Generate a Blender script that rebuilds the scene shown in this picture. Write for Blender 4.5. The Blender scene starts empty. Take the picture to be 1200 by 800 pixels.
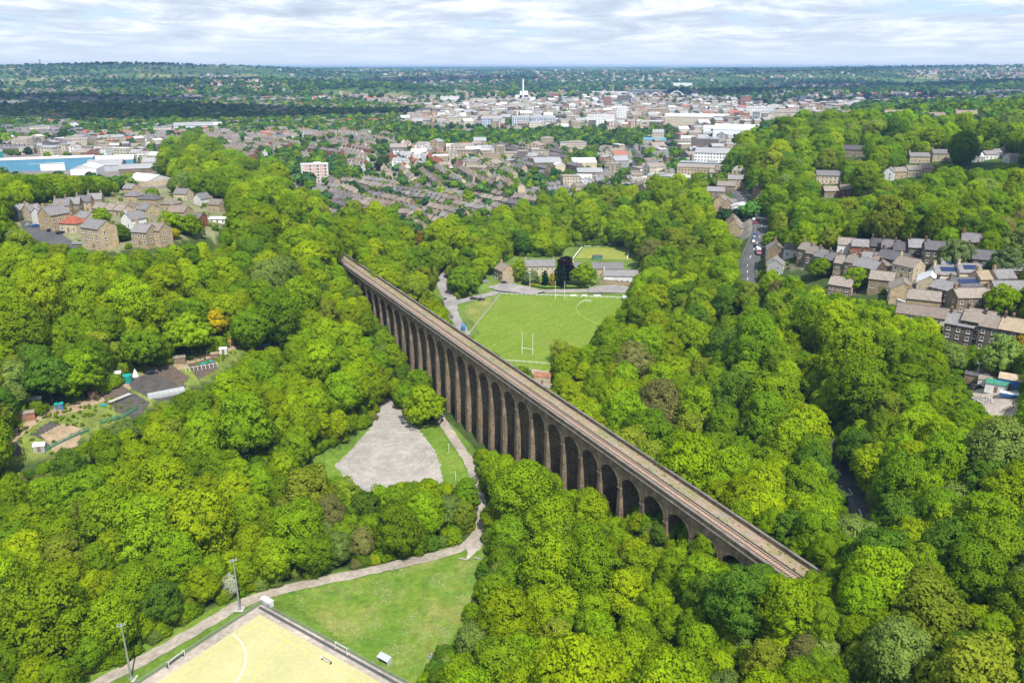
import bpy, math, random
import numpy as np
from mathutils import Vector, Matrix
R = math.radians
rng = np.random.default_rng(7)
random.seed(7)
scene = bpy.context.scene
COL = scene.collection
# ------------------------------------------------------------------ camera
CAMZ = 141.0
F = 934.0
SP, CP = math.sin(R(19.0)), math.cos(R(19.0))
cam = bpy.data.cameras.new("camera"); camo = bpy.data.objects.new("camera", cam); COL.objects.link(camo)
camo.location = (0, 0, CAMZ); camo.rotation_euler = (R(71.0), 0, 0)
cam.sensor_width = 36; cam.lens = 36*F/1200; cam.clip_start = 1; cam.clip_end = 60000
scene.camera = camo
def proj(x, y, z):
    """world -> photo pixels (1200 x 800); works on arrays"""
    dz = z-CAMZ
    d = CP*y - SP*dz
    d = np.where(d < 1, 1, d)
    return 600+F*x/d, 400-F*(SP*y+CP*dz)/d, d
def ray(u, v):
    xx = (u-600)/F; yi = (v-400)/F
    return xx, CP-yi*SP, -SP-yi*CP
def at_z(u, v, z):
    a, b, c = ray(u, v); t = (z-CAMZ)/c
    return a*t, b*t, t
# ------------------------------------------------------------------ terrain
CT = []
def cz(u, v, z): x, y, t = at_z(u, v, z); CT.append((x, y, z))
def ct(u, v, t): a, b, c = ray(u, v); CT.append((a*t, b*t, CAMZ+c*t))
for p in [(281,714,0),(154,795,0),(450,800,0),(540,660,1),(450,540,0),(455,470,2),(400,540,0),(515,560,0),(547,510,0),(560,600,1),(540,770,2),
          (560,345,8),(587,345,8),(735,345,8),(555,395,8),(600,425,8),(690,420,7.5),(640,390,8),(720,322,9),(590,325,9),(690,297,11),(740,297,11),(530,365,8),(525,340,10),
          (20,520,25),(60,505,26),(150,460,27),(230,428,27),(310,395,28),(90,490,26),(0,530,25),
          (130,283,60),(190,283,60),(250,262,60),(60,262,63),(20,262,64),(0,620,9),(100,640,5),(0,760,3),(200,600,5),(330,570,2),(250,530,12),(330,480,16),(350,440,18),
          (1005,600,21),(1075,720,23),(965,525,21),(945,490,22),(905,410,26),(890,330,33),(885,290,38),
          (1180,465,45),(1120,440,42),(1150,405,47),(1195,405,48),(1070,380,46),(1000,335,45),(950,305,45),(1190,335,57),(1100,325,55),(1060,305,54),(1140,295,62),
          (1050,470,34),(1100,560,33),(1190,560,40),(1100,700,29),(1190,700,35),(1190,800,33),(1050,520,28),(850,560,8),(800,480,4),(760,420,6),(860,420,12),(780,350,10),(830,330,16),(950,640,24),
          (650,650,3),(700,640,6),(750,680,10),(800,720,17),(870,740,24),(700,760,6),(600,740,2),(800,800,14),(900,800,24),
          (700,255,14),(600,262,14),(780,240,18),(480,270,22),(430,262,28),(350,290,38),(330,340,36),(270,330,40),(300,300,46),
          (500,230,20),(400,240,26),(650,225,18),(700,200,18),(370,212,25),(800,200,20),(450,190,22),(560,190,20),(600,150,30),(700,150,28),(480,150,34),(400,150,36),(300,160,38),(300,200,32),(840,175,24),
          (60,195,30),(150,190,30),(130,205,32),(30,225,44),(200,200,36),(240,215,46),(180,215,46),(100,170,32),(0,170,32),(0,200,32)]:
    cz(*p)
for p in [(1100,230,560),(1100,190,660),(1100,150,860),(1000,230,570),(1000,190,670),(950,145,960),(900,160,900),(880,200,720),(862,232,600),(1190,230,540),(1190,190,640),(1190,150,860),(1190,128,1000),(1050,138,1000),
          (1000,265,480),(1100,262,470),(1190,262,450),(920,255,520),(960,128,1600),(1100,122,1700),(1190,118,1700),(880,135,1900),
          (600,130,2030),(620,112,3000),(840,105,3300),(840,125,2300),(700,95,5100),(700,86,7600),(500,95,4800),(450,110,3100),(450,125,2300),
          (100,130,1950),(100,112,2900),(100,97,3900),(100,86,4800),(250,125,2100),(250,105,3300),(250,92,4400),(0,130,1950),(0,110,2900),(0,95,3900),(0,84,4800),(300,140,1700),(100,150,1450),(0,150,1450),
          (600,85,9000),(400,92,6500),(400,85,9000),(850,92,6000),(850,84,9000),(1050,110,2900),(1050,100,3800),(1050,90,5200),(1190,105,3000),(1190,95,4200),(1190,85,5600),(950,100,4200),(950,88,7000),
          ]:
    ct(*p)
for a in np.linspace(-1.1, 1.1, 23):       # far skyline
    u = 600+F*math.tan(a)*1.0
    for r_, zz in ((6200, 138 if a < -0.22 else 84 if a < .3 else 100), (8200, 128 if a < -.2 else 100 if a < .33 else 146), (12500, 134), (16500, 130)):
        zz += 4*math.sin(a*23+r_)*(r_ > 7000)
        CT.append((r_*math.sin(a), r_*math.cos(a), zz))
for p in [(0,70,6),(-60,110,2),(60,110,24),(110,90,30),(-120,90,4),(150,120,33),(-160,160,6),(-260,180,20),(-300,260,45),(-330,330,62),(250,160,46),(300,230,54),(380,330,66),(-420,420,66),(-560,640,44),(520,520,78),
          (-900,900,40),(900,800,90),(-2500,1600,60),(2500,1600,90),(-5000,3000,110),(5000,3000,120)]:
    CT.append(p)
# the ground under the viaduct
VA = np.array([-79.6, 411.6]); VB = np.array([53.0, 162.1])
VD = (VB-VA)/np.linalg.norm(VB-VA); BAY = np.linalg.norm(VB-VA)/27
VN = np.array([-VD[1], VD[0]])              # to the right, away from the camera side
if VN[0] < 0: VN = -VN
def via(i, off=0.0):
    p = VA+VD*BAY*i+VN*off
    return p[0], p[1]
for i, z in ((-7,36),(-4,30),(-2,27),(0,22),(3,12),(6,4),(9,1),(13,0),(16,0.5),(18,3),(20,8),(22,14),(24,20),(26,25),(28,30),(30,32)):
    for off in (-2, 11): x, y = via(i, off); CT.append((x, y, z))
CT = np.array(CT)
def lp(x, y):
    r = np.hypot(x, y)
    return np.arctan2(x, y), np.log(np.maximum(r, 40))
_a, _l = lp(CT[:,0], CT[:,1])
# drop near-duplicate control points, then solve a multiquadric in (angle, log range)
keep = []
for i in range(len(CT)):
    if all((_a[i]-_a[j])**2+(_l[i]-_l[j])**2 > .016**2 for j in keep): keep.append(i)
CT = CT[keep]; _a = _a[keep]; _l = _l[keep]
def ker(d2): return np.sqrt(d2+.03**2)
_K = ker((_a[:,None]-_a[None])**2+(_l[:,None]-_l[None])**2)
_W = np.linalg.solve(_K + np.eye(len(CT))*-.004, CT[:,2]-30)
def base_h(x, y):
    x = np.atleast_1d(np.asarray(x, float)); y = np.atleast_1d(np.asarray(y, float))
    a, l = lp(x, y); out = np.empty(len(x))
    for s in range(0, len(x), 20000):
        d2 = (a[s:s+20000,None]-_a[None])**2+(l[s:s+20000,None]-_l[None])**2
        out[s:s+20000] = ker(d2)@_W+30
    # rolling ridges of the far country
    r = np.hypot(x, y); k = np.clip((r-2500)/1500, 0, 1)*np.clip((12500-r)/3500, .15, 1)*np.where(r > 7200, .6, 1)
    q = np.sin(y/430+1.6*np.sin(x/900+.6)+.5)*(.75+.5*np.sin(x/640+y/1500))+.55*np.sin(x/520-y/800+1.2)+.35*np.sin(x/270+y/330)
    return out+k*17*q
FLAT = []                                    # (kind, points, z, half width, blend)
def seg_dist(x, y, P):
    best = np.full(x.shape, 1e9); zz = np.zeros(x.shape)
    for a, b in zip(P[:-1], P[1:]):
        d = b[:2]-a[:2]; L = max(d@d, 1e-9)
        t = np.clip(((x-a[0])*d[0]+(y-a[1])*d[1])/L, 0, 1)
        q = np.hypot(x-a[0]-t*d[0], y-a[1]-t*d[1])
        m = q < best; best = np.where(m, q, best); zz = np.where(m, a[2]+(b[2]-a[2])*t, zz)
    return best, zz
def in_poly(x, y, P):
    x = np.asarray(x, float); y = np.asarray(y, float)
    r = np.zeros(x.shape, bool); n = len(P)
    for i in range(n):
        x0, y0 = P[i][0], P[i][1]; x1, y1 = P[(i+1) % n][0], P[(i+1) % n][1]
        if y0 == y1: continue
        c = ((y0 > y) != (y1 > y)) & (x < (x1-x0)*(y-y0)/(y1-y0)+x0)
        r ^= c
    return r
def height(x, y):
    x = np.atleast_1d(np.asarray(x, float)); y = np.atleast_1d(np.asarray(y, float))
    h = base_h(x, y)
    near = np.hypot(x, y) < 1500
    xs, ys, hs = x[near], y[near], h[near]
    if len(xs):
        for kind, P, z, hw, bl in FLAT:
            if kind == 'poly':
                Q = np.vstack([P, P[:1]]); d, _ = seg_dist(xs, ys, np.c_[Q, np.zeros(len(Q))])
                d = np.where(in_poly(xs, ys, P), 0, d); zz = z
            else:
                d, zz = seg_dist(xs, ys, P); d = np.maximum(d-hw, 0)
            w = np.clip(1-d/bl, 0, 1); w = w*w*(3-2*w)
            hs = hs*(1-w)+zz*w
        h[near] = hs
    return h
def h1(x, y): return float(height(x, y)[0])
_T = np.geomspace(90, 14000, 900)
def ground_at(u, v, fn=None):
    """where the line of sight through a photo pixel meets the ground"""
    a, b, c = ray(u, v)
    g = (fn or height)(a*_T, b*_T); z = CAMZ+c*_T
    k = np.nonzero(z < g)[0]
    if len(k) == 0: t = 9000.0
    elif k[0] == 0: t = _T[0]
    else:
        i = k[0]; d0 = z[i-1]-g[i-1]; d1 = g[i]-z[i]; t = _T[i-1]+(_T[i]-_T[i-1])*d0/(d0+d1+1e-9)
    return a*t, b*t, t
def world_poly(px, z):
    return np.array([at_z(u, v, z)[:2] for u, v in px])
def world_line(px, dz=0):
    out = []
    for u, v in px:
        x, y, t = ground_at(u, v, base_h); out.append((x, y, base_h(x, y)[0]+dz))
    P = np.array(out)
    for _ in range(3):                       # ease the levels along the line
        P[1:-1,2] = (P[:-2,2]+P[1:-1,2]*2+P[2:,2])/4
    return P
def densify(P, step):
    out = [P[0]]
    # Catmull-Rom through the points
    n = len(P)
    for i in range(n-1):
        p0, p1, p2, p3 = P[max(i-1,0)], P[i], P[i+1], P[min(i+2,n-1)]
        k = max(1, int(np.linalg.norm(p2[:2]-p1[:2])/step))
        for j in range(1, k+1):
            t = j/k
            out.append(.5*((2*p1)+(-p0+p2)*t+(2*p0-5*p1+4*p2-p3)*t*t+(-p0+3*p1-3*p2+p3)*t**3))
    return np.array(out)
# level areas and roads
ASTRO_Z, GRAVEL_Z, RUGBY_Z, GREEN_Z = 0.0, 0.4, 8.0, 11.0
PX_ASTRO = [(300,702),(90,848),(300,960),(560,860)]
W_ASTRO = world_poly(PX_ASTRO, ASTRO_Z)
PX_TRI = [(330,690),(400,675),(470,662),(545,645),(565,660),(570,690),(560,740),(520,780),(500,815)]
PX_GRAVEL = [(454,462),(446,474),(440,490),(432,503),(412,527),(392,545),(405,562),(424,574),(440,582),(480,582),(512,575),(519,563),(516,545),(506,522),(490,503),(476,490),(466,470),(462,462)]
W_GRAVEL = world_poly(PX_GRAVEL, GRAVEL_Z)
PX_RUGBY = [(586,345),(738,348),(758,430),(715,452),(540,427),(546,394)]
W_RUGBY = world_poly(PX_RUGBY, RUGBY_Z)
PX_GREEN = [(684,290),(738,291),(738,305),(674,303)]
W_GREEN = world_poly(PX_GREEN, GREEN_Z)
FLAT.append(('poly', W_ASTRO, ASTRO_Z, 0, 10)); FLAT.append(('poly', W_GRAVEL, GRAVEL_Z, 0, 8))
FLAT.append(('poly', W_RUGBY, RUGBY_Z, 0, 12)); FLAT.append(('poly', W_GREEN, GREEN_Z, 0, 8))
ROAD_MAIN = densify(world_line([(846,212),(862,222),(878,236),(889,252),(893,266),(889,280),(882,296),(876,312),(878,335),(890,372),(905,410),(925,450),(946,488),(965,523),(985,560),(1003,593),(1025,638),(1050,680),(1078,718),(1112,765),(1160,830)]), 4)
PATH_VALLEY = densify(world_line([(95,812),(125,796),(167,774),(220,744),(260,720),(285,706),(320,695),(350,687),(400,677),(450,666),(500,654),(540,641),(560,625),(565,608),(563,590),(558,566),(551,544),(540,527),(522,500),(508,478),(495,455)]), 2)
ROAD_CLUB = densify(world_line([(547,398),(540,386),(530,370),(527,352),(519,332),(521,318)]), 3)
ROAD_CLUB2 = densify(world_line([(528,356),(550,352),(570,346),(588,341),(620,341.5),(660,342),(700,341),(745,339)]), 3)
for P_, hw in ((ROAD_MAIN, 5.5), (PATH_VALLEY, 2.6), (ROAD_CLUB, 4), (ROAD_CLUB2, 4)): FLAT.append(('line', P_, 0, hw, 7))
DECK_Z = 34.0
EMB_NEAR = np.array([(*via(28.6, 4.25), DECK_Z-.5), (*via(40, 4.25), DECK_Z-.5)])
EMB_FAR = np.array([(*via(-4.6, 4.25), DECK_Z-.5), (*via(-14, 4.25), DECK_Z-.3)])
for P_ in (EMB_NEAR, EMB_FAR): FLAT.append(('line', P_, 0, 5, 18))
# ------------------------------------------------------------------ photo layout: open areas a crown must not cover
C_OPEN = [
 [(85,800),(160,765),(215,729),(262,707),(300,691),(330,685),(400,669),(470,656),(545,637),(556,622),(560,606),(569,606),(570,640),(563,668),(556,690),(551,720),(538,745),(500,768),(488,800),(480,880),(60,880)],
 [(452,466),(442,477),(439,492),(432,495),(408,515),(380,529),(350,544),(362,554),(392,556),(420,568),(437,574),(462,566),(480,558),(500,556),(512,565),(550,560),(553,548),(560,530),(530,497),(515,489),(497,492),(478,486),(466,470)],
 [(392,292),(392,306),(420,333),(440,365),(460,381),(463,393),(476,411),(495,435),(514,446),(527,474),(534,496),(547,511),(560,522),(591,530),(610,534),(630,538),(657,553),(675,571),(699,578),(720,596),(735,594),(750,613),(768,625),(783,627),(795,637),(810,641),(825,644),(840,655),(870,660),(885,650),(906,652),(940,674),(948,664),(840,586),(680,474),(605,421),(542,377),(480,337),(417,299)],
 [(549,391),(560,400),(625,446),(628,455),(645,455),(648,430),(655,416),(665,403),(690,405),(697,392),(708,374),(732,361),(736,335),(752,308),(738,289),(682,288),(662,290),(655,301),(615,301),(600,300),(580,314),(565,327),(550,351),(527,352),(523,318),(516,318),(516,334),(505,338),(507,346),(522,353),(524,372)],
 [(0,505),(15,501),(45,485),(90,470),(135,455),(155,432),(210,425),(240,417),(265,405),(300,395),(335,382),(337,388),(322,404),(290,412),(275,425),(252,442),(214,458),(182,473),(160,486),(107,508),(84,523),(52,537),(15,547),(0,548)],
 [(14,262),(14,238),(60,226),(120,224),(165,219),(205,221),(230,222),(266,230),(267,255),(254,279),(250,292),(246,277),(207,281),(200,287),(157,288),(140,296),(100,293),(82,286),(42,281),(20,264)],
 [(898,316),(898,284),(917,282),(921,310),(938,312),(938,292),(948,286),(985,286),(1013,288),(1020,278),(1050,281),(1065,284),(1105,282),(1108,305),(1128,296),(1130,278),(1150,284),(1142,300),(1172,295),(1160,330),(1200,330),(1200,392),(1175,406),(1125,402),(1107,395),(1100,375),(1055,364),(1045,355),(1042,347),(1030,344),(1000,345),(972,343),(970,334),(1000,332),(985,318),(940,316)],
 [(1125,437),(1140,430),(1165,436),(1180,424),(1200,420),(1200,487),(1172,490),(1150,478),(1138,455)],
 [(866,326),(864,302),(872,275),(876,254),(886,236),(900,246),(905,276),(897,300),(892,326)],
 [(974,528),(980,532),(1000,570),(1022,606),(1012,610),(992,605),(986,580)],[(942,482),(946,480),(950,494),(946,497)],[(832,222),(850,212),(872,212),(890,232),(884,246),(880,280),(858,270),(838,248)],[(0,176),(110,173),(150,180),(198,198),(196,222),(160,222),(150,208),(110,208),(0,202)],
 [(1066,706),(1074,704),(1108,758),(1098,757),(1066,728)],
 [(988,170),(1016,174),(1015,187),(990,185)],[(956,199),(984,199),(984,214),(957,213)],[(960,224),(1024,218),(1024,230),(960,232)],[(1035,199),(1092,195),(1092,207),(1038,213)],[(1062,180),(1118,177),(1130,184),(1198,173),(1198,190),(1062,194)],
]
# photo layout: woods (where crowns show)
W_WOOD = [
 [(-400,240),(0,256),(18,262),(42,282),(100,294),(250,294),(256,280),(268,256),(268,300),(388,300),(880,318),(900,318),(968,342),(1044,362),(1100,378),(1125,404),(1200,408),(1203,298),(2000,270),(2000,1500),(-800,1500),(-800,240)],
 [(0,212),(60,212),(100,211),(150,215),(175,220),(165,222),(120,225),(60,228),(20,236),(0,252),(-800,250),(-800,208)],
 [(205,168),(235,163),(255,172),(270,190),(300,196),(318,206),(340,224),(372,236),(390,262),(392,310),(266,310),(268,232),(250,224),(192,221),(186,205),(196,182)],
 [(386,310),(392,266),(420,250),(450,256),(482,292),(512,278),(526,266),(575,262),(600,252),(650,246),(680,232),(760,231),(800,225),(850,215),(866,218),(862,236),(842,250),(846,262),(868,285),(872,320),(740,330),(600,310)],
 [(858,190),(880,164),(905,153),(940,145),(985,141),(1050,146),(1100,150),(1900,152),(2000,300),(1172,298),(1130,278),(1110,284),(1050,280),(1015,280),(940,288),(902,282),(893,240),(903,218),(888,208),(868,204)],
]
W_MID = [   # beyond the valley, smaller crowns
 [(470,157),(500,151),(560,155),(640,151),(700,152),(772,154),(772,160),(740,166),(660,166),(600,170),(540,167),(500,172),(476,167)],
 [(300,147),(350,127),(420,119),(500,126),(536,131),(534,146),(500,151),(400,153),(300,156)],
 [(90,168),(140,156),(160,165),(160,190),(130,190),(95,180)],[(168,178),(205,168),(204,196),(180,196)],
 [(1120,125),(1200,114),(1400,112),(1400,150),(1200,150),(1110,146)],
 [(320,175),(345,172),(352,196),(330,200)],[(386,186),(408,182),(412,206),(386,205)],[(440,168),(462,172),(462,182),(445,182)],
 [(655,184),(690,172),(740,190),(738,206),(708,204),(690,196)],[(602,200),(632,198),(632,218),(602,218)],[(640,200),(680,198),(678,220),(642,218)],
 [(555,174),(600,178),(605,190),(570,190)],[(0,128),(40,118),(140,124),(300,118),(470,122),(300,150),(140,156),(60,148),(0,148)],
 [(560,188),(585,186),(590,200),(562,202)],[(395,206),(440,202),(470,210),(440,214)],[(350,160),(372,162),(370,172),(352,172)],
]
def any_poly(u, v, L):
    r = np.zeros(np.shape(u), bool)
    for P in L: r |= in_poly(u, v, P)
    return r
# ------------------------------------------------------------------ mesh helpers
class MB:
    def __init__(s): s.v = []; s.f = []; s.m = []
    def face(s, pts, m=0):
        k = len(s.v); s.v.extend([tuple(p) for p in pts]); s.f.append(tuple(range(k, k+len(pts)))); s.m.append(m)
    def hexa(s, b, t, m=0):
        """eight corners: bottom ring b (counter-clockwise), top ring t"""
        k = len(s.v); n = len(b); s.v.extend([tuple(p) for p in b]); s.v.extend([tuple(p) for p in t])
        s.f.append(tuple(range(k+n-1, k-1, -1))); s.f.append(tuple(range(k+n, k+2*n)))
        for i in range(n): s.f.append((k+i, k+(i+1) % n, k+n+(i+1) % n, k+n+i))
        s.m += [m]*(n+2)
    def box(s, c, d, m=0, rot=0, taper=1.0):
        x, y, z = d[0]/2, d[1]/2, d[2]/2; cr, sr = math.cos(rot), math.sin(rot)
        q = [(-x,-y),(x,-y),(x,y),(-x,y)]
        f = lambda a, b, w: (c[0]+a*cr-b*sr, c[1]+a*sr+b*cr, c[2]+w)
        s.hexa([f(a, b, -z) for a, b in q], [f(a*taper, b*taper, z) for a, b in q], m)
    def prism(s, poly, z0, z1, m=0): s.hexa([(x, y, z0) for x, y in poly], [(x, y, z1) for x, y in poly], m)
    def tube(s, pts, rad, n=6, m=0, caps=True):
        pts = [Vector(p) for p in pts]
        if not hasattr(rad, '__len__'): rad = [rad]*len(pts)
        k = len(s.v)
        for i, p in enumerate(pts):
            d = (pts[min(i+1, len(pts)-1)]-pts[max(i-1, 0)]).normalized()
            a = d.cross(Vector((0,0,1)) if abs(d.z) < .9 else Vector((1,0,0))).normalized(); b = d.cross(a)
            for j in range(n):
                w = 2*math.pi*j/n; s.v.append(tuple(p+(a*math.cos(w)+b*math.sin(w))*rad[i]))
        for i in range(len(pts)-1):
            for j in range(n):
                s.f.append((k+i*n+j, k+i*n+(j+1) % n, k+(i+1)*n+(j+1) % n, k+(i+1)*n+j)); s.m.append(m)
        if caps:
            s.f.append(tuple(k+j for j in range(n-1, -1, -1))); s.f.append(tuple(k+(len(pts)-1)*n+j for j in range(n))); s.m += [m, m]
    def mesh(s, name, mats, smooth=False):
        me = bpy.data.meshes.new(name); me.from_pydata(s.v, [], s.f); me.update()
        for m in (mats if isinstance(mats, (list, tuple)) else [mats]): me.materials.append(m)
        me.polygons.foreach_set('material_index', s.m)
        if smooth: me.polygons.foreach_set('use_smooth', [True]*len(s.f))
        return me
    def build(s, name, mats, parent=None, loc=(0,0,0), rotz=0, smooth=False):
        return put(name, s.mesh(name, mats, smooth), parent, loc, rotz)
def put(name, me, parent=None, loc=(0,0,0), rotz=0):
    o = bpy.data.objects.new(name, me); COL.objects.link(o); o.location = loc; o.rotation_euler = (0, 0, rotz)
    if parent: o.parent = parent
    return o
def tag(o, label=None, cat=None, group=None, kind=None):
    if label: o['label'] = label
    if cat: o['category'] = cat
    if group: o['group'] = group
    if kind: o['kind'] = kind
    return o
def thing(name, label, cat, loc=(0,0,0), rotz=0, group=None):
    return tag(put(name, None, None, loc, rotz), label, cat, group)
def copy_tree(o, parent=None):
    c = o.copy(); COL.objects.link(c); c.parent = parent
    for ch in o.children: copy_tree(ch, c)
    return c
# ------------------------------------------------------------------ materials
MAT = {}
class NT:
    def __init__(s, name):
        s.mat = bpy.data.materials.new(name); s.mat.use_nodes = True; s.n = s.mat.node_tree.nodes; s.l = s.mat.node_tree.links
        s.n.clear(); s.out = s.n.new('ShaderNodeOutputMaterial'); MAT[name] = s.mat
    def add(s, t, **k):
        n = s.n.new('ShaderNode'+t)
        for a, b in k.items():
            if a.startswith('i_'): n.inputs[a[2:].replace('_', ' ')].default_value = b
            else: setattr(n, a, b)
        return n
    def link(s, a, b): s.l.new(a, b); return b
    def coord(s, what='Object', scale=1.0, sc3=None):
        t = s.add('TexCoord'); m = s.add('Mapping'); m.inputs['Scale'].default_value = sc3 or (scale,)*3
        s.link(t.outputs[what], m.inputs['Vector']); return m.outputs['Vector']
    def world(s, scale=1.0, sc3=None):
        g = s.add('NewGeometry'); m = s.add('Mapping'); m.inputs['Scale'].default_value = sc3 or (scale,)*3
        s.link(g.outputs['Position'], m.inputs['Vector']); return m.outputs['Vector']
    def noise(s, vec, scale, detail=4, rough=.6):
        n = s.add('TexNoise'); n.inputs['Scale'].default_value = scale; n.inputs['Detail'].default_value = detail; n.inputs['Roughness'].default_value = rough
        s.link(vec, n.inputs['Vector']); return n.outputs['Fac']
    def ramp(s, fac, stops):
        r = s.add('ValToRGB'); e = r.color_ramp.elements
        while len(e) < len(stops): e.new(.5)
        for k, (p, c) in zip(e, stops): k.position = p; k.color = (c+(1,)) if len(c) == 3 else c
        s.link(fac, r.inputs['Fac']); return r.outputs['Color']
    def mix(s, fac, a, b, mode='MIX'):
        m = s.add('Mix', data_type='RGBA', blend_type=mode)
        for key, v in ((0, fac), (6, a), (7, b)):
            if hasattr(v, 'is_linked') or hasattr(v, 'links'): s.link(v, m.inputs[key])
            else: m.inputs[key].default_value = v if key == 0 else (tuple(v)+(1,))[:4]
        return m.outputs[2]
    def math(s, op, a, b=0.0, clamp=False):
        m = s.add('Math', operation=op, use_clamp=clamp)
        for i, v in enumerate((a, b)):
            if hasattr(v, 'links'): s.link(v, m.inputs[i])
            else: m.inputs[i].default_value = v
        return m.outputs[0]
    def bsdf(s, col, rough=.8, spec=.3, metal=0, bump=None, bstr=.3, bdist=.1):
        p = s.add('BsdfPrincipled'); p.inputs['Roughness'].default_value = rough; p.inputs['Specular IOR Level'].default_value = spec; p.inputs['Metallic'].default_value = metal
        if hasattr(col, 'links'): s.link(col, p.inputs['Base Color'])
        else: p.inputs['Base Color'].default_value = tuple(col)+(1,)
        if bump is not None:
            b = s.add('Bump'); b.inputs['Strength'].default_value = bstr; b.inputs['Distance'].default_value = bdist
            s.link(bump, b.inputs['Height']); s.link(b.outputs['Normal'], p.inputs['Normal'])
        s.link(p.outputs[0], s.out.inputs[0]); return s.mat
def sc(c, k): return tuple(x*k for x in c)
KC = .86
def plain(name, col, rough=.7, var=.18, scale=.6, spec=.3, metal=0, perobj=0.0):
    col = sc(col, KC)
    t = NT(name); f = t.noise(t.coord('Object'), scale, 5)
    c = t.ramp(f, [(.3, sc(col, 1-var)), (.7, sc(col, 1+var))])
    if perobj:
        oi = t.add('ObjectInfo'); m = t.add('MapRange'); m.inputs['To Min'].default_value = 1-perobj; m.inputs['To Max'].default_value = 1+perobj
        t.link(oi.outputs['Random'], m.inputs['Value'])
        h = t.add('HueSaturation'); t.link(c, h.inputs['Color']); t.link(m.outputs[0], h.inputs['Value']); c = h.outputs[0]
    return t.bsdf(c, rough, spec, metal)
def wall_mat(name, col, course=.35, var=.35, soot=0.0, perobj=.15):
    """coursed stone: brick pattern, blotchy weathering, a different tone on each building"""
    col = sc(col, KC)
    t = NT(name); v = t.coord('Object')
    sx = t.add('SeparateXYZ'); t.link(v, sx.inputs[0])
    cb = t.add('CombineXYZ'); t.link(t.math('ADD', sx.outputs[0], sx.outputs[1]), cb.inputs[0]); t.link(sx.outputs[2], cb.inputs[1])
    b = t.add('TexBrick'); t.link(cb.outputs[0], b.inputs['Vector'])
    b.inputs['Scale'].default_value = 1; b.inputs['Brick Width'].default_value = course*2; b.inputs['Row Height'].default_value = course; b.inputs['Mortar Size'].default_value = .03
    b.inputs['Color1'].default_value = sc(col, 1-var)+(1,); b.inputs['Color2'].default_value = sc(col, 1+var)+(1,); b.inputs['Mortar'].default_value = sc(col, .75)+(1,)
    n = t.noise(v, .35, 6, .65); c = t.mix(t.ramp(n, [(.35, (0,0,0)), (.7, (.65,)*3)]), b.outputs['Color'], sc(col, .55))
    if soot:
        n2 = t.noise(v, .12, 6, .7); c = t.mix(t.ramp(n2, [(.4, (0,0,0)), (.65, (soot,)*3)]), c, (.035,.031,.028))
    if name == 'viaduct_stone':             # damp: dark runs and pale lime streaks down the faces, blocks patched here and there
        w = t.world(sc3=(.55,.55,.045)); s1 = t.noise(w, 1.6, 5, .7); s2 = t.noise(t.world(sc3=(.8,.8,.07)), 1.9, 5, .75)
        c = t.mix(t.ramp(s1, [(.50,(0,0,0)),(.66,(.6,.6,.6))]), c, (.05,.042,.036)); c = t.mix(t.ramp(s2, [(.60,(0,0,0)),(.72,(.42,.42,.42))]), c, (.42,.40,.36))
        s3 = t.noise(t.world(.16), 1.0, 4, .6); c = t.mix(.5, c, t.ramp(s3, [(.35,(.33,.33,.33)),(.65,(.68,.68,.68))]), 'OVERLAY')
    oi = t.add('ObjectInfo'); m = t.add('MapRange'); m.inputs['To Min'].default_value = 1-perobj; m.inputs['To Max'].default_value = 1+perobj
    t.link(oi.outputs['Random'], m.inputs['Value'])
    h = t.add('HueSaturation'); t.link(c, h.inputs['Color']); t.link(m.outputs[0], h.inputs['Value'])
    return t.bsdf(h.outputs[0], .9, .15, bump=b.outputs['Fac'], bstr=.25, bdist=.03)
def roof_mat(name, col, perobj=.22):
    col = sc(col, KC)
    t = NT(name); v = t.coord('Object')
    w = t.add('TexWave', wave_type='BANDS', bands_direction='Z'); w.inputs['Scale'].default_value = 2.2; w.inputs['Distortion'].default_value = 1.2; w.inputs['Detail'].default_value = 2; t.link(v, w.inputs['Vector'])
    n = t.noise(v, .8, 6, .7); c = t.ramp(n, [(.25, sc(col, .62)), (.5, col), (.75, sc(col, 1.35))])
    c = t.mix(.25, c, w.outputs['Color'], 'OVERLAY')
    n2 = t.noise(v, 4.0, 3); c = t.mix(t.ramp(n2, [(.55, (0,0,0)), (.75, (.5,)*3)]), c, sc(col, .7))
    oi = t.add('ObjectInfo'); m = t.add('MapRange'); m.inputs['To Min'].default_value = 1-perobj; m.inputs['To Max'].default_value = 1+perobj
    t.link(oi.outputs['Random'], m.inputs['Value'])
    h = t.add('HueSaturation'); t.link(c, h.inputs['Color']); t.link(m.outputs[0], h.inputs['Value'])
    return t.bsdf(h.outputs[0], .75, .3, bump=n2, bstr=.2, bdist=.05)
def glass(name, col=(.03,.04,.05)):
    t = NT(name); return t.bsdf(col, .12, .6)
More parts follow.
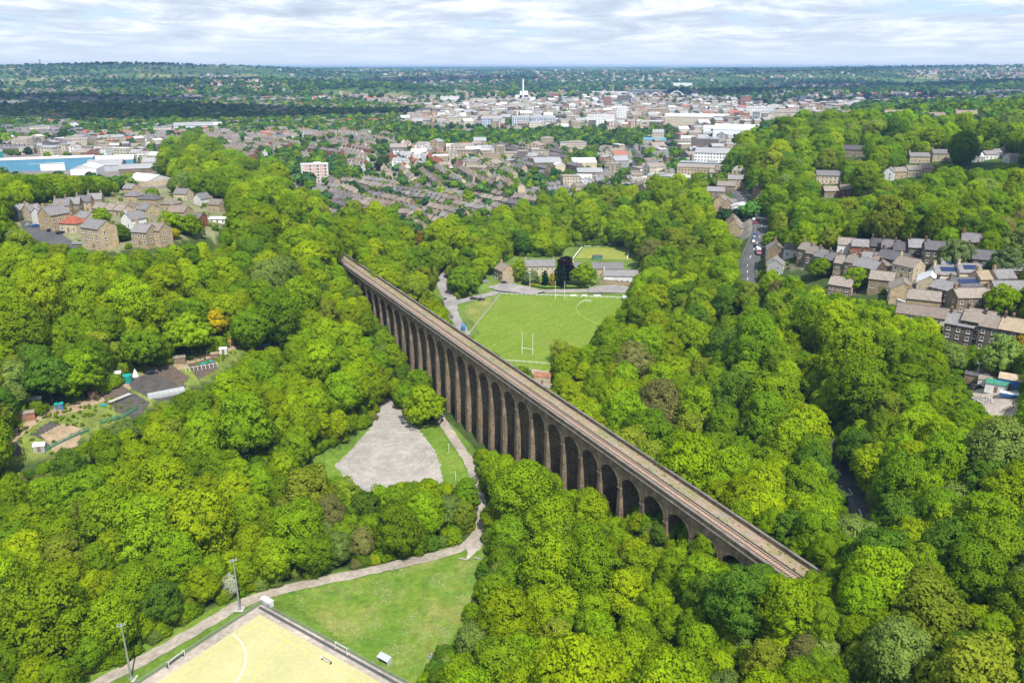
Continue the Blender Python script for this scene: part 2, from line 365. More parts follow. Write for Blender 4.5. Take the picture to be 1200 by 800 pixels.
def leaf_mat(name, col, trans=.48, hue=.009, val=.2):
    t = NT(name); oi = t.add('ObjectInfo')
    n = t.noise(t.coord('Object'), .35, 3); h = t.add('HueSaturation'); h.inputs['Color'].default_value = col+(1,)
    m = t.add('MapRange'); m.inputs['To Min'].default_value = 1-val; m.inputs['To Max'].default_value = 1+val; t.link(oi.outputs['Random'], m.inputs['Value'])
    v2 = t.add('MapRange'); v2.inputs['From Min'].default_value = .3; v2.inputs['From Max'].default_value = .7; v2.inputs['To Min'].default_value = .75; v2.inputs['To Max'].default_value = 1.25; t.link(n, v2.inputs['Value'])
    t.link(t.math('MULTIPLY', m.outputs[0], v2.outputs[0]), h.inputs['Value'])
    r7 = t.math('FRACT', t.math('MULTIPLY', oi.outputs['Random'], 7.31))
    m3 = t.add('MapRange'); m3.inputs['To Min'].default_value = .5-hue; m3.inputs['To Max'].default_value = .5+hue; t.link(r7, m3.inputs['Value']); n5 = t.noise(t.coord('Object'), .5, 2); t.link(t.math('ADD', m3.outputs[0], t.math('MULTIPLY', t.math('SUBTRACT', n5, .5), -.04)), h.inputs['Hue'])
    d = t.add('BsdfDiffuse'); tr = t.add('BsdfTranslucent'); t.link(h.outputs[0], d.inputs['Color'])
    tc = t.mix(1.0, h.outputs[0], (1.1,1.1,.4), 'MULTIPLY'); t.link(tc, tr.inputs['Color'])
    ms = t.add('MixShader'); ms.inputs[0].default_value = trans; t.link(d.outputs[0], ms.inputs[1]); t.link(tr.outputs[0], ms.inputs[2])
    t.link(ms.outputs[0], t.out.inputs[0]); return t.mat
def grass_mat(name, a, b, c, s1=.05, s2=.6, extra=None):
    t = NT(name); w = t.world()
    n1 = t.noise(w, s1, 6, .65); n2 = t.noise(w, s2, 5, .7)
    col = t.ramp(n1, [(.32, a), (.5, b), (.68, c)])
    col = t.mix(.55, col, t.ramp(n2, [(.3, (.25,)*3), (.5, (.5,)*3), (.7, (.8,)*3)]), 'OVERLAY')
    if extra: col = extra(t, w, col)
    return t.bsdf(col, .9, .1, bump=n2, bstr=.4, bdist=.3)
# stone, roofs, paint
M = MAT
wall_mat('viaduct_stone', (.25,.188,.122), .5, .4, .38, 0)
wall_mat('sandstone', (.46,.36,.22)); wall_mat('pale_sandstone', (.55,.46,.32)); wall_mat('sooty_stone', (.15,.12,.09), .35, .3, .55); wall_mat('brown_stone', (.30,.23,.15), .35, .3, .3)
wall_mat('red_brick', (.34,.13,.085), .25); wall_mat('white_render', (.76,.75,.72), .5, .03); wall_mat('cream_render', (.66,.58,.42), .5, .04); wall_mat('grey_render', (.42,.41,.39), .5, .05)
roof_mat('slate_roof', (.185,.175,.175)); roof_mat('stone_roof', (.225,.19,.16)); roof_mat('brown_roof', (.20,.16,.13)); roof_mat('dark_roof', (.085,.08,.085)); roof_mat('red_roof', (.33,.095,.055)); roof_mat('purple_slate', (.145,.130,.140)); roof_mat('pale_roof', (.52,.53,.54), .08); roof_mat('tan_roof', (.33,.26,.175))
plain('white_paint', (.78,.78,.77), .5, .05); plain('white_sheet', (.74,.76,.78), .45, .08, .2); plain('blue_sheet', (.10,.27,.40), .5, .10, .1); plain('grey_sheet', (.40,.42,.44), .5, .1, .2); plain('blue_paint', (.03,.16,.42), .45); plain('teal_paint', (.02,.22,.20), .6)
plain('dark_metal', (.05,.05,.055), .5, .2, 1, .4, .4); plain('galvanised', (.42,.44,.46), .4, .1, 2, .5, .6); plain('rust_sheet', (.27,.12,.07), .85, .4, .5); plain('timber', (.20,.14,.09), .85, .3, 1); plain('concrete', (.42,.40,.37), .9, .15, .4); plain('red_paint', (.45,.03,.03), .4); plain('chimney_pot', (.40,.20,.11), .9)
plain('bark', (.085,.065,.045), .95, .35, 2); plain('pale_bark', (.30,.28,.24), .9, .3, 2); plain('tyre', (.02,.02,.02), .9)
plain('net_green', (.05,.20,.13), .9, .3, 1); plain('tarpaulin_teal', (.02,.33,.30), .5, .1); plain('solar', (.02,.035,.09), .15, .1); plain('stone_rubble', (.36,.34,.32), .95, .4, .8)
glass('window_glass'); glass('pale_glass', (.25,.30,.34))
# foliage: species colours
LEAF = {'lime':(.275,.375,.006),'fresh':(.228,.348,.008),'mid':(.178,.292,.010),'deep':(.116,.215,.018),'olive':(.235,.295,.022),'grey':(.215,.300,.060),'brown':(.240,.240,.070),'yellow':(.40,.34,.008),'copper':(.022,.008,.012),'dark':(.016,.042,.016),'golden':(.30,.22,.02),'pale':(.17,.24,.08),'blossom':(.42,.44,.33)}
for k, c in LEAF.items(): leaf_mat('leaf_'+k, c)
leaf_mat('leaf_wood', (.082,.158,.022), .2, .03, .35)
leaf_mat('leaf_far', (.036,.082,.028), .15, .03, .4)
# ------------------------------------------------------------------ crowns
def ico(sub=2):
    import bmesh
    b = bmesh.new(); bmesh.ops.create_icosphere(b, subdivisions=sub, radius=1); b.verts.ensure_lookup_table()
    v = np.array([x.co for x in b.verts]); f = np.array([[y.index for y in x.verts] for x in b.faces]); b.free(); return v, f
ICO2 = ico(2); ICO1 = ico(1)
def unit(a): return a/np.maximum(np.linalg.norm(a, axis=-1, keepdims=True), 1e-9)
def crown_mesh(name, mat, seed, R_=5.5, H=9.0, zb=3.5, lobes=8, nclump=95, per=52, leaf=.62, shape='dome', loose=0.0, cr=1.25, core=.64):
    """foliage: leaf clumps spread over several lobes round a crown; leaves are small faces of their own"""
    g = np.random.default_rng(seed)
    # lobes
    L = []
    zc = zb+H*.48
    if shape == 'dome':
        L.append((0, 0, zc+.04*H, R_*.66, H*.46))
        for i in range(lobes):
            a = 2*math.pi*(i+g.uniform(-.3,.3))/lobes; rr = R_*g.uniform(.50,.68); q = g.uniform(.34,.48)
            L.append((math.cos(a)*rr, math.sin(a)*rr, zb+H*g.uniform(.26,.52), R_*q, R_*q*g.uniform(.85,1.1)))
        for i in range(4):
            a = g.uniform(0, 6.28); rr = R_*g.uniform(.15,.42); q = g.uniform(.30,.42)
            L.append((math.cos(a)*rr, math.sin(a)*rr, zb+H*g.uniform(.66,.84), R_*q, R_*q))
    elif shape == 'oval':
        for i in range(lobes+4):
            f = (i+.5)/(lobes+4); w = math.sin(math.pi*min(1, f*.86+.12))**.7; a = i*2.4+g.uniform(-.4,.4)
            L.append((math.cos(a)*R_*.42*w, math.sin(a)*R_*.42*w, zb+H*(.08+.82*f), R_*.58*w+.5, R_*.52*w+.6))
    else:                                   # column, for cypress and poplar
        for i in range(lobes+3):
            f = (i+.3)/(lobes+3); w = (1-f**2.2)*.9+.1; a = g.uniform(0, 6.28)
            L.append((math.cos(a)*R_*.12, math.sin(a)*R_*.12, zb+H*f*.95, R_*w*.85, H/(lobes+3)*1.2))
    L = np.array(L)
    area = L[:,3]*L[:,4]; pick = g.choice(len(L), nclump*3, p=area/area.sum())
    d = unit(g.normal(size=(nclump*3, 3))+np.array([0,0,.25]))
    C = L[pick,:3]+d*np.c_[L[pick,3], L[pick,3], L[pick,4]]*(1-.1*g.random((nclump*3,1)))
    # keep clumps on the outside
    inside = np.zeros(len(C), bool)
    for l in L:
        q = (C-l[:3])/np.array([l[3], l[3], l[4]]); inside |= (np.linalg.norm(q, axis=1) < .86)
    C = C[~inside][:nclump]; d = d[~inside][:nclump]; n = len(C)
    rad = cr*g.uniform(.55,1.4,n)
    # leaves
    ld = unit(g.normal(size=(n, per, 3))+d[:,None]*.7+np.array([0,0,.35]))
    P = C[:,None]+ld*(rad[:,None,None]*(g.uniform(.72,1.05,(n,per,1))+loose*g.uniform(-.5,.9,(n,per,1))))*np.array([1,1,.82])
    nrm = unit(ld+g.normal(size=ld.shape)*.45)
    ctr = np.array([0,0,zc]); cn = unit(ld*.75+unit(P-ctr)*.55+np.array([0,0,.12])+g.normal(size=ld.shape)*.24)
    P = P.reshape(-1,3); nrm = nrm.reshape(-1,3); cn = cn.reshape(-1,3); m = len(P)
    a = unit(np.cross(nrm, unit(g.normal(size=(m,3))))); b = np.cross(nrm, a)
    s = leaf*g.uniform(.55,1.3,(m,1))
    quad = np.stack([P+a*s*g.uniform(.35,.65,(m,1))+b*s*g.uniform(-.2,.2,(m,1)), P+b*s*g.uniform(.35,.65,(m,1)), P-a*s*g.uniform(.35,.65,(m,1)), P-b*s*g.uniform(.35,.65,(m,1))], 1)
    V = [quad.reshape(-1,3)]; N = [np.repeat(cn, 4, axis=0)]; nq = m
    T = []; off = m*4
    if core:
        iv, jf = ICO2
        for l in L:
            k = core*(1+.10*g.normal(size=(len(iv),1)))
            V.append(l[:3]+iv*np.array([l[3], l[3], l[4]])*k); N.append(unit(iv)); T.append(jf+off); off += len(iv)
    V = np.concatenate(V); N = np.concatenate(N); T = np.concatenate(T) if T else np.zeros((0,3), int)
    me = bpy.data.meshes.new(name); me.vertices.add(len(V)); me.vertices.foreach_set('co', V.ravel().astype(np.float32))
    loops = np.concatenate([np.arange(nq*4), T.ravel()]); me.loops.add(len(loops)); me.loops.foreach_set('vertex_index', loops.astype(np.int32))
    st = np.concatenate([np.arange(nq)*4, nq*4+np.arange(len(T))*3]).astype(np.int32); me.polygons.add(len(st)); me.polygons.foreach_set('loop_start', st)
    me.polygons.foreach_set('use_smooth', np.ones(len(st), bool)); me.update(calc_edges=True); me.materials.append(mat)
    me.normals_split_custom_set_from_vertices(N.tolist()); return me
def trunk_mesh(name, mat, seed, R_=5.5, H=9.0, zb=3.5, r0=.38, limbs=5):
    g = random.Random(seed); b = MB(); top = zb+H*.55
    lean = (g.uniform(-.4,.4), g.uniform(-.4,.4))
    b.tube([(0,0,-1.2), (0,0,.0), (lean[0]*.3, lean[1]*.3, zb*.6), (lean[0], lean[1], zb+H*.2), (lean[0]*1.3, lean[1]*1.3, top)], [r0*1.5, r0*1.25, r0*.9, r0*.7, r0*.25], 7)
    for i in range(limbs):
        a = 6.283*i/limbs+g.uniform(-.4,.4); z = zb*g.uniform(.75,1.1); q = R_*g.uniform(.5,.75)
        b.tube([(lean[0]*.6, lean[1]*.6, z), (math.cos(a)*q*.45, math.sin(a)*q*.45, z+H*.16), (math.cos(a)*q, math.sin(a)*q, z+H*g.uniform(.3,.5))], [r0*.5, r0*.32, r0*.1], 5)
    return b.mesh(name, mat, True)
# kinds: (colour word for labels, leaf material, shape...)
KIND = [
 dict(w='bright lime green dome-crowned', c='lime', s='dome', R=5.4, H=11.0, zb=2.4, lobes=8),
 dict(w='lime green tall-crowned', c='lime', s='oval', R=4.9, H=11.0, zb=3.0, lobes=8),
 dict(w='fresh green dome-crowned', c='fresh', s='dome', R=5.7, H=11.5, zb=2.4, lobes=9),
 dict(w='fresh green tall-crowned', c='fresh', s='oval', R=4.8, H=11.5, zb=3.0, lobes=9),
 dict(w='mid green broad-crowned', c='mid', s='dome', R=6.0, H=11.5, zb=2.6, lobes=10),
 dict(w='mid green tall-crowned', c='mid', s='oval', R=5.0, H=11.5, zb=3.2, lobes=7),
 dict(w='deep green broad-crowned', c='deep', s='dome', R=6.0, H=11.5, zb=2.6, lobes=9),
 dict(w='olive green loose-crowned', c='olive', s='dome', R=5.4, H=10.5, zb=2.5, lobes=8, loose=.22, leaf=.5),
 dict(w='grey-green feathery', c='grey', s='oval', R=4.8, H=9.5, zb=2.6, lobes=9, loose=.35, leaf=.42),
 dict(w='brownish thin-leaved', c='brown', s='dome', R=5.2, H=9.0, zb=3.0, lobes=8, loose=.45, leaf=.4, core=.6),
]
def make_kind(i, k):
    cm = crown_mesh('crown', M['leaf_'+k['c']], 100+i, k['R'], k['H'], k['zb'], k['lobes'], shape=k['s'], loose=k.get('loose', .30), cr=k.get('cr', 1.12), leaf=k.get('leaf', .42), core=k.get('core', .64), nclump=k.get('n', 230), per=k.get('per', 62))
    tm = trunk_mesh('trunk', M['pale_bark' if k['c'] in ('grey',) else 'bark'], 300+i, k['R'], k['H'], k['zb'])
    return cm, tm
KM = [make_kind(i, k) for i, k in enumerate(KIND)]
def plant_tree(x, y, ki, s, sz, rot, label, group=None, cat='tree', name='broadleaf_tree', mesh=None, sink=0):
    cm, tm = mesh or KM[ki]
    t = thing(name, label, cat, (x, y, h1(x, y)-sink), rot, group); t.scale = (s, s, sz)
    put('trunk', tm, t); put('crown', cm, t)
    return t
# ------------------------------------------------------------------ the ground sheet
def grid_ground():
    A = np.linspace(R(-62), R(62), 500); r = np.geomspace(60, 17000, 520)
    rr, aa = np.meshgrid(r, A, indexing='ij'); x = (rr*np.sin(aa)).ravel(); y = (rr*np.cos(aa)).ravel(); z = height(x, y)
    nr, na = rr.shape
    idx = np.arange(nr*na).reshape(nr, na)
    q = np.stack([idx[:-1,:-1], idx[:-1,1:], idx[1:,1:], idx[1:,:-1]], -1).reshape(-1, 4)
    me = bpy.data.meshes.new('ground'); me.vertices.add(len(x)); me.vertices.foreach_set('co', np.c_[x, y, z].ravel().astype(np.float32))
    me.loops.add(q.size); me.loops.foreach_set('vertex_index', q[:,::-1].ravel().astype(np.int32)); me.polygons.add(len(q)); me.polygons.foreach_set('loop_start', (np.arange(len(q))*4).astype(np.int32))
    me.polygons.foreach_set('use_smooth', np.ones(len(q), bool)); me.update(calc_edges=True)
    # what grows or lies on it
    u, v, d = proj(x, y, z); rg = np.hypot(x, y)
    col = np.tile(np.array([.045,.068,.018]), (len(x),1)); far = np.zeros(len(x))
    town = (rg > 520) & (y > 0)
    hillwood = any_poly(u, v+4, W_WOOD[1:]) | any_poly(u, v, W_MID)
    tz = town & ~any_poly(u, v, W_WOOD[:1]) & ~hillwood
    col[tz] = (.175,.16,.14)
    col[(rg > 1150) & tz & ~in_poly(u, v, [(430,112),(1010,108),(1010,170),(300,215),(0,215),(0,160),(430,150)])] = (.06,.10,.025)
    col[hillwood] = (.05,.085,.02)
    fz = np.clip((rg-1500)/900, 0, 1); fz = np.where(in_poly(u, v, [(470,108),(1000,106),(1000,150),(470,150)]), fz*.15, fz); far[:] = fz
    for P in (C_OPEN[4],): col[in_poly(u, v, P)] = (.13,.16,.035)
    for P in (C_OPEN[5],): col[in_poly(u, v, P)] = (.17,.17,.09)
    for P in (C_OPEN[6], C_OPEN[7]): col[in_poly(u, v, P)] = (.13,.125,.085)
    for P in (C_OPEN[3],): col[in_poly(u, v, P)] = (.11,.16,.03)
    g = in_poly(u, v, C_OPEN[0]) | in_poly(u, v, C_OPEN[1]); col[g] = (.10,.165,.022)
    for P in [(0,158,60,170,.5),]: pass
    meadow = in_poly(u, v, [(1125,128),(1200,112),(1300,112),(1300,145),(1200,150),(1120,140)]); col[meadow] = (.12,.17,.035)
    meadow = in_poly(u, v, [(300,134),(330,130),(372,134),(372,146),(300,150)]); col[meadow] = (.12,.13,.04); far[meadow] = 0
    b = me.attributes.new('ground_colour', 'FLOAT_COLOR', 'POINT'); b.data.foreach_set('color', np.c_[col, np.ones(len(x))].ravel().astype(np.float32))
    b = me.attributes.new('far_fields', 'FLOAT', 'POINT'); b.data.foreach_set('value', far.astype(np.float32))
    t = NT('ground'); at = t.add('Attribute', attribute_name='ground_colour'); fr = t.add('Attribute', attribute_name='far_fields')
    w = t.world(); n1 = t.noise(w, .09, 6, .7); n2 = t.noise(w, .8, 4, .7)
    c = t.mix(.6, at.outputs['Color'], t.ramp(n1, [(.3,(.2,.2,.2)),(.5,(.5,.5,.5)),(.7,(.8,.8,.8))]), 'OVERLAY')
    c = t.mix(.5, c, t.ramp(n2, [(.3,(.25,.25,.25)),(.7,(.75,.75,.75))]), 'OVERLAY')
    # fields: cells of different crops and pastures
    vo = t.add('TexVoronoi', feature='F1'); vo.inputs['Scale'].default_value = 1; t.link(t.world(sc3=(1/190, 1/260, 0)), vo.inputs['Vector'])
    sp = t.add('SeparateColor'); t.link(vo.outputs['Color'], sp.inputs[0])
    fc = t.ramp(sp.outputs[0], [(.0,(.03,.065,.018)),(.35,(.05,.095,.024)),(.6,(.085,.14,.038)),(.78,(.24,.22,.10)),(.92,(.075,.125,.03))])
    fc = t.mix(t.ramp(t.noise(w, .0011, 5, .6), [(.46,(0,0,0)),(.60,(.8,.8,.8))]), fc, (.03,.06,.02))
    c = t.mix(fr.outputs['Fac'], c, fc)
    t.bsdf(c, .95, .05, bump=n2, bstr=.5, bdist=.4); me.materials.append(t.mat)
    return tag(put('ground', me), 'hilly ground of the valley and the far hills', 'ground', kind='structure')
GROUND = grid_ground()
def ribbon(name, P, w, mat, label, cat, dz=.10, edge=.0, seed=3, kind='structure'):
    """a road or path laid along a line; edge = wander of its margins"""
    g = np.random.default_rng(seed); b = MB(); rows = []
    for i, p in enumerate(P):
        d = P[min(i+1, len(P)-1)][:2]-P[max(i-1, 0)][:2]; d = d/max(np.linalg.norm(d), 1e-6); n = np.array([-d[1], d[0]])
        wl = w/2+g.uniform(-edge, edge); wr = w/2+g.uniform(-edge, edge)
        rows.append([(p[0]+n[0]*o, p[1]+n[1]*o) for o in (wl, wl*.35, -wr*.35, -wr)])
    flat = np.array(rows).reshape(-1, 2); z = height(flat[:,0], flat[:,1]); z = np.maximum(z.reshape(-1,4), P[:,2:3]-.05)+dz
    for i, r_ in enumerate(rows):
        for j, q in enumerate(r_): b.v.append((q[0], q[1], z[i][j]))
    for i in range(len(rows)-1):
        for j in range(3): b.f.append((i*4+j, i*4+j+1, i*4+j+5, i*4+j+4)); b.m.append(0)
    o = b.build(name, mat); tag(o, label, cat, kind=kind); return o
def sheet(name, poly, z, mat, label, cat, kind='structure', grid=None, jag=0, seed=1):
    g = random.Random(seed); P = [tuple(p[:2]) for p in poly]
    if jag:
        Q = []
        for a, c in zip(P, P[1:]+P[:1]):
            n = max(1, int(math.hypot(c[0]-a[0], c[1]-a[1])/1.5))
            for k in range(n): Q.append((a[0]+(c[0]-a[0])*k/n+g.uniform(-jag, jag), a[1]+(c[1]-a[1])*k/n+g.uniform(-jag, jag)))
        P = Q
    b = MB(); b.face([(x, y, z) for x, y in P]); o = b.build(name, mat)
    if o.data.polygons[0].normal.z < 0: o.data.flip_normals()
    return tag(o, label, cat, kind=kind)
# surface materials
def mk_asphalt(name, col, s=.5, var=.2):
    col = sc(col, KC)
    t = NT(name); w = t.world(); n = t.noise(w, s, 6, .7); n2 = t.noise(w, .09, 4, .6)
    c = t.ramp(n, [(.3, sc(col, 1-var)), (.7, sc(col, 1+var))]); c = t.mix(.5, c, t.ramp(n2, [(.35,(.3,.3,.3)),(.65,(.7,.7,.7))]), 'OVERLAY')
    return t.bsdf(c, .9, .2)
mk_asphalt('asphalt', (.085,.085,.088)); mk_asphalt('worn_asphalt', (.27,.25,.235)); mk_asphalt('track_gravel', (.33,.285,.235), .7, .3); mk_asphalt('pale_track', (.37,.32,.27), .7, .3)
def gravel_extra():
    t = NT('gravel'); w = t.world(); n = t.noise(w, .16, 7, .72); n2 = t.noise(w, 1.1, 5, .75)
    c = t.ramp(n, [(.34,(.225,.208,.188)),(.5,(.282,.260,.234)),(.66,(.335,.308,.272))]); c = t.mix(.4, c, t.ramp(n2, [(.34,(.25,.25,.25)),(.5,(.5,.5,.5)),(.66,(.75,.75,.75))]), 'OVERLAY')
    # wheel tracks: faint darker bands wandering round the lot, and washed-out pale patches
    wv = t.add('TexWave', wave_type='RINGS', rings_direction='Z'); wv.inputs['Scale'].default_value = .09; wv.inputs['Distortion'].default_value = 5; wv.inputs['Detail'].default_value = 3; wv.inputs['Detail Scale'].default_value = .4
    mp = t.add('Mapping'); mp.inputs['Location'].default_value = (44, -272, 0); t.link(w, mp.inputs['Vector']); t.link(mp.outputs[0], wv.inputs['Vector'])
    c = t.mix(t.ramp(wv.outputs['Fac'], [(.0,(.4,.4,.4)),(.16,(0,0,0))]), c, (.19,.178,.165)); n4 = t.noise(w, .06, 5, .6); c = t.mix(t.ramp(n4, [(.52,(0,0,0)),(.66,(.5,.5,.5))]), c, (.37,.335,.29))
    return t.bsdf(c, .95, .1, bump=n2, bstr=.3, bdist=.1)
gravel_extra()
grass_mat('lawn', (.085,.150,.016), (.110,.180,.020), (.140,.195,.030))
def daisies(t, w, col):
    n = t.noise(w, .10, 5, .7); n3 = t.noise(w, 1.6, 3, .8)
    k = t.math('MULTIPLY', t.ramp(n, [(.46,(0,0,0)),(.6,(1,1,1))]), t.ramp(n3, [(.54,(0,0,0)),(.64,(1,1,1))]))
    col = t.mix(t.ramp(n, [(.5,(0,0,0)),(.7,(.5,.5,.5))]), col, (.19,.19,.06))
    return t.mix(t.math('MULTIPLY', k, .55), col, (.34,.34,.20))
grass_mat('meadow', (.062,.140,.012), (.112,.172,.020), (.185,.190,.048), .075, .5, daisies)
def stripes(t, w, col):
    g = t.add('Mapping'); g.inputs['Rotation'].default_value = (0, 0, R(38)); t.link(w, g.inputs['Vector'])
    wv = t.add('TexWave', wave_type='BANDS', bands_direction='X'); wv.inputs['Scale'].default_value = .045; wv.inputs['Distortion'].default_value = 2.2; wv.inputs['Detail'].default_value = 3; t.link(g.outputs[0], wv.inputs['Vector'])
    col = t.mix(.025, col, wv.outputs['Color'], 'OVERLAY')
    n = t.noise(w, .035, 5, .65); return t.mix(t.ramp(n, [(.52,(0,0,0)),(.68,(.45,.45,.45))]), col, (.155,.165,.035))
grass_mat('rugby_turf', (.108,.172,.016), (.125,.188,.020), (.150,.200,.028), .05, .5, stripes)
grass_mat('bowling_turf', (.17,.20,.035), (.20,.22,.045), (.23,.24,.055), .2, 1.0)
grass_mat('rough_grass', (.10,.155,.02), (.16,.185,.04), (.235,.21,.08), .15, .8)
def astro():
    t = NT('sand_turf'); w = t.world(); n = t.noise(w, .08, 5, .6); n2 = t.noise(w, .9, 4, .7)
    c = t.ramp(n, [(.3,(.35,.34,.16)),(.5,(.385,.365,.185)),(.72,(.42,.39,.21))]); c = t.mix(.2, c, n2, 'OVERLAY'); return t.bsdf(c, .95, .05)
astro()
plain('line_white', (.80,.80,.74), .7, .05); plain('line_yellow', (.70,.60,.12), .7, .1)
plain('soil', (.105,.078,.060), .95, .3, .5); plain('pale_soil', (.30,.22,.14), .95, .25, .4); plain('dark_soil', (.075,.066,.06), .95, .3, .5)
# ------------------------------------------------------------------ roads, paths, pitches
ribbon('main_road', ROAD_MAIN, 7.6, M['asphalt'], 'grey main road curving down between the houses and woods on the right', 'road', .12)
for s_ in (-1, 1):
    off = []
    for i, p in enumerate(ROAD_MAIN):
        d = ROAD_MAIN[min(i+1, len(ROAD_MAIN)-1)][:2]-ROAD_MAIN[max(i-1, 0)][:2]; d = d/max(np.linalg.norm(d), 1e-6); off.append((p[0]-d[1]*5.0*s_, p[1]+d[0]*5.0*s_, p[2]))
    ribbon('pavement', np.array(off), 1.6, M['asphalt'], 'pavement along the '+('left' if s_ > 0 else 'right')+' side of the main road', 'pavement', .26)
b = MB()
for i in range(0, len(ROAD_MAIN)-1, 3):
    p, q = ROAD_MAIN[i], ROAD_MAIN[i+1]; d = q[:2]-p[:2]; n = np.array([-d[1], d[0]])/max(np.linalg.norm(d), 1e-6)*.12
    b.face([(p[0]+n[0], p[1]+n[1], p[2]+.16), (p[0]-n[0], p[1]-n[1], p[2]+.16), (q[0]-n[0], q[1]-n[1], q[2]+.16), (q[0]+n[0], q[1]+n[1], q[2]+.16)][::-1])
tag(b.build('road_markings', M['line_white']), 'broken white centre line of the main road', 'road marking', kind='structure')
ribbon('valley_path', PATH_VALLEY, 4.0, M['track_gravel'], 'stony path from the sports pitch past the trees to the gravel car park', 'path', .16, .3)
ribbon('club_road', ROAD_CLUB, 7.5, M['worn_asphalt'], 'grey lane dropping beside the viaduct to the rugby ground', 'road', .10, .4)
ribbon('club_drive', ROAD_CLUB2, 7.0, M['worn_asphalt'], 'drive along the top of the rugby field', 'road', .14, .4)
sheet('club_parking', world_poly([(566,327),(600,331),(640,340),(625,344),(585,340),(566,334)], 9), 8.6, M['worn_asphalt'], 'tarmac forecourt beside the stone club house', 'parking', jag=.4)
sheet('club_car_park', world_poly([(690,336),(735,332),(745,338),(745,343),(690,343)], 8.3), 8.32, M['worn_asphalt'], 'car park between the rugby field and the long club house', 'parking', jag=.4)
sheet('gravel_car_park', W_GRAVEL, GRAVEL_Z+.12, M['gravel'], 'grey gravel car park among the trees left of the viaduct', 'car park', jag=.5)
sheet('car_park_lawn', world_poly([(478,484),(490,492),(505,496),(522,514),(538,535),(550,556),(554,566),(520,575),(505,530)], GRAVEL_Z), GRAVEL_Z+.06, M['lawn'], 'mown grass strip between the gravel car park and the path', 'lawn')
sheet('car_park_verge', world_poly([(440,488),(432,500),(410,518),(380,533),(340,552),(380,580),(430,575),(412,545)], GRAVEL_Z), GRAVEL_Z+.06, M['lawn'], 'grass bank on the left edge of the gravel car park', 'verge')
_tri = world_poly(PX_TRI, .4)
def drape(name, px, mat, label, cat, dz=.06, step=2.5, z=None):
    x0, y0 = np.array([at_z(u, v, z)[:2] for u, v in px]).min(0); x1, y1 = np.array([at_z(u, v, z)[:2] for u, v in px]).max(0)
    X, Y = np.meshgrid(np.arange(x0, x1+step, step), np.arange(y0, y1+step, step), indexing='ij'); Z = height(X.ravel(), Y.ravel()).reshape(X.shape)+dz
    W = world_poly(px, z); ins = in_poly(X[:-1,:-1]+step/2, Y[:-1,:-1]+step/2, W)
    b = MB(); idx = np.arange(X.size).reshape(X.shape); b.v = list(map(tuple, np.c_[X.ravel(), Y.ravel(), Z.ravel()]))
    for i, j in zip(*np.nonzero(ins)): b.f.append((int(idx[i,j]), int(idx[i+1,j]), int(idx[i+1,j+1]), int(idx[i,j+1]))); b.m.append(0)
    return tag(b.build(name, mat, smooth=True), label, cat, kind='structure')
drape('meadow', [(325,693),(352,690),(400,680),(470,665),(540,646),(575,650),(600,700),(580,760),(520,830),(490,812)], M['meadow'], 'rough meadow with daisies between the sports pitch and the trees', 'grass', .07, 1.5, .4)
drape('path_verge', [(60,812),(100,790),(150,762),(215,730),(262,706),(262,715),(215,740),(160,770),(110,798),(90,815)], M['lawn'], 'grass verge between the valley path and the wood', 'verge', .05, 1.2, 0.5)
sheet('rubble_patch', world_poly([(546,640),(554,628),(563,624),(567,640),(564,655),(548,656)], 1.0), h1(*at_z(556, 642, 1.0)[:2])+.2, M['pale_track'], 'pale stony patch where the path turns under the trees', 'ground', jag=.5)
# sports pitch
_pc = np.array(at_z(306, 710, 0)[:2]); _pr = np.array(at_z(480, 806, 0)[:2]); _pl = np.array(at_z(160, 796, 0)[:2])
U1 = (_pr-_pc)/np.linalg.norm(_pr-_pc); U2 = (_pl-_pc)/np.linalg.norm(_pl-_pc)
U2 = np.array([-U1[1], U1[0]])*np.sign(np.dot(U2, np.array([-U1[1], U1[0]])))
def pp(a, c): q = _pc+U1*a+U2*c; return q[0], q[1]
sheet('pitch_surround', [pp(-.5,-.5), pp(62,-.5), pp(62,100), pp(-.5,100)], .10, M['pale_track'], 'pale gritty margin round the sports pitch', 'pitch')
sheet('sports_pitch', [pp(2.6,2.6), pp(60,2.6), pp(60,98), pp(2.6,98)], .14, M['sand_turf'], 'sand dressed all-weather sports pitch, yellowish green', 'pitch')
def arc_line(name, c, r, a0, a1, w, mat, label, z=.18):
    b = MB(); n = 40
    for i in range(n):
        a, e = a0+(a1-a0)*i/n, a0+(a1-a0)*(i+1)/n
        f = lambda t, q: (*pp(c[0]+math.cos(t)*q, c[1]+math.sin(t)*q), z)
        b.face([f(a, r-w/2), f(a, r+w/2), f(e, r+w/2), f(e, r-w/2)])
    o = b.build(name, mat); tag(o, label, 'pitch marking', kind='structure')
def bar_line(name, p, q, w, mat, label, z=.18):
    p, q = np.array(p, float), np.array(q, float); d = (q-p)/np.linalg.norm(q-p); n = np.array([-d[1], d[0]])*w/2
    b = MB(); b.face([(*pp(*(p+n)), z), (*pp(*(p-n)), z), (*pp(*(q-n)), z), (*pp(*(q+n)), z)]); o = b.build(name, mat); tag(o, label, 'pitch marking', kind='structure')
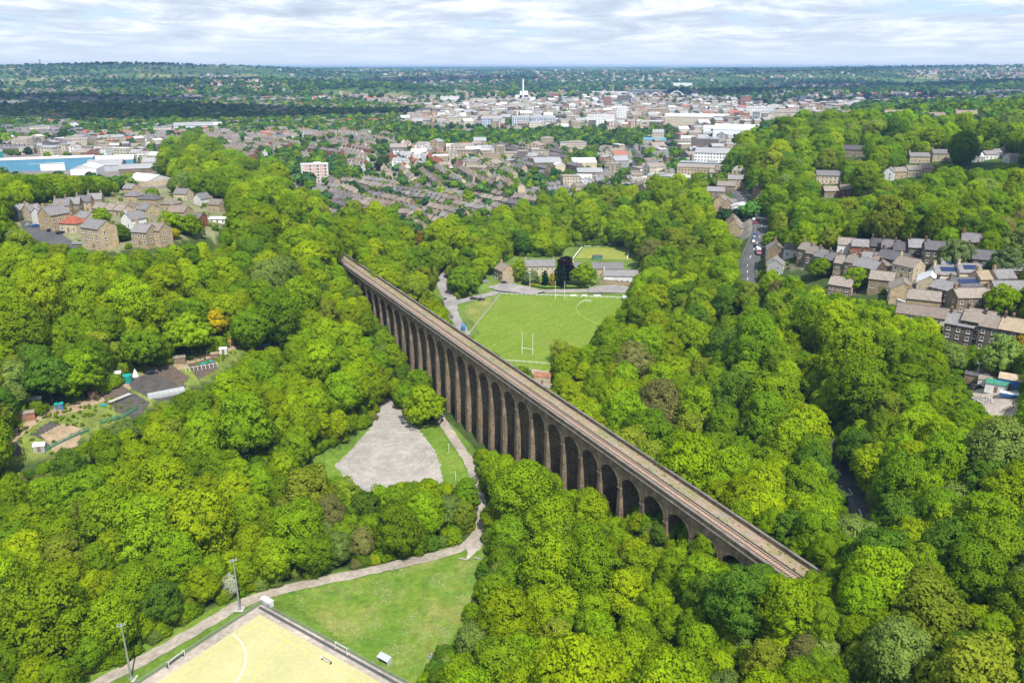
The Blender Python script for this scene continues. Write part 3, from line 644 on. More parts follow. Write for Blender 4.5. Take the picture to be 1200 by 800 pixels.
# viaduct -----------------------------------------------------------
VR = math.atan2(VD[1], VD[0]); RAD = 4.55; SPR = 31.0-RAD; WID = 8.5; TOP = 33.5
def vground(s, off=4.0):
    q = VA+VD*s+VN*off; return h1(q[0], q[1])
via_o = thing('railway_viaduct', 'long dark stone railway viaduct with tall round arches crossing the valley', 'viaduct', (VA[0], VA[1], 0), VR)
def arch_mesh():
    b = MB(); h = BAY/2; n = 18
    pts = [(-h, SPR)]+[(-RAD*math.cos(math.pi*i/n), SPR+RAD*math.sin(math.pi*i/n)) for i in range(n+1)]+[(h, SPR)]
    for (x0, z0), (x1, z1) in zip(pts[:-1], pts[1:]):
        b.face([(x0,0,z0), (x1,0,z1), (x1,0,TOP), (x0,0,TOP)]); b.face([(x1,WID,z1), (x0,WID,z0), (x0,WID,TOP), (x1,WID,TOP)])
        b.face([(x0,0,z0), (x0,WID,z0), (x1,WID,z1), (x1,0,z1)])
    for i in range(n):                      # voussoirs stand a little proud
        for yy, s_ in ((0, -1), (WID, 1)):
            a0, a1 = math.pi*i/n, math.pi*(i+1)/n; y0, y1 = yy-.02*s_*0, yy+.07*s_
            k = 1.0 if i % 2 else .97
            P = [(-math.cos(a)*r_, SPR+math.sin(a)*r_) for a, r_ in ((a0, RAD-.01), (a1, RAD-.01), (a1, (RAD+.62)), (a0, (RAD+.62)))]
            b.hexa([(x, y0, z) for x, z in P], [(x, y1*k, z) for x, z in P], 0)
    return b.mesh('arch', M['viaduct_stone'])
am = arch_mesh()
I0, I1 = -4, 28
for i in range(I0, I1+1): put('arch', am, via_o, (i*BAY, 0, 0))
for i in range(I0, I1):
    s_ = (i+.5)*BAY; g0 = min(vground(s_, o) for o in (-1, 4, 9))-2.5
    b = MB(); wt = BAY/2-RAD; hh = SPR-g0; wb = wt+.013*hh; fb = .016*hh
    b.hexa([(-wb,-fb,g0), (wb,-fb,g0), (wb,WID+fb,g0), (-wb,WID+fb,g0)], [(-wt,.0,SPR-.3), (wt,.0,SPR-.3), (wt,WID,SPR-.3), (-wt,WID,SPR-.3)])
    b.box((0, WID/2, SPR-.15), (2*wt+.36, WID+.36, .3))
    b.build('pier', M['viaduct_stone'], via_o, (s_, 0, 0))
for s0, s1 in ((I0-.5-2.2, I0-.5), (I1+.5, I1+.5+2.0)):
    b = MB(); xa, xb = s0*BAY, s1*BAY; b.box(((xa+xb)/2, WID/2, 21.25), (xb-xa, WID, 24.5)); b.build('abutment', M['viaduct_stone'], via_o)
XA, XB = (I0-2.7)*BAY, (I1+1.55)*BAY
def coursed_wall(y0, y1, name, ya, yb):
    b = MB(); n = int((XB-XA)/3.5); xs = np.linspace(XA, XB, n+1)
    for x0, x1 in zip(xs[:-1], xs[1:]):
        b.box(((x0+x1)/2, (y0+y1)/2, (33.82+35.02)/2), (x1-x0-.0, y1-y0, 1.2))
    o = b.build(name, M['viaduct_stone'], via_o)
    c = MB()
    for x0, x1 in zip(xs[:-1], xs[1:]): c.box(((x0+x1)/2, (ya+yb)/2, 35.12+random.uniform(-.015,.015)), (x1-x0-.03, yb-ya, .2))
    c.build('coping', M['coping_stone'], o); return o
plain('coping_stone', (.17,.155,.14), .9, .4, .3)
coursed_wall(-.12, .36, 'parapet', -.22, .44); coursed_wall(WID-.36, WID+.12, 'parapet', WID-.44, WID+.22)
for y_ in (-.13, WID+.13):
    b = MB(); b.box(((XA+XB)/2, y_, 33.65), (XB-XA, .5, .32)); b.build('string_course', M['coping_stone'], via_o)
# deck: weedy ballast
def deck_mat():
    t = NT('weedy_ballast'); v = t.coord('Object'); n = t.noise(v, .9, 6, .75); n2 = t.noise(v, .12, 5, .7)
    c = t.ramp(n, [(.3,(.185,.132,.095)),(.5,(.265,.195,.142)),(.7,(.335,.255,.192))])
    c = t.mix(t.ramp(n2, [(.5,(0,0,0)),(.66,(.7,.7,.7))]), c, (.215,.20,.18))
    sx = t.add('SeparateXYZ'); t.link(v, sx.inputs[0])
    n3 = t.noise(t.coord('Object', sc3=(.35,1,1)), .55, 6, .75)
    band = t.ramp(t.math('DIVIDE', sx.outputs[1], 8.5), [(.48,(0,0,0)),(.62,(1,1,1)),(.86,(1,1,1)),(.93,(.4,.4,.4))])
    c = t.mix(t.math('MULTIPLY', band, t.ramp(n3, [(.47,(0,0,0)),(.62,(.8,.8,.8))])), c, (.13,.17,.04))
    return t.bsdf(c, .95, .1, bump=n, bstr=.5, bdist=.1)
deck_mat()
b = MB(); n = 120; xs = np.linspace(XA, XB, n+1)
for x0, x1 in zip(xs[:-1], xs[1:]): b.face([(x0,.3,33.95), (x1,.3,33.95), (x1,WID-.3,33.95), (x0,WID-.3,33.95)])
b.build('deck', M['weedy_ballast'], via_o)
# railway track along the left side of the deck and on over the embankments
trk = thing('railway_track', 'single railway track with rusty ballast along the viaduct deck', 'railway track', (VA[0], VA[1], 0), VR)
TX0, TX1 = (I0-9)*BAY, (I1+9)*BAY; TY = 2.55
def ballast_mat():
    t = NT('rusty_ballast'); v = t.coord('Object'); n = t.noise(v, 2.2, 5, .75); n2 = t.noise(v, .15, 4)
    c = t.ramp(n, [(.3,(.165,.098,.062)),(.5,(.265,.16,.10)),(.7,(.36,.235,.16))]); c = t.mix(.4, c, t.ramp(n2, [(.35,(.3,.3,.3)),(.65,(.7,.7,.7))]), 'OVERLAY'); return t.bsdf(c, .95, .1, bump=n, bstr=.5, bdist=.1)
ballast_mat(); plain('rail_steel', (.16,.10,.075), .5, .2, 1, .5, .5); plain('sleeper_concrete', (.36,.30,.25), .9, .25, 1)
b = MB(); L = TX1-TX0
b.hexa([(TX0,TY-1.65,33.9), (TX1,TY-1.65,33.9), (TX1,TY+1.65,33.9), (TX0,TY+1.65,33.9)], [(TX0,TY-1.3,34.24), (TX1,TY-1.3,34.24), (TX1,TY+1.3,34.24), (TX0,TY+1.3,34.24)])
b.build('ballast', M['rusty_ballast'], trk)
b = MB()
for x in np.arange(TX0+.4, TX1, .75): b.box((x, TY, 34.25), (.26, 2.5, .12))
tag(b.build('sleepers', M['sleeper_concrete'], trk), kind='stuff')
for s_ in (-.72, .72):
    b = MB(); b.box(((TX0+TX1)/2, TY+s_, 34.36), (L, .14, .05)); b.box(((TX0+TX1)/2, TY+s_, 34.44), (L, .075, .11)); b.build('rail', M['rail_steel'], trk)
b = MB(); b.box(((TX0+TX1)/2, TY+1.95, 34.03), (L, .34, .16)); b.build('cable_trough', M['dark_metal'], trk)
# weeds and tufts on the deck
def tufts(name, pts, leafm, label, cat, r=(.3,.8), n=26, seed=5, leaf=.28):
    g = np.random.default_rng(seed); b = MB()
    for x, y, z in pts:
        q = g.uniform(*r)
        for _ in range(n):
            d = unit(g.normal(size=3)+np.array([0,0,.6])); p = np.array([x, y, z])+d*q*g.uniform(.3,1)*np.array([1,1,.8]); a = unit(np.cross(d, g.normal(size=3)))*leaf*g.uniform(.5,1.2); c = unit(np.cross(d, a))*leaf*g.uniform(.5,1.2)
            b.face([p-a*.5, p-c*.5, p+a*.5, p+c*.5])
    return tag(b.build(name, leafm), label, cat, kind='stuff')
P_ = []
for _ in range(420):
    s_ = random.uniform(I0-2, I1+1.2)*BAY; o = random.choice([random.uniform(5, 8.0), random.gauss(7.0,.5), random.gauss(4.9,.3)])
    o = min(max(o, 4.7), 8.0)
    if math.sin(s_*.11)+math.sin(s_*.37+1) < -.4: continue
    q = VA+VD*s_+VN*o; P_.append((q[0], q[1], 34.0))
tufts('deck_weeds', P_, M['leaf_olive'], 'low weeds growing in the ballast on the viaduct deck', 'weeds', (.12,.42), 14)
# shaded ballast strip on the embankments
ribbon('embankment_top', densify(np.array([(*via(30.4,4.25),33.45),(*via(33,4.25),33.45),(*via(36,4.25),33.45),(*via(40,4.25),33.45)]), 3), 8.0, M['track_gravel'], 'stony railway formation beyond the near end of the viaduct', 'embankment', .22, .5)
# ------------------------------------------------------------------ sun, sky, haze, clouds
SUN = Vector((.305, -.952, 0)).normalized()*math.cos(R(55)); SUN.z = math.sin(R(55))
sl = bpy.data.lights.new('sun', 'SUN'); sl.energy = 4.3; sl.angle = R(.53); sl.color = (1, .965, .91)
so = put('sun', sl, None, (0, 0, 900)); so.rotation_euler = (-SUN).to_track_quat('-Z', 'Y').to_euler()
W = bpy.data.worlds.new('World'); scene.world = W; W.use_nodes = True
nt = W.node_tree; nt.nodes.clear(); N = nt.nodes.new; Lk = nt.links.new
wo = N('ShaderNodeOutputWorld'); bg = N('ShaderNodeBackground'); bg.inputs['Strength'].default_value = .10; Lk(bg.outputs[0], wo.inputs[0])
sky = N('ShaderNodeTexSky'); sky.sky_type = 'NISHITA'; sky.sun_disc = False; sky.sun_elevation = R(55); sky.sun_rotation = math.atan2(SUN.x, SUN.y); sky.altitude = 200; sky.dust_density = 1.2
tc = N('ShaderNodeTexCoord'); sx = N('ShaderNodeSeparateXYZ'); Lk(tc.outputs['Generated'], sx.inputs[0])
def wm(op, a, b_=0.0, clamp=False):
    m = N('ShaderNodeMath'); m.operation = op; m.use_clamp = clamp
    for i, v in enumerate((a, b_)):
        if hasattr(v, 'links'): Lk(v, m.inputs[i])
        else: m.inputs[i].default_value = v
    return m.outputs[0]
zc = wm('ADD', wm('MAXIMUM', sx.outputs[2], 0.0), .075)
cx = wm('DIVIDE', sx.outputs[0], zc); cy = wm('DIVIDE', sx.outputs[1], zc)
cv = N('ShaderNodeCombineXYZ'); Lk(cx, cv.inputs[0]); Lk(cy, cv.inputs[1])
def wn(scale, det, rough, off):
    mp = N('ShaderNodeMapping'); mp.inputs['Location'].default_value = off; mp.inputs['Scale'].default_value = (scale*1.5, scale*1.3, 1); Lk(cv.outputs[0], mp.inputs['Vector'])
    n = N('ShaderNodeTexNoise'); n.inputs['Scale'].default_value = 1; n.inputs['Detail'].default_value = det; n.inputs['Roughness'].default_value = rough; n.inputs['Distortion'].default_value = .4; Lk(mp.outputs[0], n.inputs['Vector']); return n.outputs['Fac']
def wramp(f, st):
    r_ = N('ShaderNodeValToRGB'); e = r_.color_ramp.elements
    while len(e) < len(st): e.new(.5)
    for k, (p, c) in zip(e, st): k.position = p; k.color = tuple(c)+(1,)
    Lk(f, r_.inputs['Fac']); return r_.outputs['Color']
def wmix(f, a, b_):
    m = N('ShaderNodeMix'); m.data_type = 'RGBA'
    for key, v in ((0, f), (6, a), (7, b_)):
        if hasattr(v, 'links'): Lk(v, m.inputs[key])
        else: m.inputs[key].default_value = v if key == 0 else tuple(v)+(1,)
    return m.outputs[2]
KS = 10.0
cover = wn(.33, 10, .68, (3.1, 1.7, 0)); detail = wn(.8, 10, .66, (9.4, 4.2, 0))
tone = wramp(detail, [(.30,(.31*KS,.365*KS,.46*KS)),(.46,(.41*KS,.47*KS,.56*KS)),(.56,(.55*KS,.595*KS,.65*KS)),(.68,(.72*KS,.735*KS,.75*KS))])
mask = wramp(cover, [(.38,(0,0,0)),(.47,(1,1,1))])
hz = wramp(sx.outputs[2], [(.0,(1,1,1)),(.012,(.75,.75,.75)),(.05,(.0,.0,.0))])
skyc = wmix(mask, wmix(.62, sky.outputs[0], (.31*KS,.45*KS,.66*KS)), tone)
skyc = wmix(hz, skyc, (.42*KS,.49*KS,.58*KS))
Lk(skyc, bg.inputs['Color'])
# haze: one even box of air
b = MB(); b.box((0, 8000, (158-130)/2), (38000, 20000, 158+130)); hzo = b.build('haze', None)
hzo.data.materials.clear(); hm = bpy.data.materials.new('air'); hm.use_nodes = True; hn = hm.node_tree; hn.nodes.clear()
ho = hn.nodes.new('ShaderNodeOutputMaterial'); hv = hn.nodes.new('ShaderNodeVolumePrincipled'); hv.inputs['Color'].default_value = (.30,.56,1.0,1); hv.inputs['Density'].default_value = 7.0e-5; hv.inputs['Anisotropy'].default_value = .1
hn.links.new(hv.outputs[0], ho.inputs['Volume']); hzo.data.materials.append(hm)
tag(hzo, 'pale blue haze over the far hills', 'haze', kind='stuff')
# clouds that shade parts of the far land: thick lumpy banks, well above the picture
plain('cloud_white', (.85,.86,.88), 1.0, .05, .01)
def cloud(gx, gy, rx, ry, seed, alt=1150):
    g = np.random.default_rng(seed); iv, jf = ICO2; b = MB()
    k = alt/SUN.z; cx_, cy_ = gx+SUN.x*k, gy+SUN.y*k
    for _ in range(14):
        a = g.uniform(0, 6.28); q = math.sqrt(g.random()); s_ = g.uniform(.28,.5)
        V = iv*np.array([rx*s_, ry*s_, 90])*(1+.12*g.normal(size=(len(iv),1)))+np.array([cx_+math.cos(a)*rx*q*.75, cy_+math.sin(a)*ry*q*.75, alt+g.uniform(0,60)])
        o = len(b.v); b.v += list(map(tuple, V)); b.f += [tuple(int(x)+o for x in f) for f in jf]; b.m += [0]*len(jf)
    return tag(b.build('cloud', M['cloud_white'], smooth=True), 'grey-white cloud bank over the far hills', 'cloud', 'cloud banks', 'structure')
CLOUDS = [(-750,2000,720,300),(-1500,2600,500,260),(-1400,4200,1100,260),(900,3400,500,300),(1900,3900,600,400),(900,7000,1300,400),(-2800,6000,700,350),(3300,7800,1500,500),(430,570,125,75),(1150,2500,420,170),(2300,4600,1100,260),(1700,6200,900,350),(-350,5200,700,300)]
for i, c in enumerate(CLOUDS): cloud(*c, 40+i)
vs = scene.view_settings; scene.display_settings.display_device = 'sRGB'
vs.view_transform = 'Standard'; vs.look = 'None'; vs.gamma = 1; vs.use_curve_mapping = False; vs.exposure = .78
scene.render.engine = 'CYCLES'
# ------------------------------------------------------------------ trees
SPECIAL = []          # (x, y, radius) kept free for trees and objects placed one by one
def lod_mesh(name, mat, seed, **k): return crown_mesh(name, mat, seed, nclump=30, per=14, leaf=1.5, cr=1.5, core=.85, lobes=6, **k)
LOD = [lod_mesh('crown', M['leaf_'+m], 700+i, R_=5.5, H=9, zb=2.5, shape=s) for i, (m, s) in enumerate([('wood','dome'),('far','dome'),('wood','oval'),('mid','dome'),('deep','dome'),('fresh','dome'),('far','oval')])]
def region(u, v):
    if v > 560:
        if u < 330: return 'in the wood left of the sports pitch'
        if u < 560: return 'between the gravel car park and valley path'
        if u < 700: return 'right of the meadow, before the viaduct'
        if u < 890: return 'on the slope below the near arches of the viaduct'
        return 'beside the near end of the viaduct, towards the road'
    if u < 400 and v > 420: return 'between the allotments and gravel car park'
    if u < 420 and v > 290: return 'between the allotments and hillside houses'
    if u < 420: return 'on the hill crest behind the hillside houses'
    if v < 300: return 'in the wood between the rugby field and the town'
    if u < 560: return 'beside the far arches of the viaduct'
    if u < 900: return 'right of the rugby field, behind the viaduct'
    if v < 300: return 'on the wooded hill above the right-hand houses'
    return 'on the slope below the dark stone terrace'
KW = {'left':[5,5,5,5,3,2.4,.9,2.6,.5,.2], 'centre':[5,5,5,5.5,3,2.6,1.2,1.6,.6,.25], 'right':[3,3,4.5,4.5,4.4,3.6,2.8,2,1.6,.35], 'hill':[.5,.5,2.2,2,5,4.5,5,3,1.2,.5]}  # hill leans to deeper greens, partly painting cloud shade into the tree mix
def cand_trees():
    g = np.random.default_rng(21); out = []
    # fine jittered grid in angle and range
    X, Y = np.meshgrid(np.arange(-900, 940, 3.0), np.arange(85, 1250, 3.0)); X = X.ravel()+g.uniform(-1.5,1.5,X.size); Y = Y.ravel()+g.uniform(-1.5,1.5,Y.size)
    m = np.abs(np.arctan2(X, Y)) < R(49); X, Y = X[m], Y[m]
    r = np.hypot(X, Y); m = g.random(len(X)) < np.where(r > 650, .35, 1); X, Y = X[m], Y[m]
    p = g.permutation(len(X)); X, Y = X[p], Y[p]; Z = height(X, Y)
    s = np.clip(g.lognormal(-.03, .30, len(X)), .52, 1.65)
    rr = np.hypot(X, Y); s *= np.where(rr > 600, 1.12, 1.0)
    ki = np.zeros(len(X), int); u, v, d = proj(X, Y, Z+9)
    zone = np.where(u < 520, 0, np.where(u < 850, 1, np.where(v < 290, 3, 2)))
    # neighbours tend to be of one kind: colour drifts in patches
    drift = np.sin(X*.055+1.3*np.sin(Y*.031))+np.sin(Y*.047+1.7*np.sin(X*.029+2))
    for zi, k in enumerate(('left','centre','right','hill')):
        m = zone == zi; w = np.array(KW[k]); W_ = np.tile(w, (m.sum(), 1)); dr = drift[m][:,None]
        W_ = W_*np.where(np.arange(10)[None] < 4, np.exp(.7*dr), np.exp(-.7*dr)); W_ /= W_.sum(1, keepdims=True)
        ki[m] = (W_.cumsum(1) > g.random(m.sum())[:,None]).argmax(1)
    Rk = np.array([k['R'] for k in KIND]); Hk = np.array([k['H'] for k in KIND]); Bk = np.array([k['zb'] for k in KIND])
    sz = s*g.uniform(.88, 1.18, len(X)); cr = Rk[ki]*s
    ok = any_poly(u, v, W_WOOD) | ((rr > 600) & any_poly(u, v, W_MID[:0]))
    # nothing grows on the railway, and no crown may stand in front of what the photo shows open
    rel = np.c_[X-VA[0], Y-VA[1]]; al = rel@VD; of = rel@VN
    on = (al > -14*BAY) & (al < 29.6*BAY); ok &= ~((al > 29*BAY) & (np.abs(of-4.25) < 2.5)); ok &= ~(on & (of > -cr*.9-.5) & (of < 8.5+cr*.75+.5))
    for P, hw in ((ROAD_MAIN, 3.6), (PATH_VALLEY, 2.5), (ROAD_CLUB, 4), (ROAD_CLUB2, 4)):
        dd = np.full(len(X), 99.); q = ok.copy(); dd[q], _ = seg_dist(X[q], Y[q], P[::3]); ok &= dd > hw+cr*.12
    for q in SPECIAL: ok &= np.hypot(X-q[0], Y-q[1]) > q[2]+cr*.6
    front = (of < 5) | (al > 28.4*BAY)
    polys = [(P, i == 2) for i, P in enumerate(C_OPEN)]
    for fx, fy, fz in ((0,0,.98),(0,0,.55),(.85,0,.5),(-.85,0,.5),(.6,0,.85),(-.6,0,.85),(0,-.9,.35),(.5,-.7,.3),(-.5,-.7,.3)):
        q = np.nonzero(ok)[0]; uu, vv, _ = proj(X[q]+fx*cr[q], Y[q]+fy*cr[q], Z[q]+Bk[ki[q]]*sz[q]+fz*Hk[ki[q]]*sz[q])
        bad = np.zeros(len(q), bool)
        for P, vf in polys:
            h = in_poly(uu, vv, P); bad |= (h & front[q]) if vf else h
        ok[q[bad]] = False
    q = np.nonzero(ok)[0]; uu, vv, _ = proj(X[q], Y[q], Z[q]); bad = any_poly(uu, vv, [C_OPEN[i] for i in (0,1,3,4)]); ok[q[bad]] = False
    # variable-radius packing
    H = {}; cell = 8.0; acc = []
    for i in np.nonzero(ok)[0]:
        cx_, cy_ = int(X[i]//cell), int(Y[i]//cell); good = True
        for a in (-2,-1,0,1,2):
            for c in (-2,-1,0,1,2):
                for j in H.get((cx_+a, cy_+c), ()):
                    if (X[i]-X[j])**2+(Y[i]-Y[j])**2 < (PACK*(cr[i]+cr[j]))**2: good = False; break
                if not good: break
            if not good: break
        if good: acc.append(i); H.setdefault((cx_, cy_), []).append(i)
    acc = np.array(acc); return X[acc], Y[acc], Z[acc], ki[acc], s[acc], sz[acc], cr[acc]
PACK = .60
BUILT = []; FOOT = []
# ------------------------------------------------------------------ houses
_wc = {}
def window_meshes():
    if not _wc:
        b = MB(); w, h = 1.05, 1.4
        for x in (-w/2, w/2): b.box((x, -.05, 0), (.07, .1, h))
        for z in (-h/2, h/2): b.box((0, -.05, z), (w+.07, .1, .07))
        b.box((0, -.05, .12), (w, .09, .05)); b.box((0, -.10, -h/2-.1), (w+.4, .26, .10))
        _wc['w'] = b.mesh('window', M['white_paint'])
        b = MB(); b.box((0, -.02, 0), (w-.1, .03, h-.1)); _wc['p'] = b.mesh('pane', M['window_glass'])
        b = MB(); b.box((0, -.05, 1.0), (.95, .1, 2.0)); b.box((0, -.09, 2.08), (1.25, .18, .16)); _wc['d'] = b.mesh('door', M['timber'])
        b = MB(); b.box((.3, -.13, 1.0), (.08, .06, .16)); _wc['h'] = b.mesh('handle', M['galvanised'])
    return _wc
def add_window(par, x, y, z, rot, s=1.0):
    c = window_meshes(); o = put('window', c['w'], par, (x, y, z), rot); o.scale = (s, 1, s); put('pane', c['p'], o)
def add_door(par, x, y, rot):
    c = window_meshes(); o = put('door', c['d'], par, (x, y, 0), rot); put('handle', c['h'], o)
_hc = {}
def house_meshes(L, D, eh, rh, wall, roof, chim, hip, ext):
    key = (L, D, eh, rh, wall, roof, chim, hip, ext)
    if key in _hc: return _hc[key]
    x, y, zb = L/2, D/2, -3.0; b = MB(); zr = eh+rh
    if hip:
        b.hexa([(-x,-y,zb),(x,-y,zb),(x,y,zb),(-x,y,zb)], [(-x,-y,eh),(x,-y,eh),(x,y,eh),(-x,y,eh)])
    else:
        b.face([(-x,-y,zb),(x,-y,zb),(x,-y,eh),(-x,-y,eh)]); b.face([(x,y,zb),(-x,y,zb),(-x,y,eh),(x,y,eh)])
        b.face([(x,-y,zb),(x,y,zb),(x,y,eh),(x,0,zr-.05),(x,-y,eh)]); b.face([(-x,y,zb),(-x,-y,zb),(-x,-y,eh),(-x,0,zr-.05),(-x,y,eh)])
    if ext: b.box((x*.35, y+1.5, 1.0), (L*.45, 3.0, 3.6))
    wm_ = b.mesh('wall', M[wall]); r = MB(); o, t = .35, .16
    k = rh/y; ze = eh-o*k
    if hip:
        q = min(x*.85, y); e = [(-x-o,-y-o,ze+.1),(x+o,-y-o,ze+.1),(x+o,y+o,ze+.1),(-x-o,y+o,ze+.1)]; a, c = (-x+q,0,zr+.1), (x-q,0,zr+.1)
        r.face([e[0],e[1],c,a]); r.face([e[1],e[2],c]); r.face([e[2],e[3],a,c]); r.face([e[3],e[0],a]); r.face(e[::-1])
    else:
        for s in (-1, 1):
            p = [(-x-.2,s*(y+o),ze),(x+.2,s*(y+o),ze),(x+.2,0,zr),(-x-.2,0,zr)]
            if s > 0: p = [p[1],p[0],p[3],p[2]]
            r.hexa(p, [(a,c,d+t) for a,c,d in p])
        r.box((0,0,zr+t+.02), (L+.4,.3,.12))
    for s in (-1, 1): r.box((0, s*(y+o+.05), ze+.05), (L+.4, .12, .12))
    if ext: r.box((x*.35, y+1.5, 2.88), (L*.45+.3, 3.3, .16))
    rm = r.mesh('roof', M[roof]); cms = []
    for i in range(chim):
        cx_ = (-x+.55, x-.55, 0)[i] if not hip else (-x*.4, x*.4, 0)[i]
        c = MB(); c.box((cx_, 0, zr+.45), (.75, 1.35, 2.1)); c.box((cx_, 0, zr+1.55), (.95, 1.55, .16)); cms.append(c.mesh('chimney', M[wall]))
        c = MB()
        for yy in (-.4, 0, .4): c.tube([(cx_, yy, zr+1.6), (cx_, yy, zr+2.15)], [.15, .12], 6)
        cms.append(c.mesh('chimney_pot', M['chimney_pot']))
    _hc[key] = (wm_, rm, cms); return _hc[key]
def house(u, v, rot, L, D, eh, rh, wall, roof, label, chim=1, hip=False, win=None, group=None, ext=False, name='stone_house', cat='house', door=True, z=None, xy=None, solar=False):
    if xy is None: x, y, t = ground_at(u, v)
    else: x, y = xy
    z = h1(x, y) if z is None else z
    o = thing(name, label, cat, (x, y, z), R(rot), group); w, r, c = house_meshes(L, D, eh, rh, wall, roof, chim, hip, ext)
    put('wall', w, o); rf = put('roof', r, o)
    for i in range(0, len(c), 2): ch = put('chimney', c[i], rf); put('chimney_pot', c[i+1], rf)
    nf, nw = win or (max(1, int(eh//2.7)), max(2, int(L//3)))
    for f in range(nf):
        for i in range(nw):
            xx = -L/2+L*(i+.5)/nw; zz = 1.55+f*(eh-.6)/nf
            if f == 0 and i == nw//2 and door and nw > 1: add_door(o, xx, -D/2, 0)
            else: add_window(o, xx, -D/2, zz, 0)
            if not ext or f: add_window(o, xx, D/2, zz, math.pi)
        if D > 6: add_window(o, L/2, -D*.18, 1.55+f*(eh-.6)/nf, math.pi/2); add_window(o, -L/2, -D*.18, 1.55+f*(eh-.6)/nf, -math.pi/2)
    if solar:
        b = MB(); k = math.atan2(rh, D/2); n = Vector((0, -math.sin(k), math.cos(k)))
        P = [(-L*.3, -D*.36), (L*.3, -D*.36), (L*.3, -D*.12), (-L*.3, -D*.12)]; zz = lambda yy: eh+rh*(1-abs(yy)/(D/2))
        b.hexa([(a, c_, zz(c_)+.2) for a, c_ in P], [(a, c_, zz(c_)+.30) for a, c_ in P]); b.build('solar_panel', M['solar'], rf)
    SPECIAL.append((x, y, max(L, D)*.52)); FOOT.append((x, y, max(L, D)*.6)); return o
# hillside houses on the left ---------------------------------------
HL = [
 (27,256,60,8,7,5,2.8,'white_render','slate_roof','white end house at the far left of the hillside terrace',1),
 (40,258,60,7,8,5.4,3,'pale_sandstone','slate_roof','pale terraced house next to the white end house',1),
 (53,262,65,8,8,5.8,3,'white_render','slate_roof','whitewashed terraced house beside the tall tan gable',1),
 (66,268,65,11,9,8,3.6,'sandstone','slate_roof','tall tan stone house with a big blank gable',2),
 (76,252,14,8,8,6,3,'sandstone','purple_slate','first terraced house behind the tall tan gable',1),
 (88,250,14,8,8,6,3,'brown_stone','slate_roof','second terraced house in the long slate-roofed row on the left hill',1),
 (101,247,14,8,8,6,3,'sandstone','purple_slate','third terraced house in the long slate-roofed row on the left hill',1),
 (114,244,14,8,8,6,3,'sandstone','slate_roof','end terraced house of the long slate-roofed row on the left hill',2),
 (88,270,-12,10,9,4.5,3,'pale_sandstone','red_roof','house with a bright red hipped roof among the left hillside houses',0),
 (103,263,-30,9,7,4.2,2.6,'pale_sandstone','slate_roof','low house with dark roof right of the red-roofed house',0),
 (119,288,-28,13,10,9.5,3.2,'sandstone','slate_roof','tall three-storey tan stone house at the edge of the hillside wood',0),
 (172,285,-18,9,9,6.4,3,'sandstone','slate_roof','left half of the pair of tan houses above the wood',1),
 (187,283,-18,9,9,6.4,3,'sandstone','brown_roof','brown-roofed right half of the pair of tan houses above the wood',2),
 (158,266,62,9,8,4.8,3.2,'white_render','slate_roof','white house with a gable facing the valley',1),
 (122,250,-30,9,8,3.4,2.6,'pale_sandstone','stone_roof','leftmost brown-roofed bungalow on the left hill',0),
 (133,251,-30,9,8,3.4,2.6,'pale_sandstone','stone_roof','second brown-roofed bungalow from the left on the hill',0),
 (145,252,-30,9,8,3.4,2.6,'pale_sandstone','stone_roof','third brown-roofed bungalow from the left on the hill',1),
 (158,251,-30,9,8,3.6,2.6,'pale_sandstone','brown_roof','fourth brown-roofed bungalow from the left on the hill',0),
 (173,252,-30,10,8,4,2.8,'sandstone','slate_roof','rightmost bungalow of the brown-roofed row on the hill',0),
 (158,236,-15,10,9,4.5,3,'sandstone','purple_slate','small hipped-roof house with trees behind it on the left hill',0),
 (178,240,-15,13,9,4.5,3.2,'sandstone','dark_roof','long dark hipped-roof house on the left hill',0),
 (202,246,-20,10,9,4.6,2.8,'sandstone','stone_roof','stone house right of the long dark hipped roof',1),
 (216,234,-15,11,9,5,3.2,'pale_sandstone','slate_roof','slate-roofed house at the back of the left hill group',1),
 (238,240,60,9,8,5,3.4,'white_render','slate_roof','white gabled house at the back of the left hill group',0),
 (212,255,-15,11,8,4,2.8,'sandstone','brown_roof','brown-roofed house behind the red-brick one',0),
 (229,263,-10,10,8,4.2,1.6,'red_brick','purple_slate','red-brick house with a flat purple roof on the left hill',0),
 (256,247,-20,10,9,5,3,'sandstone','stone_roof','stone house at the right end of the left hill group',1),
 (257,261,0,10,6,2.8,.7,'white_render','pale_roof','low white garage block at the right end of the hill group',0),
 (155,228,-20,9,8,5,3,'sandstone','slate_roof','slate-roofed house highest up among the hill trees',1),
]
for h in HL: house(*h, hip=('hipped' in h[9]), name='stone_house' if 'stone' in h[7] else 'rendered_house' if 'render' in h[7] else 'brick_house', group='houses on the left hill')
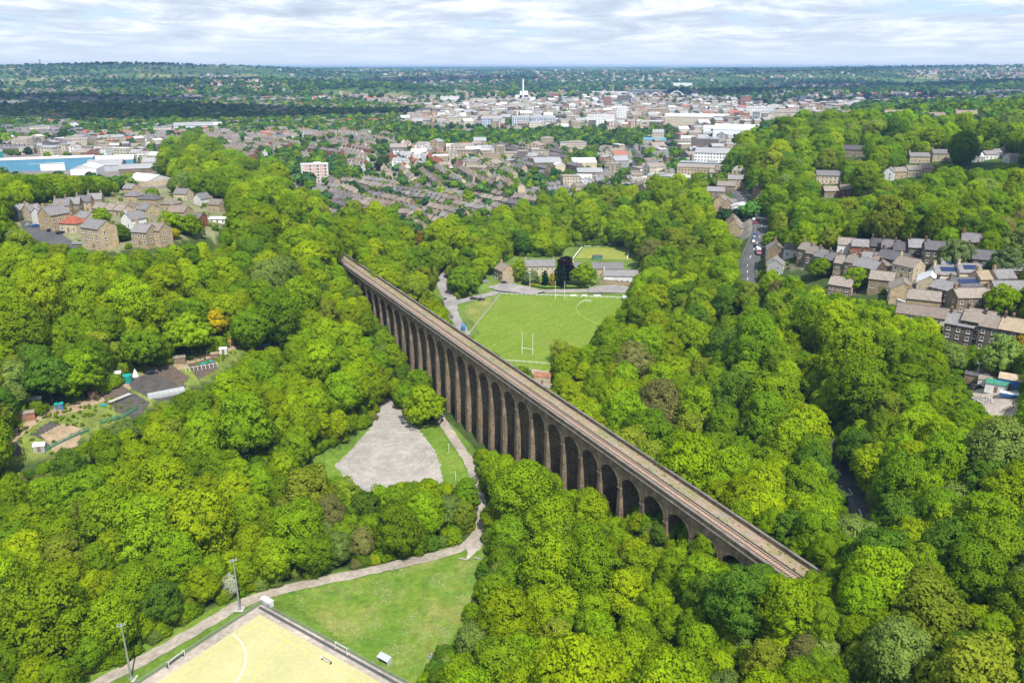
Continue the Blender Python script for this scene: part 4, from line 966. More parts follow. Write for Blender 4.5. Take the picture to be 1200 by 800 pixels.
# dark stone village on the right ------------------------------------
HR = [
 (907,304,75,12,9,6.5,3.4,'brown_stone','stone_roof','stone gabled house right beside the main road, among the trees',2),
 (908,320,70,10,8,5.5,3,'grey_render','slate_roof','grey house with slate roof just below the roadside gable',1),
 (946,304,-52,7,9,6,3,'brown_stone','stone_roof','topmost house of the stepped terrace right of the main road',1),
 (955,309,-52,7,9,6,3,'brown_stone','stone_roof','second house down the stepped terrace right of the main road',1),
 (965,313,-48,7,9,6,3,'brown_stone','slate_roof','third house down the stepped terrace right of the main road',1),
 (977,317,-45,7,9,6,3,'sooty_stone','purple_slate','fourth house down the stepped terrace, with purplish slates',1),
 (989,321,-40,8,9,6,3,'brown_stone','stone_roof','lowest house of the stepped terrace right of the main road',1),
 (990,296,-20,8,7,5,2.8,'white_render','stone_roof','small white house peeping out above the stepped terrace',0),
 (1006,298,-20,8,8,5,2.8,'red_brick','slate_roof','small red-brick house left of the dark terrace',0),
 (1016,330,-52,11,9,7.5,3.2,'sooty_stone','slate_roof','tall dark-fronted house with a stone gable, left of the garage house',2),
 (985,347,-38,10,8,6,3,'brown_stone','stone_roof','brown-roofed house with two chimneys sunk in the trees',2),
 (1028,303,-24,8,9,7,3,'sooty_stone','dark_roof','leftmost house of the dark terrace under the wood',1),
 (1041,305,-24,8,9,7,3,'sooty_stone','purple_slate','second house of the dark terrace under the wood',1),
 (1055,308,-24,8,9,7,3,'sooty_stone','dark_roof','middle house of the dark terrace under the wood',1),
 (1073,305,-18,9,9,7,3,'sooty_stone','slate_roof','fourth house of the dark terrace under the wood',1),
 (1092,308,-18,9,9,7,3,'sooty_stone','dark_roof','right end house of the dark terrace under the wood',1),
 (1047,318,-58,14,9,6.5,3,'sooty_stone','dark_roof','long dark house running down towards the garage house',1),
 (1063,325,-58,10,9,6,3,'pale_sandstone','stone_roof','pale gabled house below the dark terrace',1),
 (1056,348,68,11,10,4.5,3,'sandstone','stone_roof','tan bungalow with wide gable over a garage',0),
 (1088,342,60,15,9,5.5,3,'pale_sandstone','pale_roof','house with a pale blue-grey shining roof',0),
 (1107,333,-5,12,8,5.2,3,'cream_render','slate_roof','cream house with slate roof and solar panels',1),
 (1131,330,-5,9,8,5,2.8,'cream_render','slate_roof','smaller cream house right of the one with solar panels',1),
 (1128,345,5,14,8,4.5,2.6,'brown_stone','dark_roof','dark-roofed house behind the white-windowed one, solar panels on top',1),
 (1153,338,5,10,8,5,2.6,'sandstone','tan_roof','tan-roofed house at the right behind the white-windowed one',1),
 (1170,337,5,8,8,5,2.6,'sandstone','slate_roof','slate-roofed house at the right end of the tan-roofed one',1),
 (1133,363,3,14,8,6.2,2.6,'brown_stone','stone_roof','brown house with white windows facing the valley',2),
 (1106,352,-60,9,8,5.5,2.8,'sooty_stone','slate_roof','dark narrow house left of the white-windowed one',1),
 (1080,362,-25,12,8,5,2.8,'sandstone','stone_roof','brown-roofed house with a pale gable below the garage house',1),
 (1082,383,-30,20,8,5.5,2.8,'pale_sandstone','brown_roof','long brown-roofed house with a sunlit end gable',0),
 (1123,404,-42,9.5,9,8.6,3,'sooty_stone','slate_roof','first house of the dark three-storey terrace, lowest roof',1),
 (1142,405,-42,9.5,9,10,3.4,'sooty_stone','stone_roof','second house of the dark three-storey terrace, tallest roof',1),
 (1163,409,-42,9.5,9,9,3.2,'sooty_stone','brown_roof','third house of the dark three-storey terrace',2),
 (1186,413,-42,9.5,9,9,3.2,'sooty_stone','tan_roof','fourth house of the dark three-storey terrace, tan roof',1),
 (1180,352,0,15,9,5,3,'sandstone','slate_roof','stone house with slate roof beside the parked white van',0),
 (1155,318,-28,12,10,6,3,'sooty_stone','dark_roof','big dark-roofed house between the two round pale trees',0),
 (1137,298,-30,9,9,6.5,3,'red_brick','purple_slate','red-brick house with purple roof at the foot of the wood',1),
 (1185,328,-10,10,8,5,2.8,'sandstone','slate_roof','house half hidden at the right edge, under the pale trees',1),
 # on the wooded hill further up
 (1000,183,-25,22,10,6,3.4,'brown_stone','dark_roof','dark-roofed villa alone in the hill wood',1),
 (969,214,-10,18,11,6,3.2,'pale_sandstone','slate_roof','pale house alone in the hill wood, lower left',0),
 (974,231,3,14,8,5,2.8,'brown_stone','stone_roof','left part of the long brown row in the hill wood',1),
 (993,231,3,14,8,6,2.8,'red_brick','brown_roof','red-brick middle of the long brown row in the hill wood',1),
 (1012,230,3,14,8,5,2.8,'sandstone','stone_roof','right part of the long brown row in the hill wood',1),
 (1041,210,55,8,8,6,3,'white_render','slate_roof','white gabled house at the left end of the hill lane',0),
 (1052,208,10,10,8,5,2.8,'sandstone','stone_roof','brown-roofed house second on the hill lane',0),
 (1068,206,10,12,8,5,2.8,'pale_sandstone','stone_roof','brown-roofed house with dark trees before it on the hill lane',0),
 (1082,204,10,10,8,5,2.8,'sandstone','brown_roof','right-hand brown house on the lower hill lane',0),
 (1075,190,-5,16,9,5,2.8,'pale_sandstone','slate_roof','left house of the upper hill lane',1),
 (1103,188,-5,18,9,6,3,'sandstone','slate_roof','long slate house of the upper hill lane',2),
 (1124,190,-5,13,8,4.5,2.4,'pale_sandstone','stone_roof','low brown bungalow on the upper hill lane',0),
 (1142,189,10,11,8,4,2.6,'white_render','pale_roof','first white bungalow on the upper hill lane',0),
 (1157,186,10,11,8,4,2.6,'white_render','slate_roof','second white bungalow on the upper hill lane',0),
 (1168,184,15,11,8,4,2.6,'white_render','slate_roof','third white bungalow on the upper hill lane',0),
 (1180,181,15,11,8,4.4,2.6,'white_render','purple_slate','white house at the top of the upper hill lane',0),
 (1187,190,5,13,8,4.4,2.4,'white_render','stone_roof','white bungalow at the right edge of the picture on the hill lane',0),
 (1048,142,-5,26,12,8,4.5,'brown_stone','brown_roof','large brown house on the crest of the right-hand hill',2),
 (1072,143,-5,18,11,7,3.5,'brown_stone','purple_slate','purple-roofed house on the crest right of the large brown one',1),
 (1095,143,-5,20,11,7,3.5,'brown_stone','brown_roof','third house on the crest of the right-hand hill',1),
 (1130,142,-10,22,11,8,4,'pale_sandstone','brown_roof','pale house among trees on the crest of the hill',2),
 (1166,152,-5,24,10,6,3,'white_render','pale_roof','white house on the crest near the right edge',0),
 (1185,144,-5,22,11,7,3.5,'brown_stone','purple_slate','purple-roofed house on the crest near the right edge',1),
 (1195,154,-5,14,10,6,3,'white_render','slate_roof','small white house on the crest at the very right',0),
]
HR += [
 (866,222,-10,20,10,9,3,'sandstone','slate_roof','tall stone block at the top of the main road, below the saw-tooth works',1),
 (850,226,-12,14,9,6.5,3,'brown_stone','stone_roof','brown stone house left of the tall block at the top of the main road',1),
 (838,232,-12,14,9,6,3,'brown_stone','slate_roof','slate-roofed house farthest left of the main road, at the wood edge',1),
 (845,243,62,13,8,6,3,'sandstone','stone_roof','gabled stone house beside the white garage on the main road',1),
 (858,268,66,9,8,6,3,'brown_stone','stone_roof','lower house of the roadside row opposite the dark round tree',1),
 (855,258,66,9,8,6,3,'brown_stone','slate_roof','upper house of the roadside row opposite the dark round tree',1),
 (893,240,70,10,8,6,3,'sooty_stone','dark_roof','dark house in trees right of the top of the main road',1),
 (889,230,65,10,8,6,3,'brown_stone','stone_roof','brown house right of the tall block at the top of the main road',1),
 (928,300,-30,8,7,4.5,2.6,'white_render','purple_slate','small white-gabled house between the road and the stepped terrace',0),
 (1003,321,-45,9,8,6,3,'brown_stone','stone_roof','brown house between the stepped terrace and the tall dark-fronted house',1),
 (1018,317,-24,9,8,6,3,'sooty_stone','slate_roof','dark slate house just below the red-brick one',1),
 (1032,322,-24,9,8,5.5,3,'brown_stone','brown_roof','brown-roofed house in the middle of the dark village',1),
 (1001,338,-45,8,8,5.5,3,'sooty_stone','stone_roof','low dark house left of the light green tree',1),
 (1032,338,-30,10,8,5,2.8,'brown_stone','stone_roof','brown stone house left of the garage bungalow, with blank end walls',0),
 (1112,322,-10,9,7,4.5,2.6,'pale_sandstone','slate_roof','small pale house behind the cream one with solar panels',0),
]
for h in HR: house(*h, solar='solar' in h[9], name='stone_house' if 'stone' in h[7] else 'rendered_house' if 'render' in h[7] else 'brick_house', group='houses on the right-hand hillside')
# rugby club -------------------------------------------------------
house(592,328,-62,12,10,7.5,3.4,'sandstone','brown_roof','tan stone house at the top left corner of the rugby field',1,group=None)
house(632,321,3,20,9,6.5,3.4,'pale_sandstone','slate_roof','long slate-roofed club house left of the dark red beech',2)
house(700,322,-2,34,9,5.5,3,'pale_sandstone','slate_roof','long slate-roofed building behind the round green tree',1,win=(1,8))
o = house(728,330,-2,24,9,5,2.8,'white_render','slate_roof','white-fronted club pavilion with slate roof on a walled terrace',1,win=(1,7))
def retaining_wall(px0, px1, h, label, mat='sandstone', th=.6, name='stone_wall', z=None):
    x0, y0, _ = ground_at(*px0); x1, y1, _ = ground_at(*px1); L = math.hypot(x1-x0, y1-y0); zz = min(h1(x0, y0), h1(x1, y1))
    o = thing(name, label, 'wall', ((x0+x1)/2, (y0+y1)/2, zz), math.atan2(y1-y0, x1-x0)); b = MB(); b.box((0,0,h/2-1), (L, th, h+2)); b.build('wall', M[mat], o)
    b = MB(); b.box((0,0,h+.06), (L+.1, th+.2, .14)); b.build('coping', M['coping_stone'] if mat != 'white_render' else M['white_paint'], o); return o
retaining_wall((702,333),(741,335),3.2,'tan stone terrace wall in front of the white club pavilion')
sheet('rugby_field', [W_RUGBY[i] for i in range(6)], RUGBY_Z+.08, M['rugby_turf'], 'mown striped grass rugby field beyond the viaduct', 'rugby field')
sheet('field_bank', world_poly([(524,374),(528,364),(552,354),(584,346),(578,352),(549,392),(543,396),(535,386)], RUGBY_Z), RUGBY_Z+.05, M['rough_grass'], 'dry grass bank left of the rugby field', 'verge')
sheet('club_lawn', world_poly([(606,330),(640,336),(690,335),(700,330),(690,322),(620,322)], 9), 8.45, M['lawn'], 'lawn with garden trees in front of the club house', 'lawn')
sheet('bowling_green', W_GREEN, GREEN_Z+.1, M['bowling_turf'], 'yellowish bowling green behind the club house', 'bowling green')
sheet('yard', world_poly([(602,430),(645,436),(650,455),(625,460),(600,440)], RUGBY_Z-.2), RUGBY_Z+.12, M['pale_track'], 'pale yard between the rugby field and the viaduct', 'yard', jag=.3)
def low_fence(name, pts, h, mat, label, cat='fence', step=3.0, rails=2, post=.06, z=None, mesh_mat=None):
    o = None; k = 0
    W_ = [np.array(p[:2]) for p in pts]; base = W_[0]; zz = [h1(*p) if z is None else z for p in W_]
    o = thing(name, label, cat, (base[0], base[1], zz[0])); rel = lambda p, q: (p[0]-base[0], p[1]-base[1], q-zz[0])
    rb = MB(); n_post = 0
    for a, c, za, zc_ in zip(W_[:-1], W_[1:], zz[:-1], zz[1:]):
        L = np.linalg.norm(c-a); n = max(1, int(L/step))
        for i in range(n+1):
            if i == 0 and k: continue
            p = a+(c-a)*i/n; q = za+(zc_-za)*i/n
            if n_post < 90: b = MB(); b.box((0, 0, h/2), (post*2, post*2, h)); b.build('post', M[mat], o, rel(p, q)); n_post += 1
        for r_ in range(rails): rb.tube([rel(a, za+h*(1-.9*r_/max(1, rails))), rel(c, zc_+h*(1-.9*r_/max(1, rails)))], post*.75, 5)
        k = 1
    rb.build('rail', M[mat], o); return o
def P8(u, v, z=RUGBY_Z): x, y, t = at_z(u, v, z); return np.array([x, y])
low_fence('touchline_fence', [P8(588,345),P8(735,350)], 1.1, 'white_paint', 'white rail along the top edge of the rugby field', z=RUGBY_Z, post=.09)
low_fence('bank_rail', [P8(548,394),P8(586,346)], 1.0, 'concrete', 'pale kerb rail along the left edge of the rugby field', z=RUGBY_Z, post=.16)
low_fence('end_rail', [P8(560,421),P8(644,427)], .9, 'white_paint', 'white rail along the near end of the rugby field', z=RUGBY_Z, post=.07)
for i, (u0, w_, n_) in enumerate([(672,7,'left'),(685,6,'middle'),(700,8,'right')]):
    x, y = P8(u0, 347); b = MB(); b.box((0,0,.5), (w_*.55, .12, .8)); b.box((-w_*.22,.05,.45), (.12,.12,.9)); b.box((w_*.22,.05,.45), (.12,.12,.9)); tag(b.build('hoarding', M['white_sheet'], None, (x, y+.4, RUGBY_Z)), 'white board on the far touchline, '+n_+' of three', 'board', 'boards along the touchline')
def goal_posts(px0, px1, label):
    a, c = P8(*px0), P8(*px1); m = (a+c)/2; d = math.atan2(c[1]-a[1], c[0]-a[0]); o = thing('rugby_posts', label, 'goal posts', (m[0], m[1], RUGBY_Z), d)
    for s in (-2.8, 2.8):
        b = MB(); b.tube([(s,0,0), (s,0,11.5)], [.13,.09], 8); b.build('upright', M['white_paint'], o)
    b = MB(); b.tube([(-2.8,0,3.0), (2.8,0,3.0)], .09, 8); b.build('crossbar', M['white_paint'], o)
goal_posts((611,414),(625,416),'tall white rugby posts at the near end of the field')
goal_posts((650.5,351),(661.5,351),'tall white rugby posts at the far end of the field')
def mast(x, y, z, h, label, rot=0, lamps=2, r=.16, name='floodlight_mast', mat='galvanised'):
    o = thing(name, label, 'floodlight', (x, y, z), rot); b = MB(); b.tube([(0,0,-.5), (0,0,h)], [r, r*.6], 8); b.box((0,0,.15), (r*4, r*4, .3)); b.build('pole', M[mat], o)
    b = MB(); b.box((0,0,h+.05), (1.9, .12, .12)); b.build('crossarm', M[mat], o)
    for i in range(lamps):
        f = MB(); xx = -.75+1.5*i/max(1, lamps-1); f.box((xx, -.25, h+.3), (.55, .42, .4), taper=.75); f.box((xx, -.05, h+.15), (.08,.1,.3)); lp_ = f.build('lamp_head', M[mat], o)
        f = MB(); f.box((xx, -.30, h+.085), (.42,.3,.02)); f.build('lens', M['pale_glass'], lp_)
    return o
for u, v, lab in ((549,386,'nearest of the three floodlight masts left of the rugby field'),(565,367,'middle of the three floodlight masts left of the rugby field'),(578.5,352,'farthest of the three floodlight masts left of the rugby field')):
    x, y = P8(u, v); mast(x, y, RUGBY_Z, 15, lab, R(-60))
for u, v, lab in ((684,289,'left floodlight pole behind the bowling green'),(702,289,'middle floodlight pole behind the bowling green'),(727,289,'right floodlight pole behind the bowling green')):
    x, y, t = at_z(u, v, GREEN_Z); mast(x, y, GREEN_Z, 10, lab, 0, 2, .12)
x, y, t = at_z(714, 304, GREEN_Z); mast(x, y, GREEN_Z, 11, 'thin pole at the near side of the bowling green', 0, 1, .1, 'lamp_post')
x, y, t = at_z(621, 336, 8.4); mast(x, y, 8.4, 9, 'white pole on the lawn before the club house', 0, 1, .16, 'lamp_post', 'white_paint')
# bowling green edging, hut
for a, c, lab in (((681,289),(738,289.5),'back'),((682,290),(671,304),'left'),((738,291),(735,304),'right')):
    p, q = at_z(*a, GREEN_Z), at_z(*c, GREEN_Z); b = MB(); L = math.hypot(q[0]-p[0], q[1]-p[1]); o = thing('edging_wall', 'low pale wall along the '+lab+' edge of the bowling green', 'wall', ((p[0]+q[0])/2, (p[1]+q[1])/2, GREEN_Z), math.atan2(q[1]-p[1], q[0]-p[0]))
    b.box((0,0,.25), (L, .4, .9)); b.build('wall', M['concrete'], o); b = MB(); b.box((0,0,.74), (L, .6, .1)); b.build('coping', M['white_sheet'], o)
def shed(x, y, z, rot, L, D, h, rh, wall, roof, label, name='shed', door='timber', cat='shed', group=None):
    o = thing(name, label, cat, (x, y, z), rot, group); b = MB(); X, Y = L/2, D/2
    b.face([(-X,-Y,-.6),(X,-Y,-.6),(X,-Y,h),(-X,-Y,h)]); b.face([(X,Y,-.6),(-X,Y,-.6),(-X,Y,h),(X,Y,h)]); b.face([(X,-Y,-.6),(X,Y,-.6),(X,Y,h),(X,0,h+rh),(X,-Y,h)]); b.face([(-X,Y,-.6),(-X,-Y,-.6),(-X,-Y,h),(-X,0,h+rh),(-X,Y,h)]); b.build('wall', M[wall], o)
    r = MB()
    for s in (-1, 1):
        k = rh/Y; p = [(-X-.15,s*(Y+.2),h-.2*k+.02),(X+.15,s*(Y+.2),h-.2*k+.02),(X+.15,0,h+rh+.02),(-X-.15,0,h+rh+.02)]
        if s > 0: p = [p[1],p[0],p[3],p[2]]
        r.hexa(p, [(a, c, d+.08) for a, c, d in p])
    r.build('roof', M[roof], o); b = MB(); b.box((0,-Y-.04,min(h,2.1)/2), (min(1.0,L*.4), .08, min(h,2.0))); dr = b.build('door', M[door], o); b = MB(); b.box((.3*min(1,L*.4),-Y-.11,1.0), (.1,.06,.12)); b.build('handle', M['galvanised'], dr)
    SPECIAL.append((x, y, max(L, D)*.5)); return o
x, y, t = at_z(700, 303.5, GREEN_Z); shed(x, y, GREEN_Z, 0, 7, 3, 2.3, .7, 'net_green', 'dark_roof', 'green bowls shelter on the near side of the bowling green', 'bowls_shelter')
x, y, t = at_z(636, 447, RUGBY_Z); shed(x, y, RUGBY_Z, R(-8), 7.5, 6, 3.4, 1.2, 'pale_sandstone', 'rust_sheet', 'small building with rusty roof beside the viaduct parapet', 'outbuilding')
x, y, t = at_z(733, 352, RUGBY_Z); shed(x, y, RUGBY_Z, R(0), 3.2, 5, 2.4, .5, 'white_render', 'white_sheet', 'small white hut at the top right corner of the rugby field', 'hut')
x, y, t = at_z(495, 288, 22); shed(x, y, h1(x, y), R(-15), 10, 7, 3.5, 1.6, 'white_render', 'slate_roof', 'white cottage among the trees beyond the viaduct', 'cottage', cat='house')
# sprinkler with its spray and hose
x0, y0 = P8(675, 362); o = thing('sprinkler', 'water sprinkler throwing a fine white spray over the rugby field', 'sprinkler', (x0, y0, RUGBY_Z))
b = MB(); b.box((0,0,.12), (.9,.5,.15)); b.tube([(0,0,.1),(0,0,.9),(.3,.05,1.15)], [.07,.06,.04], 6)
for s in (-.4,.4): b.tube([(s,-.3,.16),(s,.3,.16)], .16, 8)
b.build('nozzle', M['galvanised'], o)
tsp = NT('water_spray'); d_ = tsp.add('BsdfDiffuse'); d_.inputs[0].default_value = (.95,.97,1,1); tr_ = tsp.add('BsdfTransparent'); ms_ = tsp.add('MixShader'); ms_.inputs[0].default_value = .55; tsp.link(tr_.outputs[0], ms_.inputs[1]); tsp.link(d_.outputs[0], ms_.inputs[2]); tsp.link(ms_.outputs[0], tsp.out.inputs[0])
iv, jf = ICO1
def spray(dirx, diry, n, up, seed):
    g = random.Random(seed); b = MB()
    for i in range(n):
        t_ = g.random()**.8; sp_ = .10+1.3*t_*t_; q = (dirx*t_+g.gauss(0,sp_*.4), diry*t_+g.gauss(0,sp_*.6), 1.1+up*t_*(1.15-t_)*4*.5+g.gauss(0,sp_*.35)); s_ = g.uniform(.03,.075)
        k = len(b.v); b.v += [(q[0]+a*s_, q[1]+c*s_, max(q[2]+d*s_,.05)) for a, c, d in iv]; b.f += [tuple(int(e)+k for e in f) for f in jf]; b.m += [0]*len(jf)
    b.build('spray', MAT['water_spray'], o)
spray(9.5, 5.5, 420, 5, 3)
xs = [P8(u, v) for u, v in ((675,363),(679,369),(688,374),(697,378),(707,381))]
b = MB(); b.tube([(p[0], p[1], RUGBY_Z+.16) for p in xs], .14, 5); plain('hose_yellow', (.55,.50,.08), .6); tag(b.build('hose', M['hose_yellow']), 'yellow hose trailing from the sprinkler across the rugby field', 'hose')
# all-weather pitch ---------------------------------------------------
def pin(u, v): q = np.array(at_z(u, v, 0)[:2])-_pc; return np.array([q@U1, q@U2])
def fit_arc(name, c, e0, e1, w, mat, label):
    c, e0, e1 = pin(*c), pin(*e0), pin(*e1); r = (np.linalg.norm(e0-c)+np.linalg.norm(e1-c))/2; a0, a1 = math.atan2(*(e0-c)[::-1]), math.atan2(*(e1-c)[::-1])
    if a1-a0 > math.pi: a1 -= 2*math.pi
    if a0-a1 > math.pi: a1 += 2*math.pi
    arc_line(name, tuple(c), r, a0, a1, w, mat, label)
fit_arc('circle_line', (207,786), (276,742), (272,800), .24, M['line_white'], 'white curved shooting circle line on the sports pitch')
bar_line('side_line', (5.5, 5.5), (5.5, 96), .14, M['line_yellow'], 'faint yellow side line of the sports pitch')
bar_line('end_line', (5.5, 5.5), (58, 5.5), .14, M['line_yellow'], 'faint yellow end line of the sports pitch')
fit_arc('yellow_circle_line', (385,790), (332,745), (309,800), .16, M['line_yellow'], 'faint yellow curved line on the sports pitch')
def pitch_fence(a, c, label, h=1.25):
    p, q = np.array(pp(*a)), np.array(pp(*c)); L = np.linalg.norm(q-p); o = thing('pitch_fence', label, 'fence', (p[0], p[1], .1), math.atan2(q[1]-p[1], q[0]-p[0])); n = int(L/2.6)
    for i in range(n+1): b = MB(); b.box((L*i/n, 0, h/2), (.09,.09,h)); b.build('post', M['galvanised'], o)
    for z_ in (h-.03, .12): b = MB(); b.tube([(0,0,z_), (L,0,z_)], .04, 5); b.build('rail', M['galvanised'], o)
    b = MB()
    for i in range(int(L/.25)): b.box((.25*i, .0, h/2), (.03,.02,h-.1))
    for z_ in (.35,.6,.85): b.box((L/2, .0, z_), (L,.02,.03))
    b.build('mesh_panel', M['galvanised'], o)
pitch_fence((-.5,-.5), (60,-.5), 'grey mesh fence along the meadow side of the sports pitch'); pitch_fence((-.5,-.5), (-.5,96), 'grey mesh fence along the path side of the sports pitch')
tag(sheet('drain_strip', [pp(0,.2), pp(60,.2), pp(60,1.1), pp(0,1.1)], .16, M['asphalt'], 'dark drainage strip inside the pitch fence', 'drain'))
for u, v, lab in ((154,795,'left of the two tall grey floodlight masts beside the sports pitch'),(281,714,'right of the two tall grey floodlight masts beside the sports pitch')):
    x, y, t = at_z(u, v, 0); mast(x, y, 0, 15.5, lab, R(-150), 3, .27); sheet('mast_base', [(x-1.2,y-1.2),(x+1.2,y-1.2),(x+1.2,y+1.2),(x-1.2,y+1.2)], .2, M['concrete'], 'concrete pad under the '+lab.split(' tall')[0], 'ground')
def small_goal(u, v, rot, label, w=3.66, h=2.1, dp=1.3, back='net_black', z=.16):
    x, y, t = at_z(u, v, 0); o = thing('goal', label, 'goal', (x, y, z), rot)
    for s in (-w/2, w/2):
        b = MB(); b.box((s,0,h/2), (.1,.1,h)); b.build('post', M['white_paint'], o)
        b = MB(); b.tube([(s,0,h-.05),(s,dp*.6,h-.2),(s,dp,.05),(s,0,.05)], .035, 5); b.build('side_frame', M['white_paint'], o)
    b = MB(); b.box((0,0,h), (w+.1,.1,.1)); b.build('crossbar', M['white_paint'], o)
    b = MB()
    if back == 'board':
        b.box((0,dp,.24), (w,.05,.46)); b.box((-w/2,dp/2,.24), (.05,dp,.46)); b.box((w/2,dp/2,.24), (.05,dp,.46)); b.build('backboard', M['dark_metal'], o)
        b = MB()
    for i in range(int(w/.3)+1): xx = -w/2+w*i/int(w/.3); b.tube([(xx,dp*.6,h-.2),(xx,dp,.05)], .012, 3); b.tube([(xx,0,h-.05),(xx,dp*.6,h-.2)], .012, 3)
    for z_ in np.arange(.3,h-.2,.3): yy = dp-(dp*.4)*(z_-.05)/(h-.25); b.tube([(-w/2,yy,z_),(w/2,yy,z_)], .012, 3)
    b.build('net', M['galvanised'], o)
pa = math.atan2(U1[1], U1[0])
small_goal(208, 777, R(-150)+math.pi*0+R(90)*0+pa*0+R(180+32), 'white goal with a dark backboard on the path side of the sports pitch', 4.8, 2.1, 1.2, 'board')
small_goal(381, 777, pa, 'low goal with a dark backboard standing out on the sports pitch', 3.0, 1.2, .9, 'board')
small_goal(400, 764, pa, 'taller white goal against the meadow fence of the sports pitch', 4.2, 2.1, 1.0)
x, y = pp(.8,-1.6); shed(x, y, .05, pa, 3.6, 1.3, 1.5, .2, 'white_render', 'white_sheet', 'white storage box at the corner of the sports pitch', 'storage_box', 'white_sheet', 'box')
x, y, t = at_z(450, 776, 0); o = thing('dugout', 'small pale shelter with sloping roof behind the pitch fence', 'shelter', (x, y, .1), pa)
o.scale = (.8,.8,.8); b = MB(); b.hexa([(-2.3,-.9,1.7),(2.3,-.9,1.7),(2.3,1.2,2.25),(-2.3,1.2,2.25)], [(-2.3,-.9,1.78),(2.3,-.9,1.78),(2.3,1.2,2.33),(-2.3,1.2,2.33)]); b.build('roof', M['grey_sheet'], o)
b = MB(); b.box((0,1.1,1.05), (4.5,.08,2.1)); b.build('back_panel', M['grey_sheet'], o)
for s in (-2.2,2.2): b = MB(); b.box((s,.1,.9), (.08,2.0,1.7)); b.build('side_panel', M['grey_sheet'], o)
b = MB(); b.box((0,.7,.45), (4.2,.4,.08)); b.box((-1.6,.7,.2), (.08,.3,.45)); b.box((1.6,.7,.2), (.08,.3,.45)); b.build('bench', M['timber'], o)
x, y, t = at_z(507, 773, .3); b = MB()
for i in range(6): a = i*1.1; b.box((math.cos(a)*.5, math.sin(a)*.5, .35+.1*(i%3)), (1.2,.35,.2), 0, a)
b.box((0,0,.4), (.7,.7,.8), 0, .4); tag(b.build('rubble_heap', M['galvanised'], None, (x, y, h1(x, y))), 'small grey heap of scrap on the meadow near the trees', 'scrap heap')
for i, (u, v, lab) in enumerate(((526,530,'white post in the grass strip beside the gravel car park'),(534,563,'white post in the grass strip nearest to the trees'))):
    x, y, t = at_z(u, v, GRAVEL_Z); o = thing('marker_post', lab, 'post', (x, y, GRAVEL_Z)); b = MB(); b.tube([(0,0,-.3),(0,0,3.6)], [.09,.08], 6); b.build('post', M['white_paint'], o); b = MB(); b.tube([(0,0,3.6),(0,0,3.8)], [.13,.02], 6); b.build('cap', M['white_paint'], o)
for i, (u0, v0, u1, v1, lab) in enumerate(((538,654,548,656,'left pale log barrier at the bend of the path'),(556,655,564,657,'right pale log barrier at the bend of the path'))):
    p, q = at_z(u0, v0, 1), at_z(u1, v1, 1); z_ = h1(p[0], p[1])+.45; b = MB(); b.tube([(p[0],p[1],z_),((p[0]+q[0])/2,(p[1]+q[1])/2,z_+.03),(q[0],q[1],z_)], [.28,.3,.26], 8); tag(b.build('log_barrier', M['pale_bark']), lab, 'barrier')
# ------------------------------------------------------------------ vehicles
plain('car_black', (.02,.02,.024), .25, .05); plain('car_silver', (.45,.46,.48), .3, .05, .6, .5, .4); plain('car_white', (.75,.75,.75), .3, .03); plain('car_blue', (.03,.10,.30), .25, .05); plain('car_red', (.40,.02,.03), .25, .05); plain('car_grey', (.12,.125,.13), .3, .05); plain('pink_paint', (.62,.20,.30), .4, .05); plain('headlight', (.7,.7,.68), .2, .02)
_vc = {}
def car_parts(L=4.3, W_=1.8, H=1.45, van=False):
    key = (L, W_, H, van)
    if key in _vc: return _vc[key]
    y = W_/2; b = MB()
    if van: prof = [(-L/2,.32),(L/2,.32),(L/2,.85),(L/2-.35,1.15),(L/2-1.15,H),(-L/2,H)]
    else: prof = [(-L/2,.32),(L/2,.32),(L/2,.72),(L/2-.15,.82),(L/2-1.15,.95),(L/2-1.85,H-.04),(-L/2+1.0,H),(-L/2+.25,.98),(-L/2,.9)]
    k = len(prof)
    def ring(yy, inset): return [(px, yy*(1-.13*max(0, (pz-.85)/(H-.85)) if not van else yy*1.0) if False else yy-math.copysign(inset*max(0,(pz-.85)/(H-.85)), yy), pz) for px, pz in prof]
    A, B_ = ring(-y, .22 if not van else .08), ring(y, .22 if not van else .08); b.v = A+B_; b.f = [tuple(range(k)), tuple(range(2*k-1, k-1, -1))]+[(i, k+i, k+(i+1) % k, (i+1) % k) for i in range(k)]; b.m = [0]*(k+2)
    g = MB(); top = H-.14
    if van:
        g.box((L/2-1.1, 0, 1.45), (.9, W_+.02, .45)); g.hexa([(L/2-.36,-y*.85,1.2),(L/2-.32,-y*.85,1.2),(L/2-.32,y*.85,1.2),(L/2-.36,y*.85,1.2)], [(L/2-1.1,-y*.8,H-.1),(L/2-1.04,-y*.8,H-.1),(L/2-1.04,y*.8,H-.1),(L/2-1.1,y*.8,H-.1)])
    else:
        s = lambda z: y-.22*(z-.85)/(H-.85)+.015
        for q in (-1, 1): g.face([(L/2-1.25,q*s(.98),.98),(-L/2+.55,q*s(.98),.98),(-L/2+1.05,q*s(top),top),(L/2-1.85,q*s(top),top)][::q])
        g.face([(L/2-1.13,-y*.86,.975),(L/2-1.13,y*.86,.975),(L/2-1.80,y*.74,top+.02),(L/2-1.80,-y*.74,top+.02)]); g.face([(-L/2+.26,y*.84,1.02),(-L/2+.26,-y*.84,1.02),(-L/2+.94,-y*.74,top+.05),(-L/2+.94,y*.74,top+.05)])
    w = MB(); w.tube([(0,-.11,0),(0,.11,0)], .32, 12)
    rim = MB(); rim.tube([(0,-.125,0),(0,.125,0)], .19, 8)
    hl = MB(); hl.box((L/2+.0, 0, .72), (.06,.36,.16))
    _vc[key] = (b, g.mesh('windows', M['window_glass']), w.mesh('wheel', M['tyre']), rim.mesh('rim', M['galvanised']), hl.mesh('headlight', M['headlight']), {}); return _vc[key]
